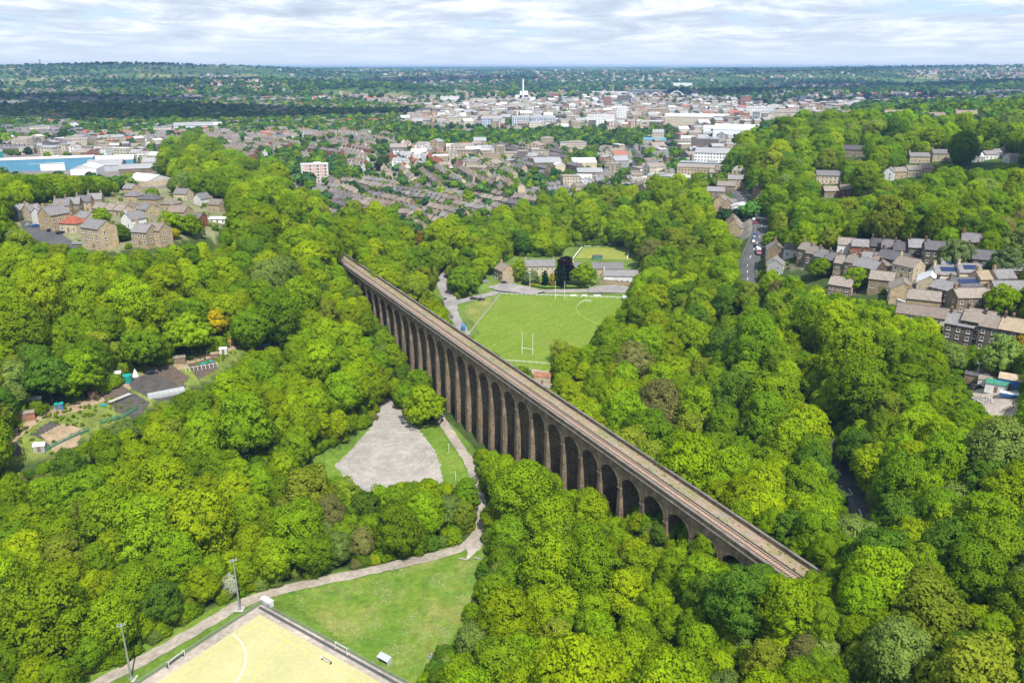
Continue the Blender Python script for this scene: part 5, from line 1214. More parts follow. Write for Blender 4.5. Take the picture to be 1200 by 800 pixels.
def car(x, y, rot, paint, label, van=False, dim=None, group=None, z=None, name=None, cat=None):
    L, W_, H = dim or ((5.4,2.0,2.3) if van else (4.3,1.8,1.45)); b, g, w, rim, hl, cache = car_parts(L, W_, H, van); z = h1(x, y)+.16 if z is None else z
    o = thing(name or ('parked_van' if van else 'parked_car'), label, cat or ('van' if van else 'car'), (x, y, z), rot, group)
    if paint not in cache: cache[paint] = b.mesh('body', M[paint])
    put('body', cache[paint], o); put('windows', g, o)
    for sx_ in (-1, 1):
        for sy in (-1, 1): q = put('wheel', w, o, (sx_*(L*.31), sy*(W_/2-.1), .32)); put('rim', rim, q)
    for sy in (-1, 1): put('headlight', hl, o, (0, sy*(W_/2-.32), 0))
    return o
def car_at(u, v, rot, paint, label, **k): x, y, t = ground_at(u, v); return car(x, y, R(rot), paint, label, **k)
# parking area of the hillside houses
for a in ((35,265,70,'car_silver','silver car at the back of the hillside parking area'),(42,266,70,'car_blue','pale blue car second in the hillside parking area'),(60,271,75,'car_black','left of two black cars near the tall gable'),(71,274,75,'car_black','right of two black cars near the red-roofed house'),(76,267,20,'car_white','white car before the red-roofed house'),(90,287,10,'car_silver','silver car beside the tall three-storey house'),(240,261,60,'car_grey','grey car by the red-brick house on the left hill')): car_at(*a, group=None)
# rugby club lane
for a in ((529,372,95,'car_grey','grey car on the lane beside the viaduct'),(555,351,20,'car_black','black car at the corner of the club lane'),(569,331,15,'car_silver','silver car at the left of the stone club house'),(591,332,10,'car_black','black car on the forecourt of the stone club house'),(522,352,70,'car_black','dark car under the trees at the top of the lane'),(564,352,20,'car_black','small dark car left of the rugby field corner')): car_at(*a)
car_at(543,386,95,'blue_paint','bright blue van parked on the lane end beside the viaduct', van=True)
# main road
for a in ((883,258,80,'car_white','white car far up the main road'),(885,262,80,'car_red','red car far up the main road'),(885,275,75,'car_blue','blue car first in the roadside line'),(884,278.5,75,'car_silver','silver car second in the roadside line'),(883.5,281.5,75,'car_blue','dark blue car third in the roadside line'),(883,284,75,'car_white','white car last in the roadside line'),(885,289,80,'car_black','black car behind the pink lorry'),(937,289,0,'car_red','red car parked above the stepped terrace'),(1027,309,0,'car_red','red car in front of the dark terrace'),(1192,322,0,'car_silver','silver car at the right edge near the pale trees')): car_at(*a)
# pink and white lorry coming down the road
x, y, t = ground_at(888.5, 297); o = thing('lorry', 'pink and white lorry coming down the main road', 'lorry', (x, y, h1(x, y)+.16), R(-100))
b = MB(); b.hexa([(2.2,-1.15,.5),(4.0,-1.15,.5),(4.0,1.15,.5),(2.2,1.15,.5)], [(2.2,-1.1,2.9),(3.75,-1.1,2.9),(3.75,1.1,2.9),(2.2,1.1,2.9)]); b.build('cab', M['pink_paint'], o)
b = MB(); b.hexa([(3.83,-1.0,1.7),(3.95,-1.0,1.7),(3.95,1.0,1.7),(3.83,1.0,1.7)], [(3.72,-1.0,2.6),(3.80,-1.0,2.6),(3.80,1.0,2.6),(3.72,1.0,2.6)]); b.build('windscreen', M['window_glass'], o)
b = MB(); b.box((-.9,0,2.05), (6.0,2.4,2.6)); b.build('cargo_box', M['white_sheet'], o); b = MB(); b.box((-.9,0,2.0), (5.2,2.44,1.1)); b.build('side_stripe', M['pink_paint'], o); b = MB(); b.box((0,0,.6), (7.4,1.0,.25)); b.build('chassis', M['dark_metal'], o)
for xx in (2.9,-2.6):
    for s in (-1,1): b = MB(); b.tube([(xx,s*.85,.48),(xx,s*1.15,.48)], .48, 12); q = b.build('wheel', M['tyre'], o); b = MB(); b.tube([(xx,s*1.0,.48),(xx,s*1.17,.48)], .25, 8); b.build('rim', M['galvanised'], q)
car_at(1194,356,5,'car_white','white van parked at the right edge beside the stone house', van=True)
drape('hill_parking', [(24,263),(52,263),(82,278),(96,288),(70,283),(48,281),(32,276)], M['asphalt'], 'dark tarmac parking area in front of the left hill houses', 'parking', .14, 1.0, h1(*ground_at(55, 272)[:2]))
# yard on the right ----------------------------------------------------
def Z(u, v): x, y, t = ground_at(u, v); return x, y, h1(x, y)
def dr(u0, v0, name, px, mat, label, cat, dz=.12): drape(name, px, mat, label, cat, dz, .6, h1(*ground_at(u0, v0)[:2]))
dr(1170,470,'yard_ground', [(1140,455),(1150,450),(1175,455),(1200,445),(1200,482),(1174,490),(1150,477)], M['pale_track'], 'pale gravel yard with sheds at the right edge', 'yard')
for u, v, rot, L, D, h, rh, w_, r_, lab, nm in ((1144,447,-35,7,4,2.6,.6,'timber','dark_roof','dark timber shed at the back of the right-hand yard','shed'),(1156,452,-35,5,4,2.6,.7,'white_render','brown_roof','white garage with a brown roof in the right-hand yard','garage'),(1167,457,-35,6,5,2.7,.8,'white_render','net_green','white garage with a green roof in the right-hand yard','garage'),(1184,453,-35,7,6,3.2,1.1,'blue_paint','tan_roof','blue workshop with tan roof in the right-hand yard','workshop'),(1198,440,-35,6,5,3.0,1.0,'cream_render','slate_roof','cream outhouse behind the blue workshop','outhouse')):
    x, y, z = Z(u, v); shed(x, y, z, R(rot), L, D, h, rh, w_, r_, lab, nm)
x, y, z = Z(1146,455); car(x, y, R(-20), 'car_black', 'black car parked beside the white garage in the yard')
x, y, z = Z(1143,449); mast(x, y, z, 7, 'street lamp beside the dark shed of the right-hand yard', 0, 1, .1, 'street_lamp')
def heap(x, y, z, r, h, mat, label, seed, name='rubble_heap'):
    g = np.random.default_rng(seed); b = MB(); iv, jf = ICO1
    for _ in range(38):
        a, q = g.uniform(0,6.28), math.sqrt(g.random()); s_ = g.uniform(.15,.5); V = iv*s_*g.uniform(.6,1.2,3)*(1+.25*g.normal(size=(len(iv),1)))+np.array([math.cos(a)*q*r, math.sin(a)*q*r, h*(1-q)+.1]); k = len(b.v); b.v += list(map(tuple, V)); b.f += [tuple(int(e)+k for e in f) for f in jf]; b.m += [0]*len(jf)
    return tag(b.build(name, M[mat], None, (x, y, z)), label, 'heap')
x, y, z = Z(1155,470); heap(x, y, z, 3.6, 1.2, 'stone_rubble', 'pale heap of rubble and scrap in the right-hand yard', 2)
x, y, z = Z(1182,466); o = thing('boat_trailer', 'blue covered trailer in the right-hand yard', 'trailer', (x, y, z), R(-30)); b = MB(); b.hexa([(-2.4,-.9,.5),(2.0,-.9,.5),(2.0,.9,.5),(-2.4,.9,.5)], [(-2.5,-1.1,1.6),(2.3,-1.1,1.6),(2.3,1.1,1.6),(-2.5,1.1,1.6)]); b.build('body', M['blue_paint'], o); b = MB(); b.box((-.1,0,1.66), (5,2.3,.12)); b.build('cover', M['white_sheet'], o)
for s in (-1,1): b = MB(); b.tube([(0,s*.9,.35),(0,s*1.1,.35)], .35, 10); b.build('wheel', M['tyre'], o)
x0, y0, z0 = Z(1174,484); x1, y1, z1 = Z(1200,474); low_fence('yard_fence', [(x0,y0),(x1,y1)], 1.6, 'timber', 'brown fence along the lower edge of the right-hand yard', rails=5)
retaining_wall((1172,490),(1200,482),.8,'pale low wall below the right-hand yard','pale_sandstone')
retaining_wall((1040,352),(1064,358),2.2,'pale garden wall in front of the garage bungalow','white_render')
retaining_wall((1112,404),(1126,408),1.6,'pale garden wall in front of the dark terrace','pale_sandstone')
# allotments ---------------------------------------------------------
zA = 27.0
dr(150,455,'allotment_path', [(0,512),(45,488),(92,473),(140,455),(160,445),(210,428),(262,410),(300,398),(300,401),(262,414),(212,432),(165,448),(142,460),(96,478),(48,493),(0,520)], M['pale_soil'], 'trodden path along the back of the allotments', 'path', .05)
PLN = []
for px, m, lab in (([(118,465),(142,454),(158,460),(130,472)],'soil','dug dark brown plot left of the netted bed'),([(130,474),(152,463),(175,468),(160,482),(135,480)],'dark_soil','dark netted bed beside the grey strip'),([(150,452),(185,440),(218,446),(205,456),(185,462),(155,458)],'dark_soil','large dark net-covered bed in the middle of the allotments'),([(178,440),(200,431),(222,438),(210,446)],'soil','bare brown bed behind the dark netted one'),([(220,430),(250,422),(256,428),(232,440)],'soil','bed under the net frames'),([(35,510),(62,497),(80,500),(60,512)],'dark_soil','dark dug plot at the left of the allotments'),([(48,512),(75,500),(97,500),(88,512),(62,520)],'pale_soil','pale bare clay plot at the left of the allotments'),([(0,525),(22,520),(24,528),(0,532)],'dark_soil','dark plot at the left edge'),([(282,409),(300,400),(320,402),(300,410)],'soil','brown plot at the far end of the allotments')):
    dr((px[0][0]+px[2][0])/2, (px[0][1]+px[2][1])/2, 'vegetable_plot', px, M[m], lab, 'plot', .10+.012*(PLN.append(1) or len(PLN)))
x, y, z = Z(150,447); o = thing('water_tank', 'teal green water tank among the allotment sheds', 'tank', (x, y, z)); b = MB(); b.tube([(0,0,-.3),(0,0,2.6)], 1.6, 16); b.build('tank_body', M['teal_paint'], o); b = MB(); b.tube([(0,0,2.6),(0,0,2.75)], [1.7,1.6], 16); b.build('lid', M['tarpaulin_teal'], o); SPECIAL.append((x, y, 2))
for u, v, rot, L, D, h, rh, w_, r_, lab, nm in ((136,443,20,4,3,2.2,.6,'timber','pale_roof','grey-roofed shed under the trees left of the teal tank','shed'),(128,452,20,3,2.4,2,.5,'red_paint','brown_roof','small red shed under the trees at the back of the allotments','shed'),(110,466,25,3,2.4,2,.5,'timber','rust_sheet','rusty-roofed shed below the big round trees','shed'),(30,490,25,6,3,2.2,.5,'rust_sheet','brown_roof','long brown shed in the shade at the left of the allotments','shed'),(42,473,25,4,3,2.2,.5,'timber','pale_roof','pale-roofed shed in shade, second from the left of the allotments','shed'),(70,478,25,2.4,2,1.8,.3,'blue_paint','tarpaulin_teal','small bright blue shed on the allotment path','shed'),(48,527,10,3.4,2.6,2.0,.8,'grey_render','white_sheet','white-roofed little hut at the near left end of the allotments','hut'),(210,424,20,5,3,2.2,.5,'timber','brown_roof','brown shed in shade right of the grey car','shed'),(252,419,15,3,2.4,2,.5,'timber','tan_roof','tan-roofed shed near the far end of the allotments','shed'),(262,413,15,3,2.4,1.9,.5,'white_render','white_sheet','whitish shed among clutter at the far end of the allotments','shed'),(267,405,15,3,2.4,2,.5,'brown_stone','rust_sheet','rusty little shed at the far end under the trees','shed')):
    x, y, z = Z(u, v); shed(x, y, z, R(rot), L, D, h, rh, w_, r_, lab, nm)
x, y, z = Z(178,437); car(x, y, R(20), 'car_grey', 'grey car parked in shade at the back of the allotments')
x, y, z = Z(159,441); b = MB(); b.tube([(0,0,0),(0,0,1.2),(0,0,3.2)], [1.2,.9,.05], 8); tag(b.build('tent_canopy', M['white_sheet'], None, (x, y, z)), 'small white pointed tent beside the teal tank', 'tent')
# polytunnel
x, y, z = Z(195,463); o = thing('polytunnel', 'long pale polytunnel greenhouse in front of the dark netted bed', 'greenhouse', (x, y, z), R(33)); b = MB(); Lp = 13; n = 8
tpl = NT('polythene'); d_ = tpl.add('BsdfDiffuse'); d_.inputs[0].default_value = (.75,.78,.8,1); tr_ = tpl.add('BsdfTransparent'); ms_ = tpl.add('MixShader'); ms_.inputs[0].default_value = .32; tpl.link(tr_.outputs[0], ms_.inputs[1]); tpl.link(d_.outputs[0], ms_.inputs[2]); tpl.link(ms_.outputs[0], tpl.out.inputs[0])
ar = [(math.cos(math.pi*i/n)*1.6, math.sin(math.pi*i/n)*2.2) for i in range(n+1)]
for (y0, z0), (y1, z1) in zip(ar[:-1], ar[1:]): b.face([(-Lp/2,y0,z0),(Lp/2,y0,z0),(Lp/2,y1,z1),(-Lp/2,y1,z1)])
for s in (-1,1): b.face([(s*Lp/2,a,c) for a, c in ar])
b.build('cover', M['polythene'], o)
for i in range(8): b = MB(); xx = -Lp/2+Lp*i/7; b.tube([(xx,a*1.01,c*1.01) for a, c in ar], .05, 4); b.build('hoop', M['galvanised'], o)
SPECIAL.append((x, y, 4))
x, y, z = Z(236,432); o = thing('net_frame', 'row of pale hooped net frames on the allotments', 'net frame', (x, y, z), R(30))
for i in range(9): b = MB(); xx = -6+1.5*i; b.tube([(xx,-1.6,0),(xx,-.8,1.3),(xx,.8,1.3),(xx,1.6,0)], .07, 4); b.build('hoop', M['white_sheet'], o)
b = MB(); b.tube([(-6,0,1.34),(6,0,1.34)], .05, 4); b.build('ridge_bar', M['white_sheet'], o)
for u0, v0, u1, v1, lab, m in ((232,428,249,423,'teal cover sheet on a raised bed','tarpaulin_teal'),(118,476,124,474,'small teal tarpaulin lying on the allotment grass','tarpaulin_teal'),(300,405,318,404,'teal cover on the farthest allotment bed','tarpaulin_teal')):
    a, c = Z(u0, v0), Z(u1, v1); L = math.hypot(c[0]-a[0], c[1]-a[1]); b = MB(); b.box((0,0,.25), (L,1.3,.5), taper=.92); b.box((0,0,.52), (L*.9,.5,.06)); tag(b.build('covered_bed', M[m], None, ((a[0]+c[0])/2,(a[1]+c[1])/2,(a[2]+c[2])/2), math.atan2(c[1]-a[1],c[0]-a[0])), lab, 'covered bed')
for pts, lab in (([(50,531),(84,514),(104,505)],'green netting fence at the near left edge of the allotments'),([(118,497),(145,490),(161,480)],'green netting fence in front of the grassy plots')):
    W_ = [Z(*p)[:2] for p in pts]; o = low_fence('netting_fence', W_, 1.7, 'net_green', lab, rails=9, step=2.5)
a, c = Z(128,474), Z(153,463); b = MB(); L = math.hypot(c[0]-a[0], c[1]-a[1]); b.box((0,0,.12), (L,1.6,.3)); b.box((0,.6,.3), (L,.15,.12)); tag(b.build('concrete_path', M['concrete'], None, ((a[0]+c[0])/2,(a[1]+c[1])/2,zA), math.atan2(c[1]-a[1],c[0]-a[0])), 'pale grey strip beside the dark netted bed', 'path', kind='structure')
ALLOT_GREEN = []
for (u, v, sx_, sy, n_, seed) in ((75,492,7,3,50,1),(105,482,8,3,40,2),(268,420,7,3,50,3),(20,505,6,3,40,4),(150,478,6,2,25,5),(235,424,5,2,20,6),(300,403,6,2,25,7)):
    x, y, z = Z(u, v); g = np.random.default_rng(seed)
    for _ in range(n_): ALLOT_GREEN.append((x+g.normal()*sx_, y+g.normal()*sy, g.uniform(.03,.11)))
# ------------------------------------------------------------------ trees that stand out
def one_tree(u, v, label, tint='mid', R_=5, H=9, zb=3, shape='dome', seed=1, name='broadleaf_tree', xy=None, **k):
    x, y = xy if xy else ground_at(u, v)[:2]
    cm = crown_mesh('crown', M['leaf_'+tint], seed, R_, H, zb, k.pop('lobes', 9), shape=shape, **k); tm = trunk_mesh('trunk', M['bark'], seed, R_, H, zb)
    SPECIAL.append((x, y, R_*.8)); return plant_tree(x, y, 0, 1, 1, 0, label, None, 'tree', name, (cm, tm))
one_tree(498,498,'big round lime tree beside the gravel car park, with its trunk showing','lime',8.2,13,3.0,seed=61,nclump=190)
one_tree(662,333,'dark red copper beech in front of the club house','copper',7,15.5,2.5,seed=62,name='copper_beech',nclump=170)
one_tree(684,336,'round fresh green tree on the club lawn','fresh',8,11.5,3.4,seed=63,nclump=170)
for u, v, r_, h_, lab, lf in ((655,337,2.3,14,'left of the twin dark cypresses before the copper beech','dark'),(660,338,2.0,14.5,'right of the twin dark cypresses before the copper beech','dark'),(638.5,336,2.1,11,'single dark cypress left of the golden conifer','dark'),(647,336,1.9,9,'golden conifer between the dark cypresses','golden')): one_tree(u, v, lab, lf, r_, h_, .3, 'column', int(u*7), 'cypress_tree', nclump=80, leaf=.4, cr=.8)
one_tree(622,333,'small pale green tree on the club lawn','pale',5,6,1.5,seed=65); one_tree(608,330,'tall light green tree between the stone house and the club house','fresh',4,13,2,'oval',66)
for u, v, lab, lf in ((623,336,'yellow flowering bush below the pale tree','yellow'),(633,335,'yellow-green bush beside the single cypress','golden')): one_tree(u, v, lab, lf, 1.6, 1.8, .2, seed=int(u), name='garden_bush', nclump=40, cr=.6, leaf=.3)
one_tree(740,450,'large brownish thin-leaved tree with pale limbs at the edge of the rugby field','brown',10,15,4,seed=67,nclump=230,loose=.5,leaf=.42,core=.5)
one_tree(655,425,'feathery olive tree at the lower right of the rugby field','olive',4,9,2,'oval',68,loose=.4,leaf=.4)
one_tree(256,398,'bright yellow tree above the allotments','yellow',4.2,9.5,3.5,seed=69)
for u, v, r_, h_, lab, lf, sd in ((170,440,8.6,13,'huge round tree above the teal tank, half yellow-green','mid',70),(225,420,9.5,13,'huge round fresh green tree above the middle of the allotments','fresh',71),(98,471,8,13,'big fresh green tree above the red shed','fresh',72),(62,478,7.5,13.5,'big dark green tree above the allotment path','deep',73)): one_tree(u, v-5, lab, lf, r_, h_, 3.6, seed=sd, nclump=190)
one_tree(494,293,'dark golden-brown conifer beyond the viaduct','golden',4,13,.5,'oval',75,'conifer_tree',leaf=.45); one_tree(467,283,'white blossoming hawthorn beyond the viaduct','blossom',3,5,1.5,seed=76,name='hawthorn_tree')
one_tree(272,695,'white blossoming hawthorn behind the right floodlight mast','blossom',2.3,4.6,.8,seed=77,name='hawthorn_tree')
one_tree(1133,268,'bright yellow tree in the dark wood above the village','yellow',5,9,3,seed=78)
for u, v, r_, lab, lf, sd in ((1118,318,7.5,'round pale grey-green tree at the right end of the dark terrace','pale',79),(1176,325,6.5,'round pale tree at the right edge of the village','pale',80),(1190,305,8,'large pale tree behind the right edge of the village','grey',81),(1172,370,6.2,'round light green tree in front of the stone house with the white van','fresh',82),(1192,418,3.2,'golden bush at the right end of the dark terrace','golden',83),(1170,440,7,'round grey-green tree behind the yard sheds','grey',84),(1000,340,5,'light green tree beside the tall dark-fronted house','fresh',85),(960,326,5,'dark tree below the stepped terrace','mid',86),(903,290,4.5,'dark round tree beside the main road bend','mid',87)): one_tree(u, v, lab, lf, r_, r_*1.45, 2.2, seed=sd, nclump=120)
for u, v, r_, lab, lf, sd in ((120,262,4,'round garden tree behind the red-roofed house','mid',88),(143,282,4,'dark shrub between the tall house and the pair of tan houses','deep',89),(203,272,6,'broad tree right of the pair of tan houses','fresh',90),(225,276,6,'second broad tree right of the pair of tan houses','mid',91),(180,235,4.5,'tree between the hill houses at the back','mid',92),(205,280,2,'yellow shrub at the right of the pair of tan houses','yellow',93)): one_tree(u, v, lab, lf, r_, r_*1.35, 1.5, seed=sd)
# ------------------------------------------------------------------ town and far country
def facade_mat(name, col, win=(.06,.07,.085), sx=3.2, sz=3.3, fx=.42, fz=.45):
    col = sc(col, KC)
    t = NT(name); v = t.coord('Object'); s = t.add('SeparateXYZ'); t.link(v, s.inputs[0])
    h = t.math('ADD', s.outputs[0], s.outputs[1]); a = t.math('LESS_THAN', t.math('FRACT', t.math('DIVIDE', h, sx)), fx); b_ = t.math('LESS_THAN', t.math('FRACT', t.math('DIVIDE', t.math('ADD', s.outputs[2], .4), sz)), fz)
    n = t.noise(v, .15, 5); c = t.ramp(n, [(.3, sc(col,.82)),(.7, sc(col,1.15))])
    return t.bsdf(t.mix(t.math('MULTIPLY', a, b_), c, win), .8, .2)
for k, c in (('stone',(.40,.32,.21)),('pale',(.55,.49,.38)),('white',(.74,.74,.73)),('brick',(.33,.16,.11)),('dark',(.17,.14,.12)),('grey',(.36,.36,.36)),('cream',(.62,.56,.46))): facade_mat('facade_'+k, c)
facade_mat('facade_glass', (.62,.66,.70), (.05,.11,.19), 4.5, 4, .72, .7); facade_mat('facade_blue', (.72,.74,.76), (.04,.15,.28), 3, 3.3, .7, .5)
plain('far_white_roof', (.56,.56,.56), .6, .06, .05); plain('far_grey_roof', (.30,.30,.31), .7, .12, .05); plain('far_stone_roof', (.26,.22,.19), .8, .15, .08); plain('far_red_roof', (.34,.13,.09), .8, .1, .08); plain('far_brown', (.22,.18,.14), .9, .15, .05); plain('stadium_blue', (.02,.20,.52), .4, .05, .05); plain('chimney_white', (.80,.80,.80), .6, .02, .05)
_bn = {}
def building(u, v, wpx, hpx, dep, wall, roof, label, rot=0, kind='flat', name='town_building', cat='building', bays=1, t=None, rh=None):
    """a building whose front stands at the photo pixel (u = middle, v = foot)"""
    x, y, tt = ground_at(u, v); W_ = wpx*tt/F; H = hpx*tt/F*1.04
    ux, uy = x/math.hypot(x, y), y/math.hypot(x, y); x += ux*dep/2; y += uy*dep/2
    o = thing(name, label, cat, (x, y, h1(x, y)), -math.atan2(x, y)+R(rot)); X, Y = W_/2, dep/2; b = MB(); b.box((0,0,(H-8)/2), (W_, dep, H+8)); b.build('wall', M[wall], o); r = MB()
    rh = rh or min(W_, dep)*.16
    if kind == 'flat':
        r.box((0,0,H+.25), (W_+.6, dep+.6, .5)); r.box((W_*.1,0,H+1.2), (min(W_*.3,8), min(dep*.4,8), 1.6))
    elif kind in ('gable', 'saw'):
        for i in range(bays):
            x0 = -X+W_*i/bays; w = W_/bays
            if bays == 1 and W_ >= dep:
                for s in (-1,1):
                    p = [(-X-.3,s*(Y+.4),H-.1),(X+.3,s*(Y+.4),H-.1),(X+.3,0,H+rh),(-X-.3,0,H+rh)]
                    if s > 0: p = [p[1],p[0],p[3],p[2]]
                    r.hexa(p, [(a,c,d+.3) for a,c,d in p])
                for s in (-1,1): r.face([(s*X,-Y,H),(s*X,Y,H),(s*X,0,H+rh)][::s])
            else:
                q = .5 if kind == 'gable' else .85
                r.face([(x0,-Y-.3,H),(x0+w*q,-Y-.3,H+rh),(x0+w*q,Y+.3,H+rh),(x0,Y+.3,H)]); r.face([(x0+w*q,-Y-.3,H+rh),(x0+w,-Y-.3,H),(x0+w,Y+.3,H),(x0+w*q,Y+.3,H+rh)])
                for s in (-1,1): r.face([(x0,s*Y,H),(x0+w,s*Y,H),(x0+w*q,s*Y,H+rh)][::-s])
    elif kind == 'hip':
        q = min(X*.8, Y); e = [(-X-.4,-Y-.4,H),(X+.4,-Y-.4,H),(X+.4,Y+.4,H),(-X-.4,Y+.4,H)]; a, c = (-X+q,0,H+rh), (X-q,0,H+rh)
        r.face([e[0],e[1],c,a]); r.face([e[1],e[2],c]); r.face([e[2],e[3],a,c]); r.face([e[3],e[0],a])
    r.build('roof', M[roof], o); FOOT.append((x, y, max(X, Y)+2)); return o, W_, H
LAND = [
 (57,200,100,13,26,'blue_sheet','far_white_roof','long pale blue factory with a white roof at the left',-8,'flat'),(2,197,8,18,30,'teal_paint','far_grey_roof','teal factory block at the left edge',0,'flat'),(132,196,50,8,26,'blue_sheet','far_white_roof','right wing of the pale blue factory',-8,'gable'),
 (58,200,38,8,25,'white_sheet','far_white_roof','white shed in front of the blue factory',-10,'gable'),(104,205,28,7,35,'white_sheet','far_white_roof','low white-roofed shed right of the factory',-15,'gable'),(126,201,38,7,30,'grey_sheet','far_grey_roof','grey-roofed warehouse with pale walls',-12,'gable'),(176,218,36,7,30,'pale_sandstone','far_white_roof','bright white gabled hall roof among the trees',35,'gable'),(165,203,44,6,22,'brown_stone','far_grey_roof','long grey mill roofs behind the white hall',-5,'gable'),
 (48,157,21,8,14,'facade_cream','far_grey_roof','cream slab of flats at the left, alone in the trees',0,'flat'),(191,158,19,8,14,'facade_cream','far_grey_roof','pale slab of flats left of the blue-roofed works',0,'flat'),(167,150,36,3.5,25,'white_sheet','far_white_roof','long low white shed far left',0,'flat'),(228,155,44,7,30,'facade_blue','far_grey_roof','blue-fronted works left of centre',0,'gable'),(250,152,20,5,25,'white_sheet','far_white_roof','white unit at the end of the blue-fronted works',0,'gable'),(88,152,12,6,14,'facade_white','far_white_roof','small white block in the left woods',0,'flat'),
 (541,147,30,8,18,'facade_pale','far_stone_roof','long pale stone block left of the glass-fronted halls',0,'flat'),(576,149,24,9,22,'facade_glass','far_grey_roof','left glass-fronted hall before the town centre',0,'gable'),(610,148,20,9,22,'facade_glass','far_grey_roof','middle glass-fronted hall before the town centre',0,'gable'),(636,148,29,9,22,'facade_glass','far_grey_roof','right glass-fronted hall before the town centre',0,'gable'),
 (704,147,32,11,20,'facade_white','far_white_roof','white office block in the town centre',0,'flat'),(728,144,12,16,18,'facade_white','far_white_roof','tall white office tower in the town centre',0,'flat'),(711,128,9,13,16,'facade_brick','far_grey_roof','brown tower block in the town centre',0,'flat'),(731,122,16,9,18,'facade_dark','far_grey_roof','dark tower block right of the brown one',0,'flat'),(729,126,9,6,10,'teal_paint','far_grey_roof','teal block at the foot of the dark tower',0,'flat'),
 (650,118,10,8,16,'facade_brick','far_grey_roof','brown block near the white chimney',0,'flat'),(749,135,12,10,16,'facade_stone','far_stone_roof','sandstone hall left of the long stone hall',0,'hip'),(771,138,24,9,18,'facade_stone','far_stone_roof','long sandstone hall in the town centre',0,'gable'),
 (816,147,72,9,30,'facade_pale','far_white_roof','very long pale shed in the town centre',0,'gable'),(873,127,12,13,18,'facade_brick','far_grey_roof','brown tower right of the town centre',0,'flat'),(890,136,32,9,25,'facade_white','far_white_roof','long white hall with dark windows at the right of the centre',0,'flat'),
 (828,181,24,17,22,'facade_dark','far_grey_roof','big dark six-storey mill',0,'flat'),(813,180,8,18,12,'facade_dark','far_grey_roof','dark stair tower beside the big mill',0,'flat'),(837,193,44,12,26,'facade_white','far_grey_roof','white-walled works with grey roof below the mill',-6,'gable'),(828,197,62,5,14,'blue_sheet','far_grey_roof','low blue-edged shed in front of the white-walled works',-6,'flat'),
 (820,209,52,11,16,'facade_stone','far_stone_roof','long three-storey stone mill',-6,'gable'),(798,218,25,8,26,'white_sheet','far_white_roof','white flat-roofed shed left of the main road',-8,'flat'),(772,224,27,15,20,'facade_stone','far_grey_roof','square stone mill with flat grey roof',-6,'flat'),(870,213,24,11,18,'facade_stone','far_white_roof','works with pale glass saw-tooth roof',-5,'saw',4),
 (683,198,28,7,30,'pale_sandstone','far_white_roof','white-roofed shed in the middle of the town',10,'gable'),(640,199,32,8,30,'brown_stone','far_grey_roof','big grey-roofed hall in the middle of the town',10,'gable'),(655,202,12,8,18,'cream_render','far_white_roof','small yellowish hall beside the big grey-roofed one',10,'gable'),(690,209,30,7,22,'brown_stone','far_grey_roof','dark-roofed hall right of the white-roofed shed',10,'gable'),
 (676,178,22,10,16,'facade_pale','far_stone_roof','pale stone chapel in the middle of the town',-10,'hip'),(641,172,15,9,16,'facade_stone','far_stone_roof','stone villa in the tree belt',0,'hip'),(664,176,16,8,12,'facade_cream','far_grey_roof','cream block beside the chapel',0,'flat'),
 (833,158,18,7,22,'white_sheet','far_white_roof','white unit in front of the long pale shed',0,'gable'),(860,163,46,9,45,'white_sheet','far_white_roof','big bright white warehouse left of the wooded hill',-6,'gable'),(767,171,26,6,18,'pale_sandstone','blue_sheet','shed with a bright blue roof beside the main street',-6,'gable'),(848,147,24,9,20,'facade_brick','far_grey_roof','brick block left of the chimney',0,'flat'),
 (761,110,40,4,60,'white_sheet','far_white_roof','long white retail shed beyond the town centre',0,'flat'),(800,101,22,3,60,'white_sheet','far_white_roof','white shed on the far valley floor',0,'flat'),(715,112,40,4,40,'facade_white','far_white_roof','cluster of pale blocks left of the stadium',0,'flat'),
 (921,144,32,11,24,'facade_pale','far_stone_roof','sandstone block at the left foot of the wooded hill',0,'gable'),(901,137,7,10,18,'facade_blue','far_white_roof','white-framed block at the left foot of the wooded hill',0,'flat'),(1002,127,24,4.5,40,'white_sheet','far_white_roof','white shed among the trees beyond the right-hand hill',0,'gable'),(970,130,16,4,24,'grey_sheet','far_grey_roof','grey shed left of the white one beyond the hill',0,'flat'),
 (370,214,31,20,13,'white_render','far_white_roof','white slab of flats with pink panels in the town',0,'flat'),(527,120,22,6,26,'facade_white','far_white_roof','pale blocks left of the white chimney',0,'flat'),(566,122,30,5,26,'facade_pale','far_white_roof','pale hall left of the white chimney',0,'flat'),(622,126,50,4.5,30,'facade_cream','far_white_roof','long cream shed below the white chimney',0,'flat'),
 (905,153,26,5,30,'facade_pale','far_stone_roof','stone shed row right of the white warehouse',0,'gable'),(600,186,18,6,12,'facade_pale','far_stone_roof','pale stone school among the terraces',0,'gable'),(560,205,24,8,14,'brown_stone','far_stone_roof','brown stone hall among the terraces',-20,'gable'),(866,252,22,6,14,'white_sheet','far_white_roof','white-roofed garage beside the main road',-12,'gable'),(883,208,22,8,16,'facade_stone','far_stone_roof','stone mill cottages at the foot of the wooded hill',-10,'gable'),
]
for L_ in LAND: o, W_, H_ = building(*L_[:8], rot=L_[8], kind=L_[9], bays=(L_[10] if len(L_) > 10 else 1)); 
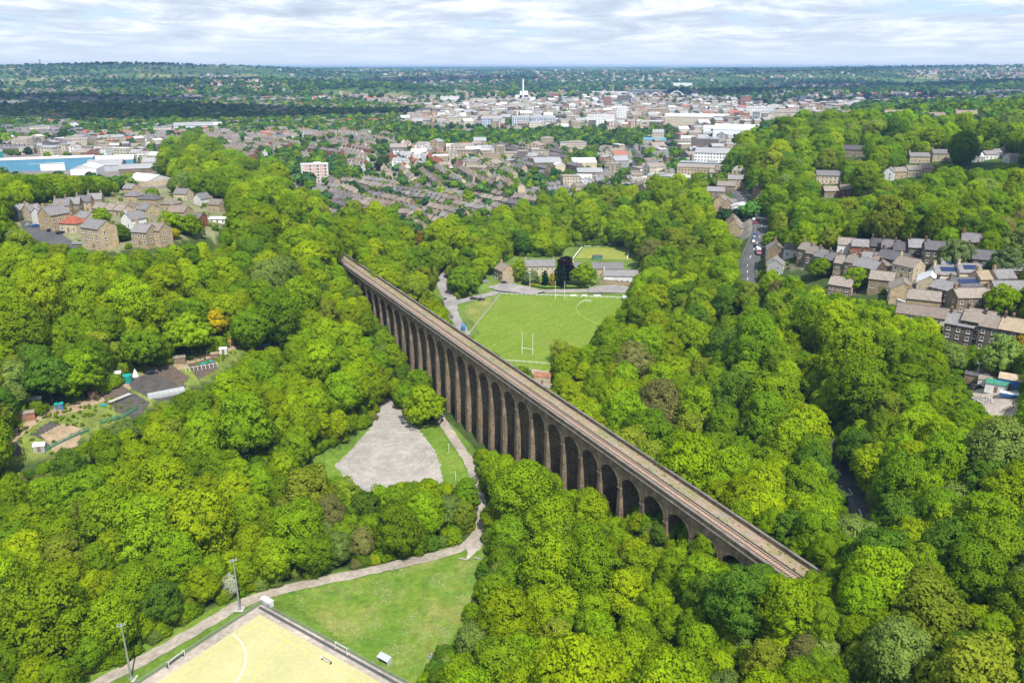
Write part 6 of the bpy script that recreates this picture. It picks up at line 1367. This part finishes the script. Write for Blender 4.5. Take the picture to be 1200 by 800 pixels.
# pink panels and windows of the white flats
fl = [o for o in COL.objects if o.get('label', '').startswith('white slab of flats')][0]
plain('pink_panel', (.60,.34,.30), .7, .05); wl = [c for c in fl.children if c.name.startswith('wall')][0]; bb = [Vector(q) for q in wl.bound_box]; X_, Y_, Ht = max(q.x for q in bb), max(q.y for q in bb), max(q.z for q in bb)
for i in range(6):
    for k, xx in enumerate((-.55,.0,.55)):
        b = MB(); b.box((X_*xx,-Y_-.05,Ht*(i+.5)/6), (X_*.34,.12,Ht/6*.62)); pn = b.build('panel', M['pink_panel'], fl)
        b = MB(); b.box((X_*(xx+.24),-Y_-.06,Ht*(i+.5)/6), (X_*.13,.1,Ht/6*.5)); b.build('window', M['window_glass'], fl)
# white incinerator chimney
x, y, t_ = ground_at(613, 118); s_ = t_/F; o = thing('tall_chimney', 'very tall white chimney rising from a white plant beyond the town', 'chimney', (x, y, h1(x, y)))
b = MB(); b.tube([(0,0,0),(0,0,24*s_)], [1.15*s_,.85*s_], 12); b.build('stack', M['chimney_white'], o)
for dx, w, h in ((-1,19,6),(1,11,10.5),(4,24,3.5)): b = MB(); b.hexa([((dx-w/2)*s_,2,0),((dx+w/2)*s_,2,0),((dx+w/2)*s_,34,0),((dx-w/2)*s_,34,0)], [((dx-w*.42)*s_,2,h*s_),((dx+w*.42)*s_,2,h*s_),((dx+w*.42)*s_,34,h*s_),((dx-w*.42)*s_,34,h*s_)]); b.build('plant_hall', M['chimney_white'], o)
FOOT.append((x, y, 60))
# stadium with blue arched roofs
x, y, t_ = ground_at(783, 113.5); s_ = t_/F; o = thing('stadium', 'football stadium with blue and white arched roof trusses', 'stadium', (x, y, h1(x, y)))
for cx_, w, h, m in ((-15,14,4.2,'stadium_blue'),(10,20,6.2,'stadium_blue')):
    st = MB(); st.box((cx_*s_,20,1.2*s_/2), (w*s_,30,1.2*s_)); st.build('stand', M['facade_white'], o)
    A = [(cx_*s_-w/2*s_+w*s_*i/12, math.sin(math.pi*i/12)*h*s_) for i in range(13)]
    b = MB()
    for (x0, z0), (x1, z1) in zip(A[:-1], A[1:]): b.hexa([(x0,8,z0*.9),(x1,8,z1*.9),(x1,45,z1*.72),(x0,45,z0*.72)], [(x0,8,z0*.9+.6),(x1,8,z1*.9+.6),(x1,45,z1*.72+.6),(x0,45,z0*.72+.6)])
    b.build('roof', M[m], o); b = MB(); b.tube([(a,4,c) for a, c in A], 1.5, 6); b.build('arch_truss', M['chimney_white'], o)
FOOT.append((x, y, 90))
# church with spire
x, y, t_ = ground_at(508, 153); s_ = t_/F; o = thing('church', 'stone church with a tall pointed spire at the tree belt', 'church', (x, y, h1(x, y)))
b = MB(); b.box((0,0,4.5*s_), (4.2*s_,4.2*s_,11*s_)); b.build('tower', M['brown_stone'], o); b = MB(); b.tube([(0,0,10*s_),(0,0,27*s_)], [2.3*s_,.05], 8); b.build('spire', M['sandstone'], o)
b = MB(); b.box((8*s_,0,2*s_), (12*s_,8*s_,5*s_)); b.build('nave', M['brown_stone'], o); b = MB()
for s in (-1,1): b.face([(2*s_,s*4.2*s_,4.4*s_),(14.2*s_,s*4.2*s_,4.4*s_),(14.2*s_,0,8*s_),(2*s_,0,8*s_)][::-s])
b.face([(14*s_,-4*s_,4.4*s_),(14*s_,4*s_,4.4*s_),(14*s_,0,7.9*s_)]); b.build('roof', M['slate_roof'], o); FOOT.append((x, y, 16))
for u, v, h, lab in ((807,143,14,'slim stone mill chimney in the town centre'),(940,137,13,'brick mill chimney at the left foot of the wooded hill'),(744,164,22,'stone mill chimney near the main street'),(856,131,12,'mill chimney right of the town centre')):
    x, y, t_ = ground_at(u, v); s_ = t_/F; o = thing('mill_chimney', lab, 'chimney', (x, y, h1(x, y))); b = MB(); b.tube([(0,0,0),(0,0,h*s_)], [1.0*s_,.6*s_], 10); b.build('stack', M['brown_stone'], o); b = MB(); b.tube([(0,0,h*s_),(0,0,h*s_+1)], [.75*s_,.75*s_], 10); b.build('cap', M['coping_stone'], o)
for u, h, lab in ((38,8.5,'left electricity pylon on the far left skyline'),(104,6.5,'right electricity pylon on the far left skyline')):
    a = math.atan2(u-600, F*.95); r = 6300.0; x, y = r*math.sin(a), r*math.cos(a); H_ = h*6.6; o = thing('pylon', lab, 'pylon', (x, y, h1(x, y))); b = MB()
    for sx_ in (-1,1):
        for sy in (-1,1): b.tube([(sx_*4,sy*4,-1),(sx_*.6,sy*.6,H_)], .5, 4)
    b.build('tower', M['dark_metal'], o); b = MB()
    for k in (.62,.78,.92): b.tube([(-8*k,0,H_*k),(8*k,0,H_*k)], .4, 4)
    b.build('crossarm', M['dark_metal'], o)
# terraces --------------------------------------------------------------
BUILT += [[(385,262),(385,206),(440,204),(470,165),(520,168),(640,168),(700,190),(745,200),(830,208),(800,224),(690,226),(640,246),(560,256),(520,262),(470,268),(450,252)], [(290,196),(270,170),(300,155),(470,152),(470,165),(425,206),(390,182),(350,172)], [(160,165),(205,158),(275,158),(292,190),(275,190),(255,170),(235,163)], [(838,228),(868,232),(896,262),(872,278),(850,262)]]
BLK = [
 ([(386,263),(386,214),(440,212),(560,228),(640,234),(640,247),(560,258),(520,262),(490,270),(470,268),(450,250)], -38, ['brown_stone','sandstone','sandstone','pale_sandstone','sooty_stone'], ['slate_roof','stone_roof','stone_roof','brown_roof','purple_slate'], 'of the lower town, beyond the viaduct wood', 25),
 ([(455,196),(462,168),(515,166),(560,182),(530,200)], -70, ['white_render','red_brick','sandstone'], ['red_roof','red_roof','stone_roof'], 'of the red-roofed streets in mid town', 25),
 ([(430,208),(455,190),(530,198),(560,182),(590,192),(640,218),(640,230),(560,222)], -72, ['brown_stone','sandstone','pale_sandstone'], ['stone_roof','slate_roof','brown_roof'], 'of the streets climbing through mid town', 24),
 ([(288,196),(270,170),(300,157),(420,154),(465,160),(440,172),(425,205),(390,182),(350,172)], -35, ['pale_sandstone','sandstone','red_brick','white_render'], ['stone_roof','slate_roof','tan_roof'], 'of the upper left town, behind the white flats', 26),
 ([(505,172),(600,170),(660,168),(700,190),(640,216),(588,190),(560,180)], -58, ['sooty_stone','brown_stone','sandstone'], ['slate_roof','purple_slate','dark_roof'], 'of the dark slate streets below the tree belt', 24),
 ([(640,234),(640,216),(700,205),(745,198),(830,210),(800,222),(745,226),(690,226),(652,240)], 32, ['brown_stone','sandstone','pale_sandstone'], ['stone_roof','slate_roof','far_grey_roof'], 'along the main street of the town', 26),
 ([(160,166),(205,158),(275,158),(292,190),(275,190),(255,170),(235,163)], -15, ['pale_sandstone','brown_stone'], ['stone_roof','slate_roof'], 'of the left town, behind the hill crest trees', 26),
 ([(0,164),(88,163),(88,178),(0,178)], 0, ['sooty_stone','brown_stone'], ['purple_slate','slate_roof'], 'behind the blue factory', 24),
 ([(838,230),(868,230),(890,256),(874,278),(852,264)], 60, ['brown_stone','sandstone'], ['stone_roof','slate_roof'], 'beside the bend of the main road', 22),
 ([(790,224),(838,212),(866,206),(838,200),(770,196),(745,200)], -8, ['brown_stone','sandstone'], ['stone_roof','slate_roof'], 'in the mill quarter', 24),
 ([(700,180),(760,168),(815,185),(770,196),(720,204)], 20, ['sandstone','brown_stone','white_render'], ['slate_roof','stone_roof','far_grey_roof'], 'right of the middle of the town', 26),
]
rows = []; gh = np.random.default_rng(77); occ = {}
for bi, (P, ang, ws, rs, where, sp) in enumerate(BLK):
    P = np.array(P, float); pts = np.array([ground_at(u, v)[:2] for u, v in P]); c = pts.mean(0); ext = np.abs(pts-c).max()*1.5
    d = np.array([math.cos(R(ang)), math.sin(R(ang))]); n = np.array([-d[1], d[0]]); k = 0
    for j in np.arange(-ext, ext, sp):
        wl_, rf_ = ws[gh.integers(len(ws))], rs[gh.integers(len(rs))]; s_ = -ext; jj = gh.uniform(-4,4)
        while s_ < ext:
            if gh.random() < .16: s_ += gh.uniform(6,24); wl_, rf_ = ws[gh.integers(len(ws))], rs[gh.integers(len(rs))]; continue
            w = 6.0; q = c+d*(s_+w/2)+n*(j+jj+5*math.sin(s_*.013+bi*2+j*.01)+gh.normal()*.5); s_ += w
            if gh.random() < .3: rf_ = rs[gh.integers(len(rs))]
            rows.append((q[0], q[1], ang+gh.normal()*2.5, wl_, rf_, bi, where))
RX = np.array([r[0] for r in rows]); RY = np.array([r[1] for r in rows]); RZ = height(RX, RY); ru, rv, rd = proj(RX, RY, RZ+3)
okr = np.zeros(len(rows), bool)
for bi, b_ in enumerate(BLK): m = np.array([r[5] == bi for r in rows]); okr[m] = in_poly(ru[m], rv[m], b_[0])
okr &= ~(any_poly(ru, rv, W_WOOD) & (rd < 700)); okr &= ~any_poly(ru, rv, W_MID)
for q in FOOT: okr &= np.hypot(RX-q[0], RY-q[1]) > q[2]+2
_d, _ = seg_dist(RX, RY, ROAD_MAIN[::4]); okr &= _d > 9
STREET = densify(np.array([(*ground_at(u, v)[:2], 0) for u, v in ((648,250),(685,228),(720,215),(742,198),(747,186),(737,170),(735,158))]), 10); _d, _ = seg_dist(RX, RY, STREET); okr &= _d > 11
STREET2 = densify(np.array([(*ground_at(u, v)[:2], 0) for u, v in ((800,212),(792,190),(787,175),(784,163),(776,152))]), 10); _d, _ = seg_dist(RX, RY, STREET2); okr &= _d > 10
for nm, S_, lab in (('main_street', STREET, 'main street curving up through the town'),('side_street', STREET2, 'straight street running to the town centre')): S_[:,2] = height(S_[:,0], S_[:,1]); ribbon(nm, S_, 13, M['asphalt'], lab, 'street', .25)
idx = np.nonzero(okr)[0]; keep_ = []
for i in idx:                                # blocks must not run into each other
    key = (int(RX[i]//6), int(RY[i]//6)); bad = False
    for a in (-1,0,1):
        for c in (-1,0,1):
            for j in occ.get((key[0]+a, key[1]+c), ()):
                if rows[j][5] != rows[i][5] and (RX[i]-RX[j])**2+(RY[i]-RY[j])**2 < 81: bad = True
    if not bad: keep_.append(i); occ.setdefault(key, []).append(i)
keep_ = sorted(keep_, key=lambda i: rd[i]); inpic = [i for i in keep_ if -10 < ru[i] < 1210]
print('terraced houses', len(inpic))
stuff = {}
N_H = 240
for n_, i in enumerate(keep_):
    x, y, ang, w, r, bi, where = rows[i]; eh = (5.4,5.8,6.3)[(bi+int(x)) % 3]; gap = False
    if n_ < N_H:
        o = thing('terraced_house', w.replace('_', ' ').replace('sandstone','stone').replace('pale stone','pale stone')+' terraced house with '+r.replace('far_grey','grey').replace('_roof',' roof').replace('purple_slate','purplish slate roof').replace('_',' ')+' '+where, 'house', (x, y, RZ[i]), R(ang), 'terraced houses '+where)
        wm_, rm_, cm_ = house_meshes(6.0, 8.0, eh, 2.9, w, r if r in ('slate_roof','stone_roof','purple_slate','brown_roof','dark_roof','red_roof','tan_roof') else 'slate_roof', 1, False, (i % 3 == 0))
        put('wall', wm_, o); rf = put('roof', rm_, o); put('chimney', cm_[0], rf)
        for s, dr_ in ((-1,0),(1,math.pi)):
            for zz in (1.7, 4.3):
                for xx in (-1.4, 1.4): q = put('window', window_meshes()['w'], o, (xx*(-s), s*4.0, zz), dr_); put('pane', window_meshes()['p'], q)
    else:
        b = stuff.setdefault('x', MB()); ms_ = {'white_render':1,'red_brick':2,'pale_sandstone':3,'sandstone':3,'brown_stone':0,'sooty_stone':4}[w]; mr = {'red_roof':5,'slate_roof':6,'purple_slate':7,'dark_roof':6,'stone_roof':8,'tan_roof':8,'brown_roof':8,'far_grey_roof':6}[r]
        ca, sa = math.cos(R(ang)), math.sin(R(ang)); T_ = lambda a, c, z_: (x+a*ca-c*sa, y+a*sa+c*ca, RZ[i]+z_); zr = eh+2.9; X, Y = 3.0, 4.0
        for s in (-1,1): b.face([T_(-X*s,Y*-s,-2),T_(X*s,Y*-s,-2),T_(X*s,Y*-s,eh),T_(-X*s,Y*-s,eh)], ms_); b.face([T_(s*X,-Y*s,-2),T_(s*X,Y*s,-2),T_(s*X,Y*s,eh),T_(s*X,0,zr),T_(s*X,-Y*s,eh)], ms_); b.face([T_(-X*s,-s*(Y+.3),eh-.2),T_(X*s,-s*(Y+.3),eh-.2),T_(X*s,0,zr+.1),T_(-X*s,0,zr+.1)], mr)
        b.box(T_(X-.5,0,zr+.5), (.7,1.1,1.8), ms_, R(ang))
        for s in (-1,1):
            for zz in (1.6,4.2):
                for xx in (-1.4,1.4): b.face([T_(s*(xx-.5),-s*(Y+.04),zz-.7),T_(s*(xx+.5),-s*(Y+.04),zz-.7),T_(s*(xx+.5),-s*(Y+.04),zz+.7),T_(s*(xx-.5),-s*(Y+.04),zz+.7)], 9)
FARM = [M['brown_stone'],M['white_render'],M['red_brick'],M['pale_sandstone'],M['sooty_stone'],M['red_roof'],M['slate_roof'],M['purple_slate'],M['stone_roof'],M['window_glass']]
tag(stuff['x'].build('terraced_houses', FARM), 'further terraced houses of the town, too many to count', 'houses', kind='stuff')
# scattered far houses -------------------------------------------------
FAR = [([(160,152),(300,138),(470,150),(300,166),(160,165)],.55,'m'),([(300,120),(470,120),(476,148),(380,146),(300,136)],.4,'m'),([(470,116),(620,116),(560,146),(476,148)],.7,'l'),([(90,158),(160,152),(160,166),(90,166)],.5,'m'),([(940,122),(1100,116),(1100,128),(960,136)],.4,'m'),([(0,104),(110,106),(240,112),(240,124),(0,124)],.85,'d'),([(0,126),(60,128),(110,134),(110,148),(0,140)],.6,'m'),([(0,140),(98,146),(98,158),(0,158)],.5,'d'),([(228,86),(300,92),(350,101),(345,108),(240,98)],.9,'l'),([(205,100),(300,103),(300,110),(210,108)],.5,'l'),([(240,116),(430,112),(430,120),(300,126),(240,124)],.5,'m'),([(300,118),(350,116),(350,134),(300,134)],.55,'m'),([(395,108),(480,114),(480,121),(400,120)],.5,'l'),([(465,90),(560,88),(600,98),(540,105),(480,98)],.35,'l'),([(530,100),(600,97),(600,112),(535,112)],.5,'l'),([(600,104),(780,100),(850,108),(600,114)],.25,'l'),([(620,90),(760,88),(760,95),(620,97)],.2,'l'),([(893,97),(1010,98),(1012,108),(900,108)],.8,'m'),([(1050,84),(1200,78),(1200,95),(1100,95)],.4,'m'),([(1080,103),(1200,100),(1200,118),(1130,118)],.6,'d'),([(900,88),(1010,84),(1010,90),(900,94)],.25,'l'),([(0,84),(200,90),(300,92),(0,96)],.04,'l'),([(430,122),(540,118),(540,128),(430,128)],.5,'l'),([(110,124),(300,112),(430,120),(300,140),(110,146)],.13,'m'),([(860,108),(1200,92),(1200,120),(940,126)],.08,'m'),([(300,82),(900,82),(900,95),(300,95)],.06,'l'),([(1020,110),(1090,104),(1090,118),(1020,120)],.35,'m')]
n = 60000; ga = np.random.default_rng(8); a = ga.uniform(R(-36), R(36), n); r = np.exp(ga.uniform(math.log(820), math.log(9500), n)); x = r*np.sin(a); y = r*np.cos(a); z = height(x, y); u, v, d = proj(x, y, z+3); b = MB(); cnt = 0
for P, dens, tone in FAR:
    m = np.nonzero(in_poly(u, v, P))[0]; m = m[ga.random(len(m)) < dens*.7]
    for i in m:
        W_, D_, H_ = ga.uniform(8,20), ga.uniform(7,10), ga.uniform(4.5,7); k = 1+max(0, (r[i]-3500)/5000); W_ *= k; D_ *= k; H_ *= k*.9
        wm = {'d':[0,4,4,3],'m':[0,3,1,4],'l':[1,1,3,3,0]}[tone]; wm = wm[ga.integers(len(wm))]; rm = {'d':[7,7,6],'m':[6,7,8,8,6,7,8,5],'l':[8,8,6,8,6,5]}[tone]; rm = rm[ga.integers(len(rm))]; an = ga.uniform(-.7,.7); ca, sa = math.cos(an), math.sin(an); T_ = lambda p, q, w: (x[i]+p*ca-q*sa, y[i]+p*sa+q*ca, z[i]+w); X, Y, zr = W_/2, D_/2, H_+D_*.33
        for s in (-1,1): b.face([T_(-X*s,Y*-s,-3),T_(X*s,Y*-s,-3),T_(X*s,Y*-s,H_),T_(-X*s,Y*-s,H_)], wm); b.face([T_(s*X,-Y*s,-3),T_(s*X,Y*s,-3),T_(s*X,Y*s,H_),T_(s*X,0,zr),T_(s*X,-Y*s,H_)], wm); b.face([T_(-X*s,-s*Y*1.05,H_-.2),T_(X*s,-s*Y*1.05,H_-.2),T_(X*s,0,zr+.2),T_(-X*s,0,zr+.2)], rm)
        cnt += 1
print('far houses', cnt)
tag(b.build('far_houses', FARM), 'far hillside houses, pale and brown specks, too many to count', 'houses', kind='stuff')
# blocks of the town centre
CEN = [([(470,143),(500,126),(600,120),(700,112),(780,108),(900,122),(960,134),(900,150),(862,166),(780,152),(700,150),(560,148)],.9),([(770,152),(862,166),(862,190),(800,196),(745,168)],.7),([(560,146),(660,146),(660,150),(560,150)],.4),([(900,120),(1010,112),(1010,122),(960,134)],.35),([(690,186),(745,172),(760,198),(720,206)],.5),([(640,225),(700,205),(745,198),(800,200),(790,222),(700,228)],.3),([(480,205),(640,226),(640,240),(520,250)],.10),([(440,170),(640,170),(640,200),(470,196)],.10),([(0,165),(190,165),(190,198),(0,176)],.35)]
n = 12000; a = ga.uniform(R(-34), R(26), n); r = np.exp(ga.uniform(math.log(850), math.log(3600), n)); x = r*np.sin(a); y = r*np.cos(a); z = height(x, y); u, v, d = proj(x, y, z+4); b = MB(); cnt = 0; H2 = {}
CM = [M[k] for k in ('facade_stone','facade_pale','facade_white','facade_brick','facade_dark','facade_grey','facade_cream','far_white_roof','far_grey_roof','far_stone_roof','far_red_roof')]
for P, dens in CEN:
    m = np.nonzero(in_poly(u, v, P))[0]
    for i in m:
        if ga.random() > dens or any(math.hypot(x[i]-q[0], y[i]-q[1]) < q[2]+9 for q in FOOT[-90:]): continue
        if min(np.hypot(STREET[:,0]-x[i], STREET[:,1]-y[i]).min(), np.hypot(STREET2[:,0]-x[i], STREET2[:,1]-y[i]).min()) < 16: continue
        key = (int(x[i]//22), int(y[i]//30))
        if key in H2: continue
        H2[key] = 1; W_, D_, H_ = ga.uniform(9,24), ga.uniform(10,22), ga.choice([6,7,8,9,10,12,14]); wm = ga.choice(7, p=[.30,.21,.10,.10,.13,.08,.08]); rm = ga.choice([7,8,9,10], p=[.20,.34,.40,.06]); an = ga.choice([-.3,.1,.4,1.2])+ga.uniform(-.1,.1); ca, sa = math.cos(an), math.sin(an); T_ = lambda p, q, w: (x[i]+p*ca-q*sa, y[i]+p*sa+q*ca, z[i]+w); X, Y = W_/2, D_/2
        b.hexa([T_(-X,-Y,-4),T_(X,-Y,-4),T_(X,Y,-4),T_(-X,Y,-4)], [T_(-X,-Y,H_),T_(X,-Y,H_),T_(X,Y,H_),T_(-X,Y,H_)], int(wm))
        if ga.random() < .6:
            zr = H_+min(W_, D_)*.25
            for s in (-1,1): b.face([T_(-X*s,-s*Y*1.04,H_+.05),T_(X*s,-s*Y*1.04,H_+.05),T_(X*s,0,zr),T_(-X*s,0,zr)], int(rm)); b.face([T_(s*X,-Y*s,H_),T_(s*X,Y*s,H_),T_(s*X,0,zr)], int(wm))
        else: b.hexa([T_(-X-.3,-Y-.3,H_+.02),T_(X+.3,-Y-.3,H_+.02),T_(X+.3,Y+.3,H_+.02),T_(-X-.3,Y+.3,H_+.02)], [T_(-X-.3,-Y-.3,H_+.6),T_(X+.3,-Y-.3,H_+.6),T_(X+.3,Y+.3,H_+.6),T_(-X-.3,Y+.3,H_+.6)], int(rm))
        cnt += 1
print('town blocks', cnt)
tag(b.build('town_blocks', CM), 'crowded blocks of the town centre, too many to count', 'buildings', kind='stuff')
BUILT += [c[0] for c in CEN]
# ------------------------------------------------------------------ plant the woods (after everything that keeps ground free)
TX_, TY_, TZ_, TK_, TS_, TSZ_, TCR_ = cand_trees()
u, v, d = proj(TX_, TY_, TZ_+9); infr = (u > -15) & (u < 1215) & (v > 60) & (v < 830)
size = np.where(infr, TCR_/d, 0); order = np.argsort(-size); N_IND = 296
ind = order[:N_IND]; rest = order[N_IND:]
gr = np.random.default_rng(5); ROT = gr.uniform(0, 6.283, len(TX_))
print('trees', len(TX_))
for i in ind:
    k = KIND[TK_[i]]; reg = region(u[i], v[i])
    plant_tree(TX_[i], TY_[i], TK_[i], TS_[i], TSZ_[i], ROT[i], k['w']+' tree '+reg, k['w']+' trees '+reg)
def points_object(name, xyz, kind, scl, rot, sources, label, cat):
    """one object: crowns set out on points by geometry nodes"""
    me = bpy.data.meshes.new(name); me.vertices.add(len(xyz)); me.vertices.foreach_set('co', np.asarray(xyz, np.float32).ravel())
    for nm, ty, key, val in (('kind','INT','value',kind.astype(np.int32)), ('turn','FLOAT','value',rot.astype(np.float32)), ('size','FLOAT_VECTOR','vector',scl.astype(np.float32).ravel())):
        a = me.attributes.new(nm, ty, 'POINT'); a.data.foreach_set(key, val)
    o = put(name, me); ng = bpy.data.node_groups.new(name, 'GeometryNodeTree'); ng.interface.new_socket('Geometry', in_out='INPUT', socket_type='NodeSocketGeometry'); ng.interface.new_socket('Geometry', in_out='OUTPUT', socket_type='NodeSocketGeometry')
    A = ng.nodes.new; gi = A('NodeGroupInput'); go = A('NodeGroupOutput'); jn = A('GeometryNodeJoinGeometry'); ng.links.new(jn.outputs[0], go.inputs[0])
    def attr(nm, ty):
        n = A('GeometryNodeInputNamedAttribute'); n.data_type = ty; n.inputs['Name'].default_value = nm; return n.outputs['Attribute']
    ak = attr('kind', 'INT'); at = attr('turn', 'FLOAT'); as_ = attr('size', 'FLOAT_VECTOR'); cx = A('ShaderNodeCombineXYZ'); ng.links.new(at, cx.inputs[2])
    for j, src in enumerate(sources):
        oi = A('GeometryNodeObjectInfo'); oi.inputs['Object'].default_value = src; oi.inputs['As Instance'].default_value = True
        cp = A('FunctionNodeCompare'); cp.data_type = 'INT'; cp.operation = 'EQUAL'; ng.links.new(ak, cp.inputs[2]); cp.inputs[3].default_value = j
        ip = A('GeometryNodeInstanceOnPoints'); ng.links.new(gi.outputs[0], ip.inputs['Points']); ng.links.new(cp.outputs[0], ip.inputs['Selection']); ng.links.new(oi.outputs['Geometry'], ip.inputs['Instance'])
        ng.links.new(cx.outputs[0], ip.inputs['Rotation']); ng.links.new(as_, ip.inputs['Scale']); ng.links.new(ip.outputs[0], jn.inputs[0])
    md = o.modifiers.new('crowns', 'NODES'); md.node_group = ng
    return tag(o, label, cat, kind='stuff')
SRC = [bpy.data.objects.new('crown', c) for c, t in KM]
points_object('woodland', np.c_[TX_, TY_, TZ_][rest], TK_[rest], np.c_[TS_, TS_, TSZ_][rest], ROT[rest], SRC, 'further trees of the valley woods, too many to count', 'woodland')
# far woods, hedges and street trees: small crowns, set out by range
def far_trees():
    g = np.random.default_rng(31); n = 176000
    a = g.uniform(R(-47), R(47), n); r = np.exp(g.uniform(math.log(560), math.log(9500), n)); x, y = r*np.sin(a), r*np.cos(a)
    z = height(x, y); u, v, d = proj(x, y, z+6)
    def fb(x, y, s, o): return np.sin(x/s+o+1.7*np.sin(y/s*.8+o))+np.sin(y/s*1.1+2*o+1.3*np.sin(x/s*.7))+.6*np.sin((x+y)/s*2.3+o)+.5*np.sin((x-1.7*y)/s*3.1)
    wood = fb(x, y, 260., .6) > .55-.25*(r > 2500); thick = fb(x, y, 420., 2.2) > .7
    wood = np.where(r > 1300, fb(x, y, 260., .6) > .8, wood)
    p = np.where(wood | thick, np.where(r > 2500, .72, .8), np.where(r > 3500, .16, .09))
    townp = in_poly(u, v, [(385,255),(385,205),(290,195),(160,200),(0,180),(0,160),(160,150),(300,138),(430,118),(470,112),(1000,106),(1000,140),(900,150),(860,190),(850,225),(760,235),(640,250)])
    p = np.where(townp, .14, p)
    p = np.where(any_poly(u, v, W_MID), 1.0, p)
    p = np.where(any_poly(u, v, W_WOOD) & (r < 1240), 0, p)
    for P in C_OPEN + BUILT: p = np.where(in_poly(u, v, P), 0.30 if P in BUILT else 0, p)
    # thin out the near ranges, where crowns would overlap
    dens = np.clip((r/1500)**2, .08, 1); p = p*np.where(r < 1500, .25+.75*dens, 1)*np.where(any_poly(u, v, W_MID), 1, .75)
    for q in FOOT:
        m = np.nonzero(p > 0)[0]; dd = np.hypot(x[m]-q[0], y[m]-q[1]); p[m[dd < q[2]]] = 0
    keep = g.random(n) < p; x, y, z, r, u, v = x[keep], y[keep], z[keep], r[keep], u[keep], v[keep]
    s = np.clip(g.lognormal(-.1, .25, len(x)), .5, 1.6)*np.where(r > 2200, np.where(r > 4500, 1.1, np.minimum(1+(r-2200)/5000, 1.35)), .95)
    s = np.where(any_poly(u, v, BUILT), s*.7, s); s = np.where(any_poly(u, v, W_MID), s*.85, s)
    k = g.choice(7, len(x), p=[.24,.2,.14,.14,.14,.06,.08]); k = np.where((r > 2500) & (g.random(len(x)) < .6), g.choice([0,1,6], len(x)), k)
    print('far trees', len(x)); return x, y, z, k, s
FX, FY, FZ, FK, FS = far_trees()
SRCF = [bpy.data.objects.new('crown', c) for c in LOD]
points_object('far_woodland', np.c_[FX, FY, FZ-.6], FK, np.c_[FS*1.1, FS*1.1, FS*.9], gr.uniform(0, 6.28, len(FX)), SRCF, 'far woods, hedges and garden trees of the town and hills', 'woodland')

# shrubs and saplings under and between the trees
def undergrowth():
    g = np.random.default_rng(91); n = 54000; a = g.uniform(R(-46), R(46), n); r = np.sqrt(g.uniform(120**2, 620**2, n)); x = r*np.sin(a); y = r*np.cos(a); z = height(x, y); s = g.uniform(.22,.5,n); u, v, d = proj(x, y, z+2.5)
    ok = any_poly(u, v, W_WOOD[:1]+W_WOOD[3:]) ; of = np.c_[x-VA[0], y-VA[1]]@VN; al = np.c_[x-VA[0], y-VA[1]]@VD
    ok &= ~((al > -6*BAY) & (al < 20.4*BAY) & (of > -2.5) & (of < 11)); ok &= ~((al > 26*BAY) & (al < 28.75*BAY) & (of > -3) & (of < 11.5)); s = np.where((al > 20) & (of > -14) & (of < 11), g.uniform(.3,.6,n), s)
    for P, hw in ((ROAD_MAIN, 5.5), (PATH_VALLEY, 3.2), (ROAD_CLUB, 5), (ROAD_CLUB2, 5)):
        q = np.nonzero(ok)[0]; dd, _ = seg_dist(x[q], y[q], P[::3]); ok[q[dd < hw]] = False
    for dz in (0, 2, 3.6, 5):
        q = np.nonzero(ok)[0]; uu, vv, _ = proj(x[q], y[q], z[q]+dz*s[q]*2.2); bad = any_poly(uu, vv, C_OPEN[:2]+C_OPEN[3:]) | (in_poly(uu, vv, C_OPEN[2]) & ((of[q] < -1) | (al[q] > 28.2*BAY)) & (dz > 2)); ok[q[bad]] = False
    for q in SPECIAL: ok &= np.hypot(x-q[0], y-q[1]) > q[2]*.8
    q_ = g.uniform(0, 1, (2600, 2)); gu = q_[:,0]*1200; gv = 222+q_[:,1]*190; pk = any_poly(gu, gv, [C_OPEN[5], C_OPEN[6]])
    for uu_, vv_ in zip(gu[pk], gv[pk]):
        gx, gy, gt = ground_at(uu_, vv_)
        if all(math.hypot(gx-q[0], gy-q[1]) > q[2]+1.2 for q in SPECIAL) and seg_dist(np.array([gx]), np.array([gy]), ROAD_MAIN[::4])[0][0] > 7 and not in_poly(uu_, vv_, [(20,260),(60,258),(100,288),(30,288)]): ALLOT_GREEN.append((gx, gy, g.uniform(.10,.30)))
    al_ = np.array(ALLOT_GREEN); x, y, z, s = x[ok], y[ok], z[ok], s[ok]; x = np.r_[x, al_[:,0]]; y = np.r_[y, al_[:,1]]; z = np.r_[z, height(al_[:,0], al_[:,1])]; s = np.r_[s, al_[:,2]]; k = g.choice(len(KIND), len(x), p=[.10,.06,.18,.06,.2,.06,.14,.1,.06,.04]); print('shrubs', len(x))
    points_object('undergrowth', np.c_[x, y, z-s*3.2], k, np.c_[s, s, s*.9], g.uniform(0, 6.28, len(x)), SRC, 'bushes and saplings growing under and between the trees', 'undergrowth')
undergrowth()
